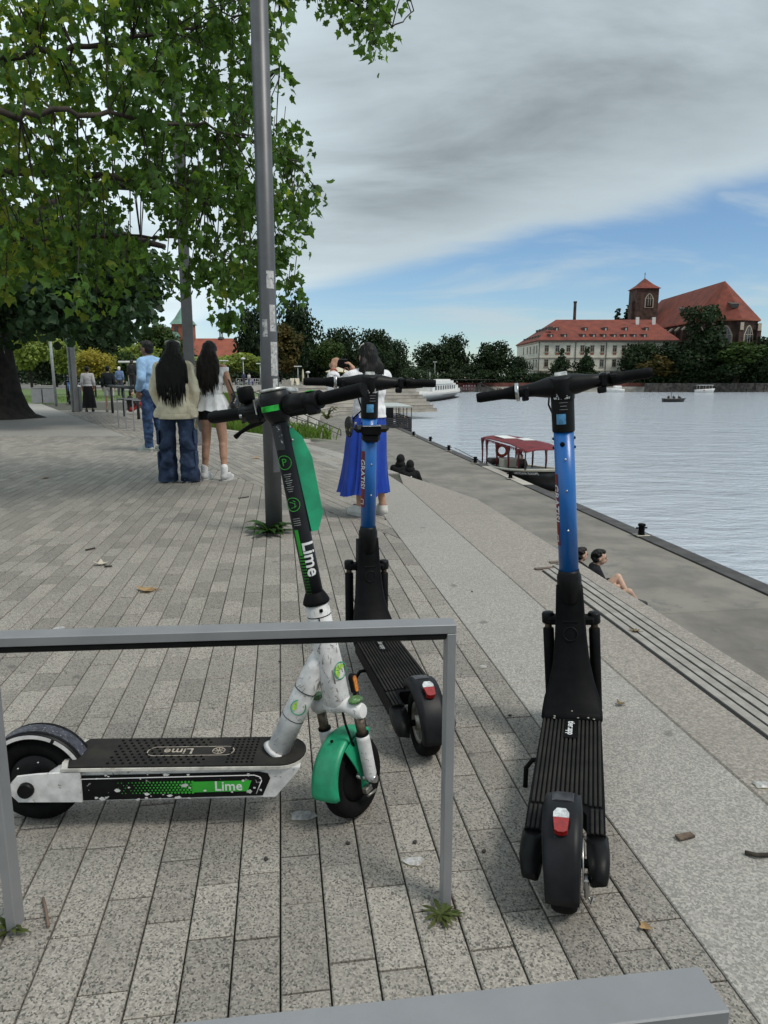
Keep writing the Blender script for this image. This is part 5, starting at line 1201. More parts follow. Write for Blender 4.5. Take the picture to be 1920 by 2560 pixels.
def make_tree(label, loc, h, w, mat, n=4500, leaf=.55, trunk_h=.25, seed=1, kind='round', name='broadleaf_tree', group=None, bark=None, tr=None, cat='tree'):
    g = np.random.default_rng(seed); t = thing(name, label, cat, loc, (0, 0, g.uniform(0, 6)), group)
    rx = w / 2; zb = h * trunk_h; rz = (h - zb) / 2; cz = zb + rz
    if kind == 'round': L = lobes_round(g, 34, rx, rz, cz)
    elif kind == 'cone': L = [(np.array([g.normal() * rx * .55 * (1 - u), g.normal() * rx * .55 * (1 - u), zb + (h - zb) * u]), rx * (.5 * (1 - u) + .13)) for u in g.random(40) ** 1.2]
    elif kind == 'poplar': L = [(np.array([g.normal() * rx * .4, g.normal() * rx * .4, zb + (h - zb) * u]), rx * (.45 * math.sin(math.pi * min(.97, .12 + u * .85)) + .12)) for u in np.linspace(0, 1, 30)]
    elif kind == 'willow': L = [(np.array([g.normal() * rx * .5, g.normal() * rx * .5, zb + (h - zb) * u]), rx * (.5 if u > .45 else .42)) for u in g.random(36)]
    pts, v = crown_pts(L, n, g); keep = pts[:, 2] > zb * .55; pts, v = pts[keep], v[keep]
    Rm = rotmats(len(pts), g, (0, 0, -.3), v + np.array([0, 0, .5])); o = leafmesh('crown', pts - np.array([0, 0, leaf * .4]), leaf * g.uniform(.6, 1.25, len(pts)), Rm, (CV, CF), mat, t, g); o['kind'] = 'stuff'
    tr = tr or h * .018; b = MB(); b.tube([(0, 0, -.3), (0, 0, .1), (tr * .3, 0, zb), (0, tr * .4, cz), (0, 0, cz + rz * .5)], [tr * 1.5, tr * 1.1, tr * .85, tr * .5, tr * .15], 10)
    for i in range(7):
        a = i * 2.4 + g.uniform(-.4, .4); q = L[int(g.integers(len(L) - 1))][0]; z0 = zb + (cz - zb) * g.uniform(.1, .9); b.tube([(0, 0, z0), (q[0] * .5, q[1] * .5, (z0 + q[2]) / 2), tuple(q)], [tr * .4, tr * .25, tr * .08], 6)
    b.build('trunk', bark or m_bark2, t); return t
def copy_tree_at(src, label, loc, sxy, sz, rot, group=None, mat=None):
    t = copy_tree(src); t.location = loc; t.scale = (sxy, sxy, sz); t.rotation_euler = (0, 0, rot); t['label'] = label
    if group: t['group'] = group
    if mat:
        for c in t.children:
            if c.name.startswith('crown'): c.data = c.data.copy(); c.data.materials[0] = mat
    return t
SRC = {}
def tree_px(kind, label, x, ytop, w, D, zb, mat, group, seed, shape='round', n=4500, th=.05, leafk=.045, name='broadleaf_tree', bark=None):
    base = P(x, 940, D); base.z = zb; top = P(x, ytop, D).z; h = top - zb; wd = w * D / F
    key = (kind, mat.name, shape)
    if key not in SRC:
        SRC[key] = (make_tree(label, base, h, wd, mat, n, max(h, wd) * leafk, th, seed, shape, name, group, bark), h, wd); return
    s, h0, w0 = SRC[key]; copy_tree_at(s, label, base, wd / w0, h / h0, seed * 1.7, group)
GP = 'trees behind the amphitheatre'; GF = 'trees on the far bank'; GL = 'young trees on the plaza lawn'
# left lawn
tree_px('l', 'light green young tree nearest the dark trunk at the far left', 78, 800, 120, 46, 0, ml_lime, GL, 1, n=3800, th=.33)
tree_px('l', 'light green young tree behind the two grey boxes', 165, 838, 90, 50, 0, ml_lime, GL, 2, th=.33)
tree_px('y', 'yellowing young tree above the walking couple', 236, 866, 110, 44, 0, ml_yel, GL, 3, n=3800, th=.33)
tree_px('m', 'green young tree right of the yellowing one', 305, 868, 86, 47, 0, ml_mid, GL, 4, n=3800, th=.3)
tree_px('l', 'light green tree behind the man in light blue shirt', 352, 850, 100, 62, 0, ml_lime, GL, 5)
tree_px('m', 'dense green tree left of the green spire', 405, 795, 120, 85, 0, ml_mid, GL, 6)
tree_px('m', 'dark green tree filling the gap behind the young trees', 20, 780, 200, 75, 0, ml_mid, GL, 7)
tree_px('d', 'dark tree behind the flat mast at lawn level', 268, 790, 190, 80, 0, ml_dark, GL, 8)
tree_px('d', 'dark tree at the back of the lawn below the oak', 140, 790, 190, 88, 0, ml_dark, GL, 9)
tree_px('d', 'dark tree in the wood behind the plaza, first from the left', -120, 800, 190, 120, 0, ml_dark, 'trees of the wood behind the plaza', 40)
tree_px('d', 'dark tree in the wood behind the plaza, second from the left', 10, 830, 190, 125, 0, ml_dark, 'trees of the wood behind the plaza', 41)
tree_px('d', 'dark tree in the wood behind the plaza, third from the left', 120, 840, 190, 118, 0, ml_dark, 'trees of the wood behind the plaza', 42)
tree_px('d', 'dark tree in the wood behind the plaza, fourth from the left', 230, 835, 190, 128, 0, ml_dark, 'trees of the wood behind the plaza', 43)
tree_px('d', 'dark tree in the wood behind the plaza, fifth from the left', 330, 850, 190, 122, 0, ml_dark, 'trees of the wood behind the plaza', 44)
tree_px('d', 'dark tree in the wood behind the plaza, sixth from the left', 430, 870, 190, 120, 0, ml_dark, 'trees of the wood behind the plaza', 45)
tree_px('d', 'dark tree in the wood behind the plaza, seventh from the left', 520, 900, 190, 150, 0, ml_dark, 'trees of the wood behind the plaza', 46)
tree_px('d', 'dark tree in the wood behind the plaza, eighth from the left', 610, 905, 190, 160, 0, ml_dark, 'trees of the wood behind the plaza', 47)
tree_px('d', 'dark tree in the wood behind the plaza, ninth from the left', 700, 880, 190, 170, 0, ml_dark, 'trees of the wood behind the plaza', 48)
tree_px('d', 'dark tree in the wood behind the plaza, tenth from the left', 800, 890, 190, 175, 0, ml_dark, 'trees of the wood behind the plaza', 49)
tree_px('d', 'dark tree in the wood behind the plaza, eleventh from the left', 890, 880, 190, 180, 0, ml_dark, 'trees of the wood behind the plaza', 50)
tree_px('d', 'dark tree in the wood behind the plaza, twelfth from the left', 975, 895, 190, 185, 0, ml_dark, 'trees of the wood behind the plaza', 51)
# behind the amphitheatre
tree_px('l', 'pale chestnut tree right of the white peplum girl', 590, 876, 95, 112, 0, ml_lime, GP, 10)
tree_px('l', 'pale chestnut tree left of the lamp post', 648, 884, 90, 114, 0, ml_lime, GP, 11)
tree_px('l', 'pale chestnut tree behind the girl in white peplum top', 522, 886, 100, 110, 0, ml_lime, GP, 31)
tree_px('d', 'tall dark tree left of the lamp post', 640, 748, 112, 135, 0, ml_dark, GP, 12)
tree_px('d', 'tallest dark tree just right of the lamp post', 738, 734, 140, 138, 0, ml_dark, GP, 13)
tree_px('b', 'rusty brown tree in front of the tallest dark one', 705, 792, 104, 122, 0, ml_brn, GP, 14, n=4500)
tree_px('m', 'mid green tree above the raised phone', 822, 838, 92, 124, 0, ml_mid, GP, 15)
tree_px('d', 'dark tree between phone and the photographer head', 850, 808, 110, 145, 0, ml_dark, GP, 16)
tree_px('d', 'dark tree right of the photographer head', 935, 812, 130, 150, 0, ml_dark, GP, 17)
tree_px('d', 'low dark tree behind the pale closed parasol', 775, 850, 120, 150, 0, ml_dark, GP, 18)
tree_px('d', 'dark tree at the right end of the group behind the ship', 985, 842, 90, 165, 0, ml_dark, GP, 19)
tree_px('b', 'small rusty tree behind the white ship', 1008, 905, 60, 190, -.5, ml_brn, GP, 20)
# far bank
tree_px('d', 'large dark tree behind the far wall, left of two', 1085, 850, 130, 275, -1.3, ml_dark, GF, 21)
tree_px('d', 'large dark tree behind the far wall sign', 1135, 828, 110, 282, -1.3, ml_dark, GF, 22)
tree_px('d', 'dark tree left of the pale building', 1232, 845, 110, 275, -1.3, ml_dark, GF, 23)
tree_px('d', 'dark bush against the left corner of the pale building', 1290, 885, 80, 268, -1.3, ml_dark, GF, 24)
tree_px('d', 'low dark trees between the two far groups', 1185, 905, 90, 270, -1.3, ml_dark, GF, 25)
tree_px('c', 'pointed dark tree before the pale facade, left of two', 1403, 868, 54, 264, -1.3, ml_dark, GF, 26, 'cone', 3600, .06, .05, 'conical_tree')
tree_px('c', 'pointed dark tree before the pale facade, right of two', 1466, 864, 58, 264, -1.3, ml_dark, GF, 27, 'cone')
tree_px('d', 'low bush left of the pointed trees', 1355, 928, 60, 263, -1.3, ml_dark, GF, 28)
tree_px('b', 'rusty tinged tree covering the right end of the pale facade', 1640, 872, 135, 262, -1.3, ml_brn, GF, 29)
tree_px('d', 'dark tree at the right end of the pale facade', 1600, 848, 130, 266, -1.3, ml_dark, GF, 30)
tree_px('w', 'tall narrow tree rising before the church nave', 1757, 772, 82, 260.5, -1.3, ml_dark, GF, 32, 'willow', 5200, .12, .04)
tree_px('m', 'broad tree before the church apse', 1836, 845, 160, 259, -1.3, ml_mid, GF, 33)
tree_px('d', 'dark tree between the tall narrow tree and the rusty one', 1698, 842, 150, 262.5, -1.3, ml_dark, GF, 34)
tree_px('d', 'dark tree at the right edge before the church', 1905, 832, 150, 262, -1.3, ml_dark, GF, 35)
tree_px('d', 'dark low tree under the church apse', 1780, 872, 170, 261, -1.3, ml_dark, GF, 36)
tree_px('p', 'slender poplar left of the church tower, left of two', 1537, 770, 20, 345, -1.3, ml_dark, GF, 37, 'poplar', 2600, .1, .035, 'poplar_tree')
tree_px('p', 'slender poplar left of the church tower, right of two', 1558, 762, 20, 348, -1.3, ml_dark, GF, 38, 'poplar')
# --- undergrowth below the distant trees
ml_under = ml_dark
def undergrowth(label, a, c, h, n, leaf, seed):
    g2 = np.random.default_rng(seed); a = np.array(a); c = np.array(c); u = g2.random(n); q = a + (c - a) * u[:, None]; ph = .7 + .3 * np.sin(u * 40) * np.sin(u * 17); q = q + np.stack([g2.normal(size=n) * .8, g2.normal(size=n) * 1.5, g2.random(n) ** .8 * h * ph], 1)
    o = leafmesh('undergrowth', q, leaf * g2.uniform(.6, 1.2, n), rotmats(n, g2, None, np.array([0, -.6, .8])), (CV, CF), ml_dark, None, g2); tag(o, label, 'shrubs', None, 'stuff')
undergrowth('dark shrubs along the top of the far wall', (14, 262, -1.4), (57, 264, -1.4), 5.0, 5000, .8, 1)
undergrowth('dark shrubs below the trees before the church', (88, 261, -1.4), (150, 261, -1.4), 6.0, 6500, .9, 2)
undergrowth('dark shrubs under the trees behind the amphitheatre', (-75, 140, -.1), (12, 176, -.1), 4.2, 6500, .6, 3)
undergrowth('dark shrubs at the back of the lawn', (-95, 96, -.1), (-22, 108, -.1), 4.0, 6000, .5, 4)
# --- big oak with dark trunk at the left edge
g = np.random.default_rng(50)
oak = thing('oak_tree', 'massive dark trunked tree at the left edge with low spreading crown', 'tree', (-11.75, 22.1, 0))
b = MB(); pr = []
for z, r in ((-.3, 1.5), (0, 1.25), (.12, .98), (.35, .83), (.8, .74), (1.6, .68), (2.6, .66), (3.6, .72), (4.6, .6)):
    pr.append([((r + (.10 if z < .6 else .04) * r * math.sin(5 * a + z)) * math.cos(a) - .05 * z, (r + .06 * r * math.cos(4 * a)) * math.sin(a), z) for a in [2 * math.pi * i / 28 for i in range(28)]])
b.ring(pr, True, (True, True)); b.tube([(-.2, 0, 4.2), (1.5, -1.5, 5.2), (4, -3, 5.0), (6.5, -4, 4.3)], [.42, .3, .18, .06], 10); b.tube([(-.2, 0, 4.2), (1.2, .8, 6), (3.5, 1.2, 7), (6, .6, 6.6)], [.4, .3, .18, .05], 10); b.tube([(-.2, 0, 4.4), (-.4, -.6, 7), (-1, -1, 10)], [.45, .3, .1], 10)
b.build('trunk', m_bark2, oak)
L = []
for i in range(95):
    x, y = g.uniform(-160, 370), g.uniform(560, 800); D = g.uniform(16.5, 25)
    if x > 60 and y > 640 + 110 * (1 - abs(x - 200) / 200) + 70: continue
    if x > 330 and y > 730: continue
    if y < 640 and x > 300: continue
    L.append((np.array(P(x, y, D)) - np.array(oak.location), g.uniform(.55, .95)))
for x, y in ((40, 800), (15, 780), (70, 760), (230, 760), (300, 770), (350, 750), (375, 720), (385, 690), (180, 755), (100, 745), (320, 800), (280, 815), (20, 830), (345, 790)): L.append((np.array(P(x, y, g.uniform(17, 21))) - np.array(oak.location), .5))
pts, v = crown_pts(L, 15000, g); o = leafmesh('crown', pts, g.uniform(.13, .27, len(pts)), rotmats(len(pts), g, (0, 0, -.35), v + np.array([0, 0, .7])), (CV, CF), ml_oak, oak, g); o['kind'] = 'stuff'
# --- plane tree whose boughs hang into the picture from the left
PL = Vector((-8.2, 7.2, 0))
plane = thing('plane_tree', 'plane tree whose leafy boughs hang over the promenade from the upper left', 'tree', PL)
lim = [[(-8.2, 7.2, 2.2), P(-250, 480, 7.3), P(0, 428, 7.2), P(250, 436, 7.3), P(460, 475, 7.6), P(620, 520, 7.9), P(740, 500, 8.1)],
       [(-8.2, 7.2, 3.5), P(-200, 200, 6.6), P(60, 130, 6.6), P(300, 110, 7.0), P(520, 60, 7.6), P(700, 0, 8.0)],
       [(-8.2, 7.2, 2.0), P(-200, 640, 8.0), P(60, 600, 8.0), P(280, 590, 8.3), P(480, 600, 8.3), P(600, 650, 8.4)],
       [(-8.2, 7.2, 3.0), P(-250, 330, 5.9), P(0, 290, 5.8), P(200, 280, 6.0), P(420, 300, 6.6), P(600, 340, 7.2), P(720, 400, 7.6)],
       [(-8.2, 7.2, 6.0), P(300, -420, 7.6), P(560, -260, 7.9), P(800, -60, 8.2), P(900, 20, 8.4), P(985, 62, 8.5), P(1036, 28, 8.6)],
       [P(700, 0, 8.0), P(690, 80, 8.05), P(695, 170, 8.1)]]
b = MB(); nodes = []
def dens(pl, m=6):
    out = []
    for i in range(len(pl) - 1):
        for k in range(m): u = k / m; out.append(Vector(pl[i]).lerp(Vector(pl[i + 1]), u))
    return out + [Vector(pl[-1])]
for li, pl in enumerate(lim):
    d = dens(pl); n = len(d); r0 = (.055, .04, .04, .035, .04, .012)[li]; rr_ = [max(.006, r0 * (1 - i / (n - 1)) ** .8) for i in range(n)]
    d2 = [q + Vector((g.normal() * .02, g.normal() * .02, g.normal() * .02)) for q in d]
    b.tube([q - PL for q in d2], rr_, 8); nodes += d2[3:]
b.tube([(0, 0, -.2), (0, 0, .3), (.05, 0, 2), (0, .1, 4), (.1, 0, 7)], [.5, .36, .32, .28, .2], 14)
b.build('trunk', m_bark, plane)
def inpoly(x, y, pl):
    c = False; j2 = len(pl) - 1
    for i in range(len(pl)):
        if (pl[i][1] > y) != (pl[j2][1] > y) and x < (pl[j2][0] - pl[i][0]) * (y - pl[i][1]) / (pl[j2][1] - pl[i][1]) + pl[i][0]: c = not c
        j2 = i
    return c
SIL = [(-200, -300), (560, -300), (700, -120), (735, 10), (718, 70), (690, 120), (702, 180), (678, 165), (655, 100), (630, 190), (640, 250), (690, 300), (735, 310), (772, 360), (790, 450), (760, 480), (752, 560), (748, 640), (728, 700), (700, 660), (668, 690), (610, 700), (572, 735), (540, 690), (480, 690), (440, 660), (400, 640), (350, 610), (330, 660), (290, 690), (240, 705), (150, 715), (60, 700), (-200, 720)]
SIL2 = [(690, -300), (1000, -300), (1005, 40), (985, 70), (930, 110), (905, 85), (850, 50), (820, 90), (795, 70), (800, 20), (760, -40)]
cl = []
tries = 0
while len(cl) < 640 and tries < 20000:
    tries += 1; x, y = g.uniform(-200, 800), g.uniform(-290, 730)
    if not inpoly(x, y, SIL): continue
    if y < -60 and g.random() < .7: continue
    if 330 < x < 470 and 470 < y < 640 and g.random() < .8: continue
    D = g.uniform(5.9, 9.4) if x < 420 else g.uniform(6.8, 9.4); cl.append(P(x, y, D))
for k in range(36):
    for q in range(200):
        x, y = g.uniform(690, 1010), g.uniform(-200, 120)
        if inpoly(x, y, SIL2): cl.append(P(x, y, g.uniform(7.9, 8.9))); break
for x, y in ((565, 770), (562, 790), (720, 720), (735, 700), (785, 465), (790, 470), (700, 190), (930, 118), (640, 700), (470, 700), (350, 690), (240, 735), (215, 740)): cl.append(P(x, y, 7.2))
nn = np.array([tuple(q) for q in nodes]); lp = []; ld = []; tw = MB()
for c in cl:
    i = int(np.argmin(np.sum((nn - np.array(c)) ** 2, 1))); a = nodes[i]; L_ = (Vector(c) - a).length; mid = (a + Vector(c)) / 2 + Vector((0, 0, .06 * L_)); hang = Vector(c) + Vector((g.normal() * .05, g.normal() * .05, -.13))
    if L_ < .95: tw.tube([a - PL, mid - PL, Vector(c) - PL, hang - PL], [.008, .006, .004, .0025], 4, cap=(False, False))
    else: tw.tube([Vector(c) - PL + Vector((.03, 0, .22)), Vector(c) - PL, hang - PL], [.005, .004, .0025], 4, cap=(False, False))
    m = int(g.integers(17, 27))
    for k in range(m):
        u = g.random(); q = Vector(c).lerp(hang, u) + Vector((g.normal() * .08, g.normal() * .08, g.normal() * .06)); lp.append(tuple(q - PL))
o = tw.build('twigs', m_bark, plane, False); o['kind'] = 'stuff'
lp = np.array(lp); n = len(lp); sz = .045 + .072 * g.random(n) ** 1.3; Rm = rotmats(n, g, (0, 0, -.85)) * np.stack([g.uniform(.6, 1.1, n), np.ones(n), g.uniform(.4, 3.0, n)], 1)[:, None, :]
wp = lp + np.array(PL); dist = np.linalg.norm(wp - np.array([0, 0, HC]), axis=1)
px_ = 960 + F * wp[:, 0] / (wp[:, 1] * math.cos(TH) - (wp[:, 2] - HC) * math.sin(TH)); vis = (px_ > 0)
yl = (g.random(n) < np.clip(.38 - (px_ / 1000), .02, .4))  # sunlit tone put into the leaf colour, more often towards the left
order = np.argsort(np.where(vis, dist / sz, 1e9)); ind = set(order[:300].tolist())
LVt = [tuple(v) for v in LV]; lme = {}
for key, mt in ((False, ml_plane), (True, ml_plane2)):
    for q in range(4):
        me = bpy.data.meshes.new('leaf'); me.from_pydata(LVt, [], [tuple(map(int, f)) for f in LF]); me.materials.append(mt); a = me.attributes.new('var', 'FLOAT', 'FACE'); a.data.foreach_set('value', [(q + .5) / 4] * len(LF)); lme[(key, q)] = me
for i in order[:300]:
    o = bpy.data.objects.new('leaf', lme[(bool(yl[i]), int(i) % 4)]); C.objects.link(o); o.parent = plane
    m4 = Matrix([list(Rm[i][r] * sz[i]) + [lp[i][r]] for r in range(3)] + [[0, 0, 0, 1]]); o.matrix_local = m4
rest = np.array([i for i in range(n) if i not in ind])
for key, mt in ((False, ml_plane), (True, ml_plane2)):
    s_ = rest[yl[rest] == key]; o = leafmesh('foliage', lp[s_], sz[s_], Rm[s_], (LV, LF), mt, plane, g); o['kind'] = 'stuff'
print('plane leaves', n)
# --- grass slope below the promenade rim, lawn to the left, weeds
def blades(name, pts, h, mat, parent, seed, lean=.35):
    g2 = np.random.default_rng(seed); n = len(pts); V = np.array([(-.5, 0, 0), (.5, 0, 0), (.15, 0, .6), (.0, 0, 1)]); Fc = np.array([(0, 1, 2), (0, 2, 3)])
    a = g2.uniform(0, 6.28, n); hh = h * g2.uniform(.5, 1.2, n); w = hh * .06 + .004; tilt = g2.normal(size=(n, 2)) * lean
    W = np.zeros((n, 4, 3))
    for k in range(4):
        z = V[k, 2]; W[:, k, 0] = V[k, 0] * w * np.cos(a) + tilt[:, 0] * hh * z * z; W[:, k, 1] = V[k, 0] * w * np.sin(a) + tilt[:, 1] * hh * z * z; W[:, k, 2] = z * hh
    W += pts[:, None, :]; Fq = (Fc[None] + (np.arange(n) * 4)[:, None, None]).reshape(-1, 3)
    o = npmesh(name, W.reshape(-1, 3), Fq, mat, parent, np.repeat(g2.random(n), 2)); o['kind'] = 'stuff'; return o
ml_grass = leafmat('grass_blade', (.12, .19, .04), (.08, .15, .03), .3)
def along(i0, i1, d0, d1, n, seed):
    g2 = np.random.default_rng(seed); out = []
    segs = EDGE[i0:i1 + 1]; Ls = [(segs[k + 1] - segs[k]).length for k in range(len(segs) - 1)]; T = sum(Ls)
    for u in g2.random(n) * T:
        k = 0
        while u > Ls[k]: u -= Ls[k]; k += 1
        q = segs[k].lerp(segs[k + 1], u / Ls[k]); w = (segs[k + 1] - segs[k]).normalized(); d = g2.uniform(d0, d1); out.append((q[0] + w[1] * d, q[1] - w[0] * d, -.02 - .10 * max(0, d)))
    return np.array(out)
b = MB(); a = insetE(.18); c = insetE(2.6); n = 6
b.add([Vector((*p.to_2d(), .0)) for p in a[1:7]] + [Vector((*p.to_2d(), -.34)) for p in c[1:7]], [(i, i + 1, 6 + i + 1, 6 + i) for i in range(5)]); o = b.build('grass_bank', m_lawn, None, False); struct(o)
o = blades('grass', along(5, 9, .25, 2.4, 15000, 4), .34, ml_grass, None, 5); tag(o, 'tall green grass on the bank below the promenade rim', 'grass')
quadsheet('lawn', [(-60, 34), (-15.5, 34), (-14, 40), (-16.5, 60), (-30, 72), (-90, 72)], -.012, m_lawn)
g2 = np.random.default_rng(9); q = np.stack([g2.uniform(-36, -15.5, 9000), g2.uniform(34, 44, 9000), np.full(9000, -.012)], 1); o = blades('lawn_grass', q, .12, ml_grass, None, 6); tag(o, 'short mown grass of the lawn beyond the grey boxes', 'grass')
def weed(label, loc, n, r, h, seed, mat, lw=.18):
    g2 = np.random.default_rng(seed); t = thing('weed', label, 'weed', loc); 
    for k in range(n):
        a = g2.uniform(0, 6.28); L2 = r * g2.uniform(.5, 1.1); hh = h * g2.uniform(.2, 1); b = MB(); m = 7; rg = []
        for i in range(m + 1):
            u = i / m; w = L2 * lw * math.sin(math.pi * min(.98, .1 + .88 * u)) * (1 + .45 * (i % 2)); c = Vector((math.cos(a) * L2 * u, math.sin(a) * L2 * u, .006 + hh * math.sin(2.4 * u))); s_ = Vector((-math.sin(a), math.cos(a), 0))
            rg.append([c - s_ * w, c + Vector((0, 0, -w * .35)), c + s_ * w])
        b.ring(rg, False, (False, False)); o = b.build('leaf', mat, t, False); setvar(o, [g2.random()] * len(o.data.polygons))
    return t
ml_weed = leafmat('weed_leaf', (.05, .085, .022), (.09, .085, .03), .2)
weed('ragged dandelion in the joint at the foot of the near rack post', (.135, 1.50, 0), 26, .055, .01, 3, ml_weed, .08)
weed('low weed in the paving at the left rack post foot', (-.86, 1.45, 0), 12, .05, .02, 4, ml_weed, .1)
weed('dark green weed around the foot of the lamp post', (-.93, 5.72, 0), 34, .22, .10, 5, leafmat('fern_leaf', (.035, .085, .02), (.02, .05, .012), .2), .12)
weed('small weed growing on a terrace of the amphitheatre', P(818, 1048, 52), 14, .9, 1.0, 6, ml_weed)
# ================================================================ far bank, buildings
m_fgr = M('far_ground', (.10, .10, .08), .95, var=.2, vs=.1, coord='pos')
quadsheet('far_ground', [(40, 258.6), (3000, 258.6), (3000, 3500), (40, 3500)], -1.3, m_fgr)
m_wallc = M('embankment_concrete', (.36, .33, .29), .9, var=.2, vs=.35, coord='pos')
m_brick = M('dark_red_brick', (.13, .042, .03), .9, var=.2, vs=.5, coord='pos')
m_rub = M('rubble_stone', (.14, .125, .11), .95, var=.4, vs=1.1, coord='pos', col2=(.03, .028, .025))
m_roof = M('red_roof_tile', (.165, .032, .016), .85, var=.18, vs=.35, coord='pos', bump=.3, bs=3)
m_plas = M('cream_plaster', (.60, .58, .49), .9, var=.1, vs=.3, coord='pos')
m_glassd = M('dark_window_glass', (.012, .013, .015), .15, var=.2, vs=2, spec=.6)
m_trim = M('stone_trim', (.42, .36, .28), .9, var=.1)
m_pipe = M('downpipe', (.05, .045, .04), .7)
m_org = M('orange_panel', (.28, .10, .05), .9)
m_brickd = M('brown_gothic_brick', (.075, .042, .032), .95, var=.3, vs=.6, coord='pos', bump=.3, bs=4)
m_copper = M('green_copper', (.14, .25, .20), .7, var=.15, vs=.5, coord='pos')
m_redbr = M('orange_brick', (.28, .09, .05), .9, var=.15, vs=.5, coord='pos')
m_wht = M('white_paint', (.68, .68, .66), .5, var=.06, vs=1)
m_canv = M('cream_canvas', (.62, .58, .46), .8, var=.08, trans=.2)
w = thing('embankment_wall', 'grey and brick river wall along the far bank', 'wall')
b = MB(); b.prism([(13, 258), (92, 258), (92, 259.5), (13, 259.5)], -4.6, -2.45); b.build('concrete_face', m_wallc, w)
b = MB(); b.prism([(13, 258.4), (92, 258.4), (92, 259.5), (13, 259.5)], -2.45, -1.1); b.build('brick_parapet', m_brick, w)
b = MB(); b.prism([(92, 257.6), (260, 257.6), (260, 259.5), (92, 259.5)], -4.6, -1.2)
for k in range(22):
    b.box((94 + k * 3.1, 257.5, -3.0 - .3 * (k % 3)), (.5, .5, 2.6 - .4 * (k % 3)))
b.build('rubble_face', m_rub, w)
b = MB(); b.prism([(258, -4.3), (258, -1.2), (257.98, -1.2)], 0, .01)
b = MB()
for k in range(9): b.box((34.2 + k * .75, 257.2, -1.5 - k * .32), (.8, 1.6, .3))
b.box((33.4, 257.2, -2.8), (1.2, 1.6, 3.2)); b.build('stairs', m_rub, w)
b = MB(); b.tube([(33.5, 256.5, -.3), (40.8, 256.5, -3.3)], .08, 6); b.build('stair_rail', m_pipe, w)
# lettered sign of small squares
sg = thing('lettered_sign', 'rows of small dark red squares with white letters on the far wall', 'sign', (28.1, 257.9, -2.2))
for row, tx in ((0, 'BONVO'), (1, 'OBXO')):
    for k, ch in enumerate(tx):
        b = MB(); b.box((k * .98, 0, -row * 1.1), (.86, .08, .92)); q = b.build('letter_panel', M('sign_red', (.25, .02, .03), .6), sg); text(ch, .8, frame((k * .98, -.05, -row * 1.1), (0, -1, 0), (1, 0, 0)), m_prn, q, bold=.03)
def graffiti(x0, x1, z, col, seed, label):
    g2 = random.Random(seed); t = thing('graffiti', label, 'graffiti'); b = MB(); x = x0
    while x < x1:
        h = g2.uniform(.7, 1.1); b.tube([(x, 257.97, z), (x + g2.uniform(-.2, .5), 257.97, z + h), (x + g2.uniform(.3, .8), 257.97, z + g2.uniform(0, h)), (x + .6, 257.97, z)], .13, 5, flat=(1, 1)); x += g2.uniform(.6, .9)
    b.build('strokes', M('spray_%d' % seed, col, .8), t)
graffiti(54.5, 61, -3.9, (.10, .12, .30), 1, 'blue spray lettering on the far wall'); graffiti(39.8, 42.6, -3.9, (.15, .07, .06), 2, 'dull red spray lettering on the far wall'); graffiti(45.2, 48, -3.9, (.10, .22, .22), 3, 'teal spray lettering on the far wall')

def windows(par, xs, zs, y, wd, ht, face=-1, along='x', panel=False):
    for x in xs:
        for z in zs:
            def bx(dx, dz, w2, h2, dep, th):
                c = (x + dx, y + face * dep, z + dz) if along == 'x' else (y + face * dep, x + dx, z + dz)
                return c, ((w2, th, h2) if along == 'x' else (th, w2, h2))
            b = MB(); c, d = bx(0, 0, wd, ht, -.06, .2); b.box(c, d); f = b.build('window', m_glassd, par)
            b = MB()
            for dx, dz, w2, h2 in ((0, 0, .08, ht), (0, ht * .16, wd, .08), (-wd / 2, 0, .12, ht + .2), (wd / 2, 0, .12, ht + .2), (0, ht / 2, wd + .3, .16)): c, d = bx(dx, dz, w2, h2, .05, .1); b.box(c, d)
            b.build('frame', m_trim, f)
            b = MB(); c, d = bx(0, -ht / 2 - .1, wd + .4, .2, .08, .3); b.box(c, d); b.build('sill', m_trim, f)
            if panel:
                b = MB(); c, d = bx(0, -ht / 2 - .75, wd * .9, .7, .02, .1); b.box(c, d); b.build('apron_panel', m_org, f)
def hip(b, x0, x1, y0, y1, ze, zr, i0, i1, ov=.6):
    ym = (y0 + y1) / 2
    b.add([(x0 - ov, y0 - ov, ze), (x1 + ov, y0 - ov, ze), (x1 + ov, y1 + ov, ze), (x0 - ov, y1 + ov, ze), (x0 + i0, ym, zr), (x1 - i1, ym, zr), (x0 - ov, y0 - ov, ze - .35), (x1 + ov, y0 - ov, ze - .35), (x1 + ov, y1 + ov, ze - .35), (x0 - ov, y1 + ov, ze - .35)], [(0, 1, 5, 4), (1, 2, 5), (2, 3, 4, 5), (3, 0, 4), (0, 6, 7, 1), (1, 7, 8, 2), (2, 8, 9, 3), (3, 9, 6, 0), (6, 9, 8, 7)])
sem = thing('monastery_building', 'long cream building with red hipped roof and dormers on the far bank', 'building')
X0, X1, Y0, Y1, ZE, ZR = 57.2, 108, 272, 317, 14.0, 23.2
b = MB(); b.box(((X0 + X1) / 2, (Y0 + Y1) / 2, (ZE - 1.3) / 2), (X1 - X0, Y1 - Y0, ZE + 1.3)); b.build('walls', m_plas, sem)
b = MB(); hip(b, X0, X1, Y0, Y1, ZE + .3, ZR, 11, 2); rf = b.build('roof', m_roof, sem)
b = MB()
for z in (13.6, 3.2, 7.9): b.box(((X0 + X1) / 2, Y0 - .12, z), (X1 - X0 + .3, .3, .45 if z > 13 else .22)); b.box((X0 - .12, (Y0 + Y1) / 2, z), (.3, Y1 - Y0, .45 if z > 13 else .22))
b.build('cornice', m_trim, sem)
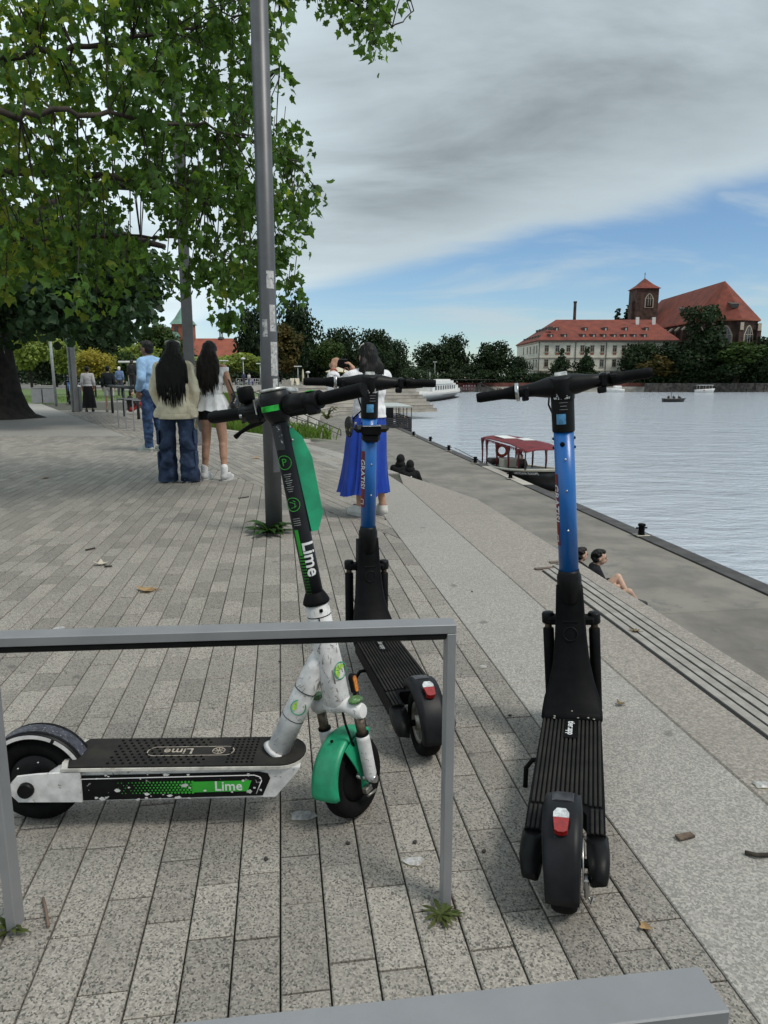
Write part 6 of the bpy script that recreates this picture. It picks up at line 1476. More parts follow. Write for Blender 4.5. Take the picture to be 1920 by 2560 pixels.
b = MB(); b.box(((X0 + X1) / 2, Y0 - .75, ZE - .15), (X1 - X0 + 1.6, .3, .5)); b.build('gutter', m_pipe, sem)
for px in (1339, 1428, 1503, 1580, 1620):
    x = (px - 960) / F * 271.6; b = MB(); b.tube([(x, Y0 - .2, -1.3), (x, Y0 - .2, 13.6)], .13, 6); b.build('downpipe', m_pipe, sem)
wx = [(p - 960) / F * 272 for p in (1357, 1383, 1410, 1444, 1468, 1493, 1523, 1545, 1568, 1594, 1618)]
windows(sem, wx, (11.2,), Y0, 1.45, 2.3, -1, 'x', True); windows(sem, wx, (6.0,), Y0, 1.45, 2.7, -1, 'x'); windows(sem, wx, (.9,), Y0, 1.45, 2.1, -1, 'x')
windows(sem, (276, 281, 288, 294, 302), (11.2, 6.0, .9), X0, 1.6, 2.5, -1, 'y')
slope = (ZR - ZE) / ((Y1 - Y0) / 2)
def dormer(x, z, y=None):
    y = Y0 + (z - ZE) / slope; d = MB(); d.box((x, y + .2, z + .5), (1.5, 1.6, 1.5)); o = d.build('dormer', m_pipe, rf)
    d = MB(); d.box((x, y - .62, z + .5), (.5, .08, 1.0)); d.build('dormer_window', M('dormer_pane', (.45, .46, .46), .3), sem)
    d = MB(); d.add([(x - 1.0, y - .8, z + 1.25), (x + 1.0, y - .8, z + 1.25), (x + 1.0, y + 2.4, z + 1.7), (x - 1.0, y + 2.4, z + 1.7)], [(0, 1, 2, 3)]); d.build('dormer_roof', m_roof, rf, False)
for px in (1379, 1449, 1498, 1547, 1597): dormer((px - 960) / F * 282, 18.2)
for px in (1365, 1398, 1443, 1468, 1493, 1518, 1542, 1566, 1591): dormer((px - 960) / F * 276, 15.3)
for k in range(6):
    for z, off in ((15.2, 0), (18.4, 1)):
        if off and k > 4: continue
        yy = Y0 + 8 + k * 5.4 - off * .5; xx = X0 + (z - ZE) * 11 / (ZR - ZE); b = MB(); b.box((xx + .2, yy, z + .5), (1.6, 1.6, 1.3)); b.build('dormer', m_pipe, rf)
for px, yy in ((1576, 803), (1616, 803)):
    x = (px - 960) / F * 288; b = MB(); b.box((x, 289, 21.2), (1.1, .9, 5)); b.build('chimney', m_wht, rf)
# church
ch = thing('gothic_church', 'brick gothic church with steep red roof and polygonal apse', 'church')
cx, hw, ze, zr = 125.5, 11.2, 21.0, 35.6
ap = [(cx - hw, 338), (cx - hw, 276), (cx - 8.2, 265.5), (cx, 261.5), (cx + 8.2, 265.5), (cx + hw, 276), (cx + hw, 338)]
b = MB(); b.prism(ap, -1.3, ze); b.build('walls', m_brickd, ch)
b = MB(); ov = [(cx + (x - cx) * 1.07, y if y > 300 else 276 + (y - 276) * 1.08) for x, y in ap]
vs = [(x, y, ze) for x, y in ov] + [(cx, 276, zr), (cx, 338, zr - .6)]
b.add(vs, [(0, 1, 7, 8), (1, 2, 7), (2, 3, 7), (3, 4, 7), (4, 5, 7), (5, 6, 8, 7), (6, 0, 8)]); crf = b.build('roof', m_roof, ch, False)
b = MB(); b.ring([[(x, y, ze - .5), (x, y, ze + .05)] for x, y in ov], False, (False, False)); b.build('eaves', m_redbr, ch, False)
def arch_window(par, c, nrm, w2, h2, name='window'):
    X = frame(c, nrm, Vector((0, 0, 1)).cross(Vector(nrm))); n = 8
    pts = [(-w2, -h2), (w2, -h2), (w2, h2 * .3)] + [(w2 * (1 - u) , h2 * (.3 + .7 * math.sin(u * math.pi / 2))) for u in [i / n for i in range(1, n)]] + [(0, h2)] + [(-w2 * u, h2 * (.3 + .7 * math.cos(u * math.pi / 2))) for u in [i / n for i in range(1, n)]] + [(-w2, h2 * .3)]
    b = MB(X); b.prism([(x * 1.28, y * 1.1) for x, y in pts], 0, .15); f = b.build('window', m_trim, par); b = MB(X); b.prism(pts, .16, .22); b.build('pane', m_glassd, f)
    b = MB(X)
    for x in (-w2 * .33, w2 * .33): b.box((x, 0, .25), (.16, h2 * 1.6, .1))
    b.box((0, h2 * .35, .25), (w2 * 1.9, .16, .1)); b.build('tracery', m_trim, f)
for i in (1, 2, 3, 4):
    a, c = Vector((*ap[i], 0)), Vector((*ap[i + 1], 0)); mid = (a + c) / 2; u = (c - a).normalized(); nr = Vector((u[1], -u[0], 0))
    arch_window(ch, mid + nr * .05 + Vector((0, 0, 14.2)), nr, 1.9, 4.4)
    b = MB(); q = a + Vector((-.3, -.6, 0)); b.prism([(q[0] - .8, q[1] - 1.4), (q[0] + .8, q[1] - 1.4), (q[0] + .8, q[1] + 1), (q[0] - .8, q[1] + 1)], -1.3, 17.5); b.box((q[0], q[1] - .9, 18.2), (1.3, 1.2, 2.6), None); b.build('buttress', m_brickd, ch)
    b = MB(); b.box((q[0], q[1] - 1.55, 18.4), (1.2, .2, 2.6)); b.build('pale_cap', m_trim, ch)
for k in range(8):
    y = 280 + k * 6.5; b = MB(); b.box((cx - hw - .8, y, 8.5), (1.8, 1.3, 19.6)); b.build('buttress', m_brickd, ch); b = MB(); b.box((cx - hw - 1.0, y, 19.0), (2.0, 1.4, .5), Matrix.Rotation(R(-40), 3, 'Y')); b.build('pale_cap', m_trim, ch)
for x, y, z in ((cx - 8.2, 292, 26), (cx - 1, 265.8, 25.5)):
    b = MB(); b.add([(x - 1.4, y - 1.6, z + .9), (x + 1.4, y - 1.6, z + .9), (x + 1.2, y + 2.5, z + 1.9), (x - 1.2, y + 2.5, z + 1.9), (x - 1.2, y - 1.2, z - .5), (x + 1.2, y - 1.2, z - .5)], [(0, 1, 2, 3), (0, 4, 5, 1), (0, 3, 4), (1, 5, 2)]); b.build('roof_hatch', m_pipe, crf, False)
tw_ = thing('church_tower', 'square brown brick tower with red pyramid roof and belfry window', 'tower')
b = MB(); b.box((112.9, 325, 18.4), (9.6, 9.6, 39.4)); b.build('shaft', m_brickd, tw_)
b = MB(); b.box((107.6, 323, 16), (1.4, 2.6, 34)); b.build('corner_buttress', m_brickd, tw_)
b = MB(); b.add([(107.4, 319.5, 38.1), (118.4, 319.5, 38.1), (118.4, 330.5, 38.1), (107.4, 330.5, 38.1), (109.9, 322, 39.9), (115.9, 322, 39.9), (115.9, 328, 39.9), (109.9, 328, 39.9), (112.9, 325, 42.9)], [(0, 1, 5, 4), (1, 2, 6, 5), (2, 3, 7, 6), (3, 0, 4, 7), (4, 5, 8), (5, 6, 8), (6, 7, 8), (7, 4, 8), (0, 3, 2, 1)]); b.build('roof', m_roof, tw_)
b = MB(); b.tube([(112.9, 325, 42.7), (112.9, 325, 45.2)], .12, 6); b.box((112.9, 325, 44.6), (.9, .12, .12)); b.build('cross', m_pipe, tw_)
arch_window(tw_, Vector((113.7, 320.15, 33.0)), (0, -1, 0), 1.45, 2.7)
b = MB(); b.tube([(82.5, 322, 10), (82.5, 322, 32.4)], [.75, .6], 12); b.tube([(82.5, 322, 32.2), (82.5, 322, 32.9)], .75, 12); tag(b.build('factory_chimney', m_brickd), 'thin brick chimney behind the cream building roof', 'chimney')
# left skyline
hl = thing('market_hall', 'red roofed hall with small lantern turret behind the trees', 'building')
xa, xb = P(470, 850, 232).x, P(600, 850, 232).x
b = MB(); b.box(((xa + xb) / 2, 240, 3), (xb - xa - 1, 14, 8)); b.build('walls', m_redbr, hl)
b = MB(); hip(b, xa, xb, 232, 248, 6.6, P(520, 846, 240).z, .5, 3.4); b.build('roof', M('orange_tiles', (.25, .07, .04), .85, var=.12, vs=.4, coord='pos'), hl)
q = P(553, 846, 240); b = MB(); b.lathe([(1.0, -.3), (1.0, .25), (.55, .5)], Matrix.Translation(q), 12); 
for k in range(6): b.tube([q + Vector((.5 * math.cos(k), .5 * math.sin(k), .4)), q + Vector((.5 * math.cos(k), .5 * math.sin(k), 2.0))], .09, 5)
b.lathe([(.75, 2.0), (.7, 2.3), (.55, 2.7), (.2, 3.0), (.15, 3.4), (.03, 4.3)], Matrix.Translation(q), 12); b.build('lantern', m_pipe, hl)
tg_ = thing('spired_tower', 'red brick tower with tall green copper spire behind the mast', 'tower', P(463, 900, 245))
z0 = tg_.location.z; zt = P(463, 812, 245).z - z0; za = P(455, 762, 245).z - z0
b = MB(); b.box((0, 0, zt / 2), (6.2, 6.2, zt + 1)); b.build('shaft', m_redbr, tg_)
b = MB(); b.add([(-3.6, -3.6, zt), (3.6, -3.6, zt), (3.6, 3.6, zt), (-3.6, 3.6, zt), (-2.2, -2.2, zt + 2), (2.2, -2.2, zt + 2), (2.2, 2.2, zt + 2), (-2.2, 2.2, zt + 2), (0, 0, za)], [(0, 1, 5, 4), (1, 2, 6, 5), (2, 3, 7, 6), (3, 0, 4, 7), (4, 5, 8), (5, 6, 8), (6, 7, 8), (7, 4, 8)]); b.tube([(0, 0, za - .3), (0, 0, za + 2.6)], .08, 5); b.build('spire', m_copper, tg_)
b = MB(); b.add([(-5.6, -4, zt - 4), (-.2, -4, zt - 4), (-.2, 0, zt - 4), (-5.6, 0, zt - 4), (-2.9, -2, zt - .2)], [(0, 1, 4), (1, 2, 4), (2, 3, 4), (3, 0, 4)]); b.box((-2.9, -2, zt - 7), (4.6, 3.6, 6)); b.build('side_turret', m_copper, tg_)
for x in (-1.6, 1.6): b = MB(); b.box((x, -3.15, zt - 1.6), (1.1, .2, 1.8)); b.build('window', m_glassd, tg_)

# ================================================================ boats
m_hullk = M('black_hull', (.008, .008, .009), .35, var=.15, vs=3)
m_maro = M('maroon_canvas', (.17, .02, .026), .8, var=.15, vs=3, trans=.15)
m_crm = M('cream_paint', (.60, .56, .46), .5, var=.08, vs=2)
def hull(b, L, beam, zg, zw, mi=0, n=14, bowx=.35, flare=.75, stern=.6):
    rings = []
    for i in range(n + 1):
        u = i / n; x = u * L; w = beam / 2 * (stern + (1 - stern) * min(1, u * 3)) * (1 if u < .6 else max(.02, (1 - ((u - .6) / .4) ** 2.2))); g_ = zg(u)
        rings.append([(x + bowx * u, -w, g_), (x, -w * flare, (g_ + zw) / 2), (x - bowx * u, -w * .3, zw - .5), (x - bowx * u, w * .3, zw - .5), (x, w * flare, (g_ + zw) / 2), (x + bowx * u, w, g_)])
    b.ring(rings, True, (True, True), mi, True); return rings
tb = thing('tour_boat', 'black hulled tour boat with maroon canopy moored at the quay', 'boat', ST(40.3, 12.35, -4.3), (0, 0, -DA - R(92) + R(0)))
tb.rotation_euler = (0, 0, math.atan2(-DV[1], -DV[0]))
gz = lambda u: .62 + .75 * u ** 1.7
b = MB(); hull(b, 9.2, 2.3, gz, 0); b.build('hull', m_hullk, tb)
b = MB(); rg = []
for i in range(29):
    u = i / 28; w2 = 1.15 * (.6 + .4 * min(1, u * 3)) * (1 if u < .6 else max(.02, (1 - ((u - .6) / .4) ** 2.2))); x = u * 9.2 + .35 * u; rg.append((x, w2, gz(u)))
for sg in (-1, 1): b.tube([(x, sg * (w2 + .02), z + .03) for x, w2, z in rg], .075, 6)
b.add([(x, sg * (w2 + .0), z + .02) for x, w2, z in rg[16:] for sg in (-1, 1)], [(2 * i, 2 * i + 1, 2 * i + 3, 2 * i + 2) for i in range(len(rg[16:]) - 1)]); b.build('cream_gunwale', m_crm, tb, False)
b = MB(); b.add([(x, sg * w2 * .96, .35) for x, w2, z in rg for sg in (-1, 1)], [(2 * i, 2 * i + 1, 2 * i + 3, 2 * i + 2) for i in range(28)]); b.build('sole', M('boat_sole', (.2, .17, .13), .8), tb, False)
b = MB(); rr_ = []
for x, dz in ((.1, -.12), (.4, 0), (3, .06), (5.5, .08), (7.4, 0), (7.9, -.08)):
    rr_.append([(x, -1.02, 2.10 + dz), (x, -.98, 2.15 + dz), (x, -.5, 2.23 + dz), (x, .5, 2.23 + dz), (x, .98, 2.15 + dz), (x, 1.02, 2.10 + dz), (x, .5, 2.20 + dz), (x, -.5, 2.20 + dz)])
b.ring(rr_, True, (True, True), 0, False); cn = b.build('canopy', m_maro, tb)
b = MB()
for sg in (-1, 1):
    for k in range(30): x = .2 + k * .26; b.add([(x, sg * 1.03, 2.11), (x + .26, sg * 1.03, 2.11), (x + .21, sg * 1.03, 2.0), (x + .13, sg * 1.03, 1.96), (x + .05, sg * 1.03, 2.0)], [(0, 1, 2, 3, 4)])
b.build('scalloped_valance', m_maro, cn, False)
b = MB(); b.box((2.4, -.3, 2.30), (1.8, .7, .03)); b.box((4.3, .2, 2.33), (1.1, .6, .03)); b.build('roof_board', m_wht, cn)
for x in (.4, 1.3, 3.2, 5.2, 6.8, 7.7):
    for sg in (-1, 1):
        zb = gz(x / 9.2); b = MB(); b.tube([(x, sg * .98, zb), (x, sg * .98, 2.1)], .035, 6); b.build('canopy_post', m_pipe, tb)
        if x in (1.3, 3.2, 6.8, 5.2, .4): b = MB(); b.tube([(x, sg * 1.0, zb + .1), (x + .03, sg * 1.0, 1.3), (x - .05, sg * 1.0, 1.75), (x, sg * 1.0, 2.08)], [.04, .05, .07, .13], 8, flat=(1, .4)); b.build('tied_curtain', m_maro, tb)
b = MB(); b.box((2.6, .1, .75), (.9, 1.3, .8), None, 0, .05); b.build('engine_box', m_crm, tb)
for x in (2.16,): 
    for y in (-.25, .35): b = MB(); b.box((2.13, y, 1.0), (.03, .14, .14)); b.build('yellow_label', M('yellow_lbl', (.5, .35, .03), .6), tb)
b = MB(); b.box((5.4, 0, .72), (3.0, 1.7, .12)); b.build('bench', M('bench_dark', (.05, .035, .03), .7), tb)
b = MB(); b.box((1.0, 0, .85), (1.0, 1.6, .3), None, 0, .1); b.build('stern_bench', M('bench_dark'), tb)
nm = text('WROCLAVIA  PLOOOPPL', .16, frame((7.75, -.93, 1.02), (.36, -.92, -.35), (1, .40, .12)), m_prn, tb, bold=.004)
for x in (4.5, 6.0): b = MB(); b.tube([(x, -1.2, .35), (x, -1.2, .85)], .12, 8); b.build('fender', m_maro, tb)
lb = thing('lifebuoy', 'orange red lifebuoy hanging under the maroon boat canopy', 'lifebuoy', tb.matrix_world @ Vector((0, 0, 0)))
bpy.context.view_layer.update(); lb.matrix_world = tb.matrix_world @ Matrix.Translation((2.0, -.35, 1.52)) @ Matrix.Rotation(R(90), 4, 'Y'); b = MB(); b.torus(Matrix(), .29, .085, 28, 10); b.build('ring', M('lifebuoy_orange', (.42, .05, .02), .5), lb)
def on_boat(label, root, loc, head, top, bottom=(.02, .02, .02), s=1):
    p = small(label, (0, 0, 0), 0, s, top, bottom, True); p.matrix_world = root.matrix_world @ Matrix.Translation(loc) @ Matrix.Rotation(R(head), 4, 'Z') @ Matrix.Scale(s, 4); return p
on_boat('person in dark coat sitting under the maroon boat canopy', tb, (4.6, -.1, .72), -100, (.10, .08, .07))
b = MB(); b.tube([tb.matrix_world @ Vector((.4, -1.0, .7)), ST(42.6, 10.75, -3.2), ST(43.4, 10.55, -3.1)], .02, 6); tag(b.build('mooring_rope', m_pipe), 'thin rope from the tour boat stern to a quay bollard', 'rope')
hb = thing('ferry_barge', 'dark open barge with slatted sides and flat roof at the quay end', 'boat', P(962, 940, 66) + Vector((0, 0, -5.56)), (0, 0, -DA))
hb.location.z = -4.3
b = MB(); b.box((1.2, 4, .25), (2.5, 9, 1.2), None, 0, .1); b.build('hull', m_hullk, hb)
b = MB(); b.box((1.1, 4, 2.82), (2.75, 9.2, .12)); b.build('flat_roof', M('grey_roof', (.40, .42, .40), .6), hb)
for y in (-.4, 2, 4, 6, 8.4):
    for x in (.02, 1.2, 2.38):
        if x == 1.2 and y > 0: continue
        b = MB(); b.box((x, y, 1.8), (.07, .07, 2.0)); b.build('roof_post', m_pipe, hb)
for k in range(6):
    b = MB(); b.box((1.2, -.45, .92 + k * .17), (2.4, .04, .12)); b.build('slat', M('slat_dark', (.03, .03, .034), .6), hb); b = MB(); b.box((2.42, 4, .92 + k * .17), (.04, 8.8, .12)); b.build('slat', M('slat_dark'), hb)
b = MB(); b.box((.6, 3, 1.9), (1.0, 2, 1.7)); b.build('wheelhouse', m_hullk, hb)
b = MB(); b.torus(frame((.4, -.55, .35), (0, 1, .2)), .16, .06, 16, 8); b.build('tyre_fender', m_wht, hb)
on_boat('person sitting in the dark barge, left of two', hb, (1.35, 1.0, .95), 180, (.02, .02, .02)) if False else None
bpy.context.view_layer.update()
on_boat('person sitting in the dark barge, left of two', hb, (1.45, 1.2, 1.15), 180, (.02, .02, .02)); on_boat('person sitting in the dark barge, right of two', hb, (2.0, 1.2, 1.12), 170, (.03, .02, .02))
sh = thing('passenger_ship', 'white passenger ship with dark waterline behind the raised handlebar', 'ship', P(1120, 990, 196), (0, 0, 0)); sh.location.z = -4.3
bow = P(1014, 1000, 150); d = Vector((bow.x, bow.y, 0)) - Vector((sh.location.x, sh.location.y, 0)); sh.rotation_euler = (0, 0, math.atan2(d.y, d.x)); LS = d.length
b = MB(); hull(b, LS, 7.6, lambda u: 1.9 + .9 * max(0, u - .6) * 2, 0, bowx=.8, stern=.9); b.build('hull', m_wht, sh)
b = MB(); hull(b, LS + .05, 7.75, lambda u: .22, 0, bowx=.1, stern=.9); b.build('dark_waterline', m_hullk, sh)
for y in (-3.84, 3.84): b = MB(); b.box((LS * .3, y, 1.25), (LS * .55, .1, .12)); b.build('rubbing_strake', m_pipe, sh)
b = MB(); b.box((LS * .44, 0, 2.8), (LS * .62, 6.2, 2.0)); b.build('lower_cabin', m_wht, sh)
b = MB(); b.box((LS * .48, 0, 4.1), (LS * .52, 6.6, .7)); b.box((LS * .42, 0, 4.6), (LS * .4, 5.0, .35)); b.build('upper_deck', m_wht, sh)
b = MB(); b.box((2.6, 0, 2.5), (3.4, 5.6, 1.6)); b.box((1.4, 0, 1.9), (2.2, 6.4, 1.0)); b.build('stern_house', m_wht, sh)
for k in range(9): 
    for y in (-3.12, 3.12): b = MB(); b.box((LS * .17 + k * LS * .062, y, 2.9), (LS * .036, .06, .9)); b.build('window', M('ship_pane', (.12, .14, .15), .2), sh)
for x in (LS * .3, LS * .5): b = MB(); b.tube([(x, 0, 4.7), (x, 0, 6.4)], .05, 6); b.build('mast', m_wht, sh)
db = thing('dark_rowing_boat', 'small black boat with three people out on the river', 'boat', P(1684, 1003, 158), (0, 0, R(6))); db.location.z = -4.3
b = MB(); hull(b, 5.0, 1.7, lambda u: .75 + .1 * abs(u - .4), 0); b.build('hull', m_hullk, db); db.location.x -= 2.4
b = MB(); b.tube([(1.9, 0, .6), (1.9, 0, 2.6)], .05, 6); b.build('mast', m_pipe, db); b = MB(); b.box((2.4, 0, .7), (4, 1.0, .1)); b.build('thwart', m_pipe, db)
bpy.context.view_layer.update()
for k, (x, w1) in enumerate(((1.3, 'left'), (2.4, 'middle'), (3.6, 'right'))): on_boat('dark figure sitting in the small black boat, %s of three' % w1, db, (x, 0, .62), 150 + 30 * k, (.02, .02, .022))
mb_ = thing('motor_boat', 'white motor boat with sun roof moored at the far stone wall', 'boat', P(1738, 977, 249), (0, 0, R(4))); mb_.location.z = -4.3
b = MB(); hull(b, 6.6, 2.2, lambda u: 1.0 + .4 * u, 0); b.build('hull', m_wht, mb_); b = MB(); b.box((3.2, 0, 2.5), (5.2, 2.2, .12)); b.build('sun_roof', m_wht, mb_)
for x in (1.0, 3.2, 5.4):
    for y in (-.9, .9): b = MB(); b.tube([(x, y, .9), (x, y, 2.5)], .05, 5); b.build('roof_post', m_wht, mb_)
b = MB(); b.ball((2.6, -1.0, .8), (.25, .08, .25), 10); b.build('badge', m_org, mb_)
mb2 = thing('motor_boat', 'white boat at the far wall partly hidden by the right handlebar grip', 'boat', P(1560, 977, 252), (0, 0, R(184))); mb2.location.z = -4.3
b = MB(); hull(b, 6.0, 2.0, lambda u: 1.1 + .4 * u, 0); b.build('hull', m_wht, mb2); b = MB(); b.box((2.4, 0, 1.7), (2.6, 1.6, 1.1), None, 0, .2); b.build('cabin', m_wht, mb2)
# ================================================================ small things of the place
def bollard(label, x, y):
    q = G(x, y, -3.35); t = thing('bollard', label, 'bollard', q, (0, 0, -DA), 'mooring bollards on the quay kerb')
    b = MB(); b.box((0, 0, .012), (.40, .34, .024), None, 0, .008); b.build('base_plate', m_steel, t)
    b = MB(); b.lathe([(.10, .02), (.095, .05), (.085, .26), (.11, .29), (.11, .33), (.09, .35), (.001, .355)], n=18); b.build('post', m_blackm, t)
    b = MB(); b.tube([(-.17, 0, .22), (.17, 0, .22)], .025, 8); b.build('cross_bar', m_blackm, t)
for x, y, l in ((1603, 1338, 'mooring bollard nearest the viewer on the quay kerb'), (1276, 1196, 'mooring bollard beside the tour boat hull'), (1188, 1158, 'mooring bollard at the tour boat stern'), (1122, 1127, 'mooring bollard beyond the tour boat stern'), (1076, 1104, 'mooring bollard between tour boat and barge'), (1034, 1090, 'mooring bollard near the dark barge')): bollard(l, x, y)
# parasols on both banks
def parasol(label, loc, w, h, group='open cream parasols on the far bank'):
    t = thing('parasol', label, 'parasol', loc, (0, 0, .3), group); b = MB(); b.tube([(0, 0, 0), (0, 0, h)], .05, 6); b.build('pole', m_wht, t)
    b = MB(); b.add([(w / 2 * math.cos(R(45 * k)), w / 2 * math.sin(R(45 * k)), h * .72 - (.12 if k % 2 else 0)) for k in range(8)] + [(0, 0, h)], [(k, (k + 1) % 8, 8) for k in range(8)]); b.build('canopy', m_canv, t, False)
for x, l in ((1162, 'open parasol above the lettered sign'), (1586, 'open parasol behind the right handlebar grip'), (1672, 'open parasol on the stone wall left of the motor boat'), (1875, 'open parasol on the stone wall at the right edge')):
    q = P(x, 940, 263); q.z = -1.3; parasol(l, q, 3.6, 2.6)
q = P(845, 940, 118); q.z = 0; parasol('cream cafe parasol behind the photographer arm', q, 4.2, 2.7, None)
t = thing('closed_parasol', 'closed cream parasol on the cafe terrace', 'parasol', P(758, 964, 100)); t.location.z = 0
b = MB(); b.tube([(0, 0, 0), (0, 0, 2.2)], .03, 6); b.lathe([(.10, .25), (.17, .35), (.15, .9), (.14, 1.4), (.09, 1.9), (.02, 2.2)], n=12); b.build('furled_canopy', m_canv, t)
# park lamps
def park_lamp(label, x, D, ytop, kind, name='park_lamp', r=.06):
    q = P(x, 940, D); q.z = 0; h = P(x, ytop, D).z; t = thing(name, label, 'lamp post', q, (0, 0, 0), 'pale park lamps'); b = MB(); b.tube([(0, 0, 0), (0, 0, h)], [r, r * .8], 8); b.build('pole', M('pale_galvanised', (.42, .45, .45), .5, .3), t)
    b = MB(); (b.lathe([(.05, -.1), (.3, .0), (.34, .08), (.2, .2), (.001, .24)], Matrix.Translation((0, 0, h)), 14) if kind == 'g' else b.box((0, 0, h), (1.1, .35, .12), None, 0, .03)); b.build('lamp_head', m_wht, t)
for x, D, y, k, l in ((609, 101, 898, 'g', 'globe topped park lamp above the railing'), (651, 104, 909, 't', 'flat topped park lamp just left of the lamp post'), (745, 106, 916, 't', 'flat topped park lamp left of the closed parasol'), (561, 92, 902, 't', 'flat topped park lamp beside the peplum girl hair'), (770, 108, 932, 'g', 'low globe lamp right of the closed parasol'), (322, 44, 905, 't', 'pale lamp behind the table rails'), (1087, 200, 905, 't', 'thin lamp mast behind the white ship')): park_lamp(l, x, D, y, k)
t = thing('leaning_pole', 'thin pale pole beside the two grey boxes', 'pole', G(141, 1015)); b = MB(); b.tube([(0, 0, -.1), (-.06, 0, 4.6)], .06, 10); b.build('shaft', M('pale_galvanised'), t)
t = thing('lamp_mast', 'tall pale round mast with flat panel left of the walking couple', 'lamp post', G(190, 1030)); b = MB(); b.tube([(-.12, .1, -.1), (-.12, .1, 5.2)], .075, 10); b.build('round_pole', M('pale_galvanised'), t); b = MB(); b.box((.04, 0, 2.6), (.16, .13, 5.4), Matrix.Rotation(.4, 3, 'Z'), 0, .01); b.build('flat_mast', m_rack, t)
for i, (x, l) in enumerate(((97, 'grey metal box on the plaza, left of two'), (125, 'grey metal box on the plaza, right of two'))):
    t = thing('metal_box', l, 'box', G(x, 1009), (0, 0, .1), 'grey metal boxes on the plaza'); b = MB(); b.box((0, 0, .37), (.46, .4, .68), None, 0, .012); b.build('body', m_rack, t); b = MB(); b.box((0, 0, .725), (.48, .42, .03), None, 0, .008); b.build('lid', m_steel, t)
t = thing('litter_bin', 'slim dark litter bin beside the woman in long skirt', 'bin', G(196, 1028), (0, 0, .1)); b = MB(); b.box((0, 0, .44), (.24, .3, .86), None, 0, .02); b.build('body', m_pole, t); b = MB(); b.box((0, 0, .895), (.26, .32, .045), None, 0, .012); b.build('lid', m_wht, t); b = MB(); b.box((0, -.152, .74), (.18, .01, .1)); b.build('opening', m_blackm, t)
# racks and handrail beyond
for x, y, l in ((296, 1067, 'distant bicycle rack by the grass, furthest of three'), (315, 1072, 'distant bicycle rack by the grass, middle of three'), (335, 1078, 'distant bicycle rack by the grass, nearest of three')):
    a = G(x, y); rack(l, a, a + Vector((1.03, .09, 0)))
t = thing('handrail', 'dark green handrail on thick posts at the edge of the grass', 'handrail'); pp = [G(282, 1033), G(312, 1041), G(347, 1048)]
m_dg = M('dark_green_paint', (.02, .03, .028), .5)
for q in pp: b = MB(); b.tube([q, q + Vector((0, 0, .90))], .045, 8); b.build('post', m_dg, t)
b = MB(); b.tube([pp[0] + Vector((-.2, .3, .92)), pp[1] + Vector((0, 0, .92)), pp[2] + Vector((.5, -.7, .92))], .05, 8); b.build('top_rail', m_dg, t)
for q, q2 in ((P(575, 976, 50), P(668, 1009, 50)), (P(592, 966, 54), P(700, 1003, 54)), (P(690, 1030, 53), P(819, 1071, 54)), (P(742, 1028, 57), P(852, 1075, 57))):
    t = thing('stair_handrail', ('stair handrail on the amphitheatre, upper left front', 'stair handrail on the amphitheatre, upper left rear', 'stair handrail on the amphitheatre, lower front with tall end post', 'stair handrail on the amphitheatre, lower rear beside the skirt')[min(3, len([o for o in C.objects if o.name.startswith('stair_handrail')]))], 'handrail', (0, 0, 0), (0, 0, 0), 'stair handrails of the amphitheatre')
    b = MB(); b.tube([q, q2], .04, 6); b.build('top_rail', m_dg, t); b = MB(); b.tube([q - Vector((0, 0, .4)), q2 - Vector((0, 0, .4))], .025, 6); b.build('lower_rail', m_dg, t)
    for k in range(5): p_ = q.lerp(q2, k / 4); b = MB(); b.tube([p_, p_ - Vector((0, 0, 1.0))], .045, 6); b.build('post', m_dg, t)
t = thing('plaza_railing', 'low pale railing where people stand on the upper plaza', 'railing'); a, c = P(590, 940, 100), P(648, 940, 100); a.z = c.z = 0
for k in range(7): q = a.lerp(c, k / 6); b = MB(); b.tube([q, q + Vector((0, 0, .9))], .03, 6); b.build('post', M('pale_galvanised'), t)
for z in (.9, .5): b = MB(); b.tube([a + Vector((0, 0, z)), c + Vector((0, 0, z))], .03, 6); b.build('rail', M('pale_galvanised'), t)
for k, x in enumerate((708, 716, 724)):
    q = P(x, 940, 99); q.z = 0; b = MB(); b.box((0, 0, .35), (.42, .4, .75 - .15 * (k == 2)), None, 0, .02); o = b.build('concrete_block', m_pale, None); o.location = q; tag(o, 'pale concrete block on the upper plaza, %s of three' % ('left', 'middle', 'right')[k], 'block', 'concrete blocks on the plaza')
for k, x in enumerate((730, 744)):
    q = P(x, 940, 99); q.z = 0; t = thing('deck_chair', 'beige deck chair on the upper plaza, %s of two' % ('left', 'right')[k], 'chair', q, (0, 0, .4 * k), 'deck chairs on the plaza')
    b = MB(); b.box((0, .1, .5), (.55, .05, 1.0), Matrix.Rotation(R(-28), 3, 'X')); b.build('sling', m_canv, t)
    for sg in (-1, 1): b = MB(); b.tube([(sg * .28, -.4, 0), (sg * .28, .35, .95)], .025, 5); b.tube([(sg * .28, .4, 0), (sg * .28, -.3, .45)], .025, 5); b.build('frame_side', m_wood, t)
for k, (x, y, D) in enumerate(((714, 985, 90), (735, 991, 86), (756, 999, 82), (778, 1005, 79))):
    q = P(x, y, D); o = MB(); o.box((0, 0, 0), (1.5, .7, .42)); o = o.build('wooden_seat', M('brown_seat', (.17, .12, .09), .8)); o.location = q; tag(o, 'brown wooden seat block on the terraces, %s from the left' % ('first', 'second', 'third', 'fourth')[k], 'seat', 'wooden seats on the terraces')
# distant parked scooter
src = [o for o in C.objects if o.name.startswith('electric_scooter') and 'white scooter' in o.get('label', '')][0]
c = copy_tree(src); c.location = G(178, 1012); c.rotation_euler = (0, 0, R(118)); c['label'] = 'distant pale green scooter parked beside the bin and mast'; src['group'] = c['group'] = 'white and green rental scooters'
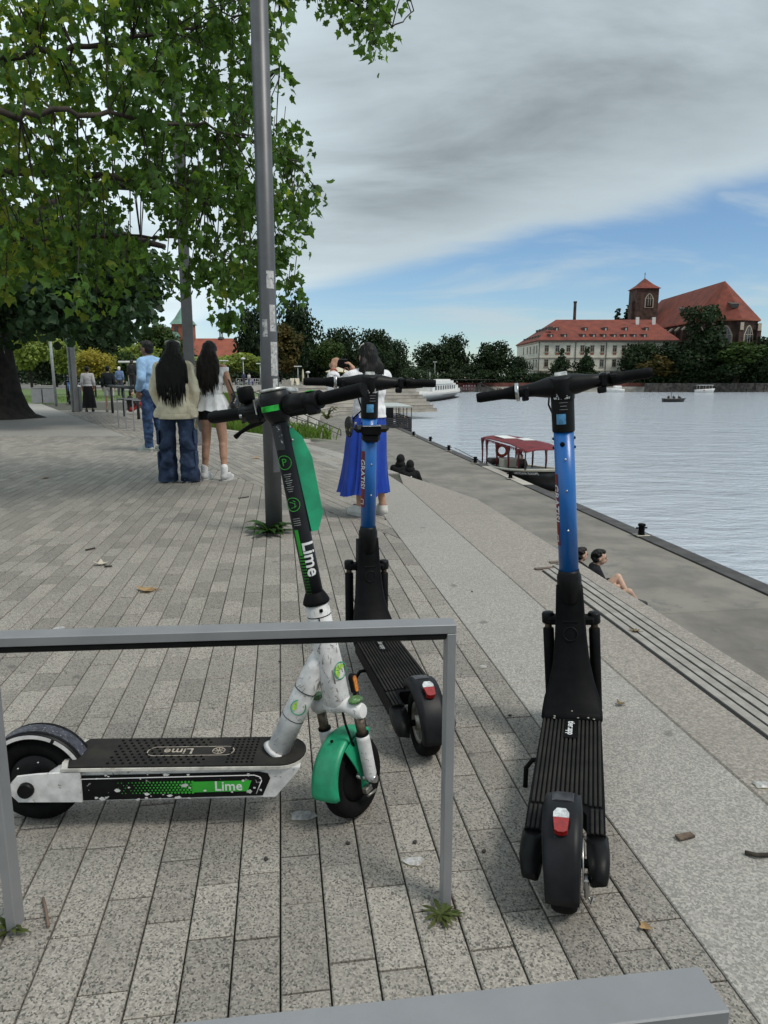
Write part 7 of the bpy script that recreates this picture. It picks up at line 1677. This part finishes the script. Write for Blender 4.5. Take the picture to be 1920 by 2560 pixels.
# ------------------------------------------------ litter on the paving
def flat_leaf(label, x, y, s, mat, rot, curl=.5, name='dry_leaf'):
    V = [Vector((a[0], a[1] - .4, curl * (a[0] ** 2 + (a[1] - .4) ** 2) * .6 + .02 * math.sin(9 * a[0]))) * s for a in [(0, .34)] + OUT]
    b = MB(); b.add(V, [tuple(map(int, f)) for f in LF]); b.tube([V[1], V[1] + Vector((.1 * s, -.45 * s, .1 * s))], .02 * s, 5); o = b.build(name, mat, None, False); o.location = G(x, y) + Vector((0, 0, .006)); o.rotation_euler = (.1, .08, rot); tag(o, label, 'leaf')
    setvar(o, [.5] * len(o.data.polygons))
m_dry = M('dry_leaf_tan', (.34, .22, .10), .8, var=.2, vs=20, trans=.1)
flat_leaf('curled tan leaf on the setts left of the lamp post foot', 366, 1477, .115, m_dry, 1.3); flat_leaf('pale crumpled leaf beyond the tan one on the setts', 252, 1412, .085, M('dry_leaf_pale', (.45, .40, .32), .8, var=.2), .4, 1.2)
flat_leaf('small yellow leaf on the setts near the girl shoes', 640, 1146, .12, m_dry, .2); flat_leaf('tiny brown leaf on the distant setts at left', 112, 1196, .10, m_dry, 2.0); flat_leaf('brown leaf on the joint right of the rack', 1612, 2322, .03, m_dry, 2.0, .4); flat_leaf('brown crumpled leaf near the wooden slats', 1585, 1582, .05, M('dry_leaf_brown', (.16, .12, .06), .9), 1.0, 1.5)
flat_leaf('small brown leaf on the granite band by the right scooter', 1549, 1763, .035, M('dry_leaf_brown', (.16, .12, .06), .9), .3, 1.5)
def stick(label, pts, r, mat=m_bark, cat='twig', name='twig'):
    b = MB(); b.tube([G(x, y) + Vector((0, 0, .006 + .004 * (i % 2))) for i, (x, y) in enumerate(pts)], r, 6); tag(b.build(name, mat), label, cat)
stick('thin brown twig beside the left rack post', ((108, 2250), (116, 2285), (122, 2322)), .0035, M('twig_brown', (.16, .11, .08), .9)); stick('dark curved twig at the right edge of the granite band', ((1862, 2136), (1890, 2146), (1935, 2142)), .006); stick('short dark bark strip on the setts at left', ((214, 1377), (238, 1373)), .006); stick('small dark bark piece behind the pale leaf', ((262, 1418), (280, 1419)), .006); stick('short dark twig on the setts near the second scooter', ((596, 1247), (622, 1244)), .006)
b = MB(); b.box((0, 0, .006), (.055, .022, .008), None, 0, .002); o = b.build('wood_chip', M('chip_brown', (.12, .085, .06), .9, var=.3, vs=40)); o.location = G(1712, 2095); o.rotation_euler = (0, .05, .35); tag(o, 'flat brown wood chip on the granite band', 'wood chip')
for x, y, s, l in ((755, 2042, .036, 'flattened pale plastic scrap beside the front wheel'), (1036, 2157, .026, 'round pale plastic scrap left of the rack post'), (1905, 1965, .03, 'pale paper scrap at the right edge of the terrazzo'), (150, 1573, .03, 'crumpled white paper scrap just behind the rack bar at left'), (1207, 1670, .016, 'tiny white paper scrap between the two blue scooters')):
    rr_ = random.Random(int(x)); b = MB(); n = 14; rg = []
    for k, q in ((1, .0), (.7, .006), (.35, .009), (.05, .006)): rg.append([(s * k * (1 + .25 * math.sin(3 * a + x) + rr_.uniform(-.1, .1)) * math.cos(a), s * .75 * k * (1 + .2 * math.cos(2 * a)) * math.sin(a), q + rr_.uniform(0, .003)) for a in [2 * math.pi * i / n for i in range(n)]])
    b.ring(rg, True, (False, True)); o = b.build('plastic_scrap', M('thin_scrap', (.52, .52, .54), .35, var=.2, vs=60, trans=.3), None, False); o.location = G(x, y) + Vector((0, 0, .002)); tag(o, l, 'scrap')
for i, (x, y) in enumerate(((700, 1655), (1037, 2107), (665, 2150), (1275, 1790), (1210, 2130), (1180, 1480), (870, 2110))):
    b = MB(); b.ball((0, 0, .003), (.008, .006, .004), 7); o = b.build('dirt_clod', M('clod', (.04, .035, .03), .95)); o.location = G(x, y); o.rotation_euler = (0, 0, i); tag(o, 'tiny dark dirt clod ' + ('left of the second scooter deck', 'beside the plastic scrap by the rack post', 'under the white scooter fork', 'left of the right scooter deck', 'left of the right scooter rear wheel', 'beyond the second scooter near the granite band', 'below the green mudguard wheel')[i], 'dirt clod', 'dirt clods on the paving')
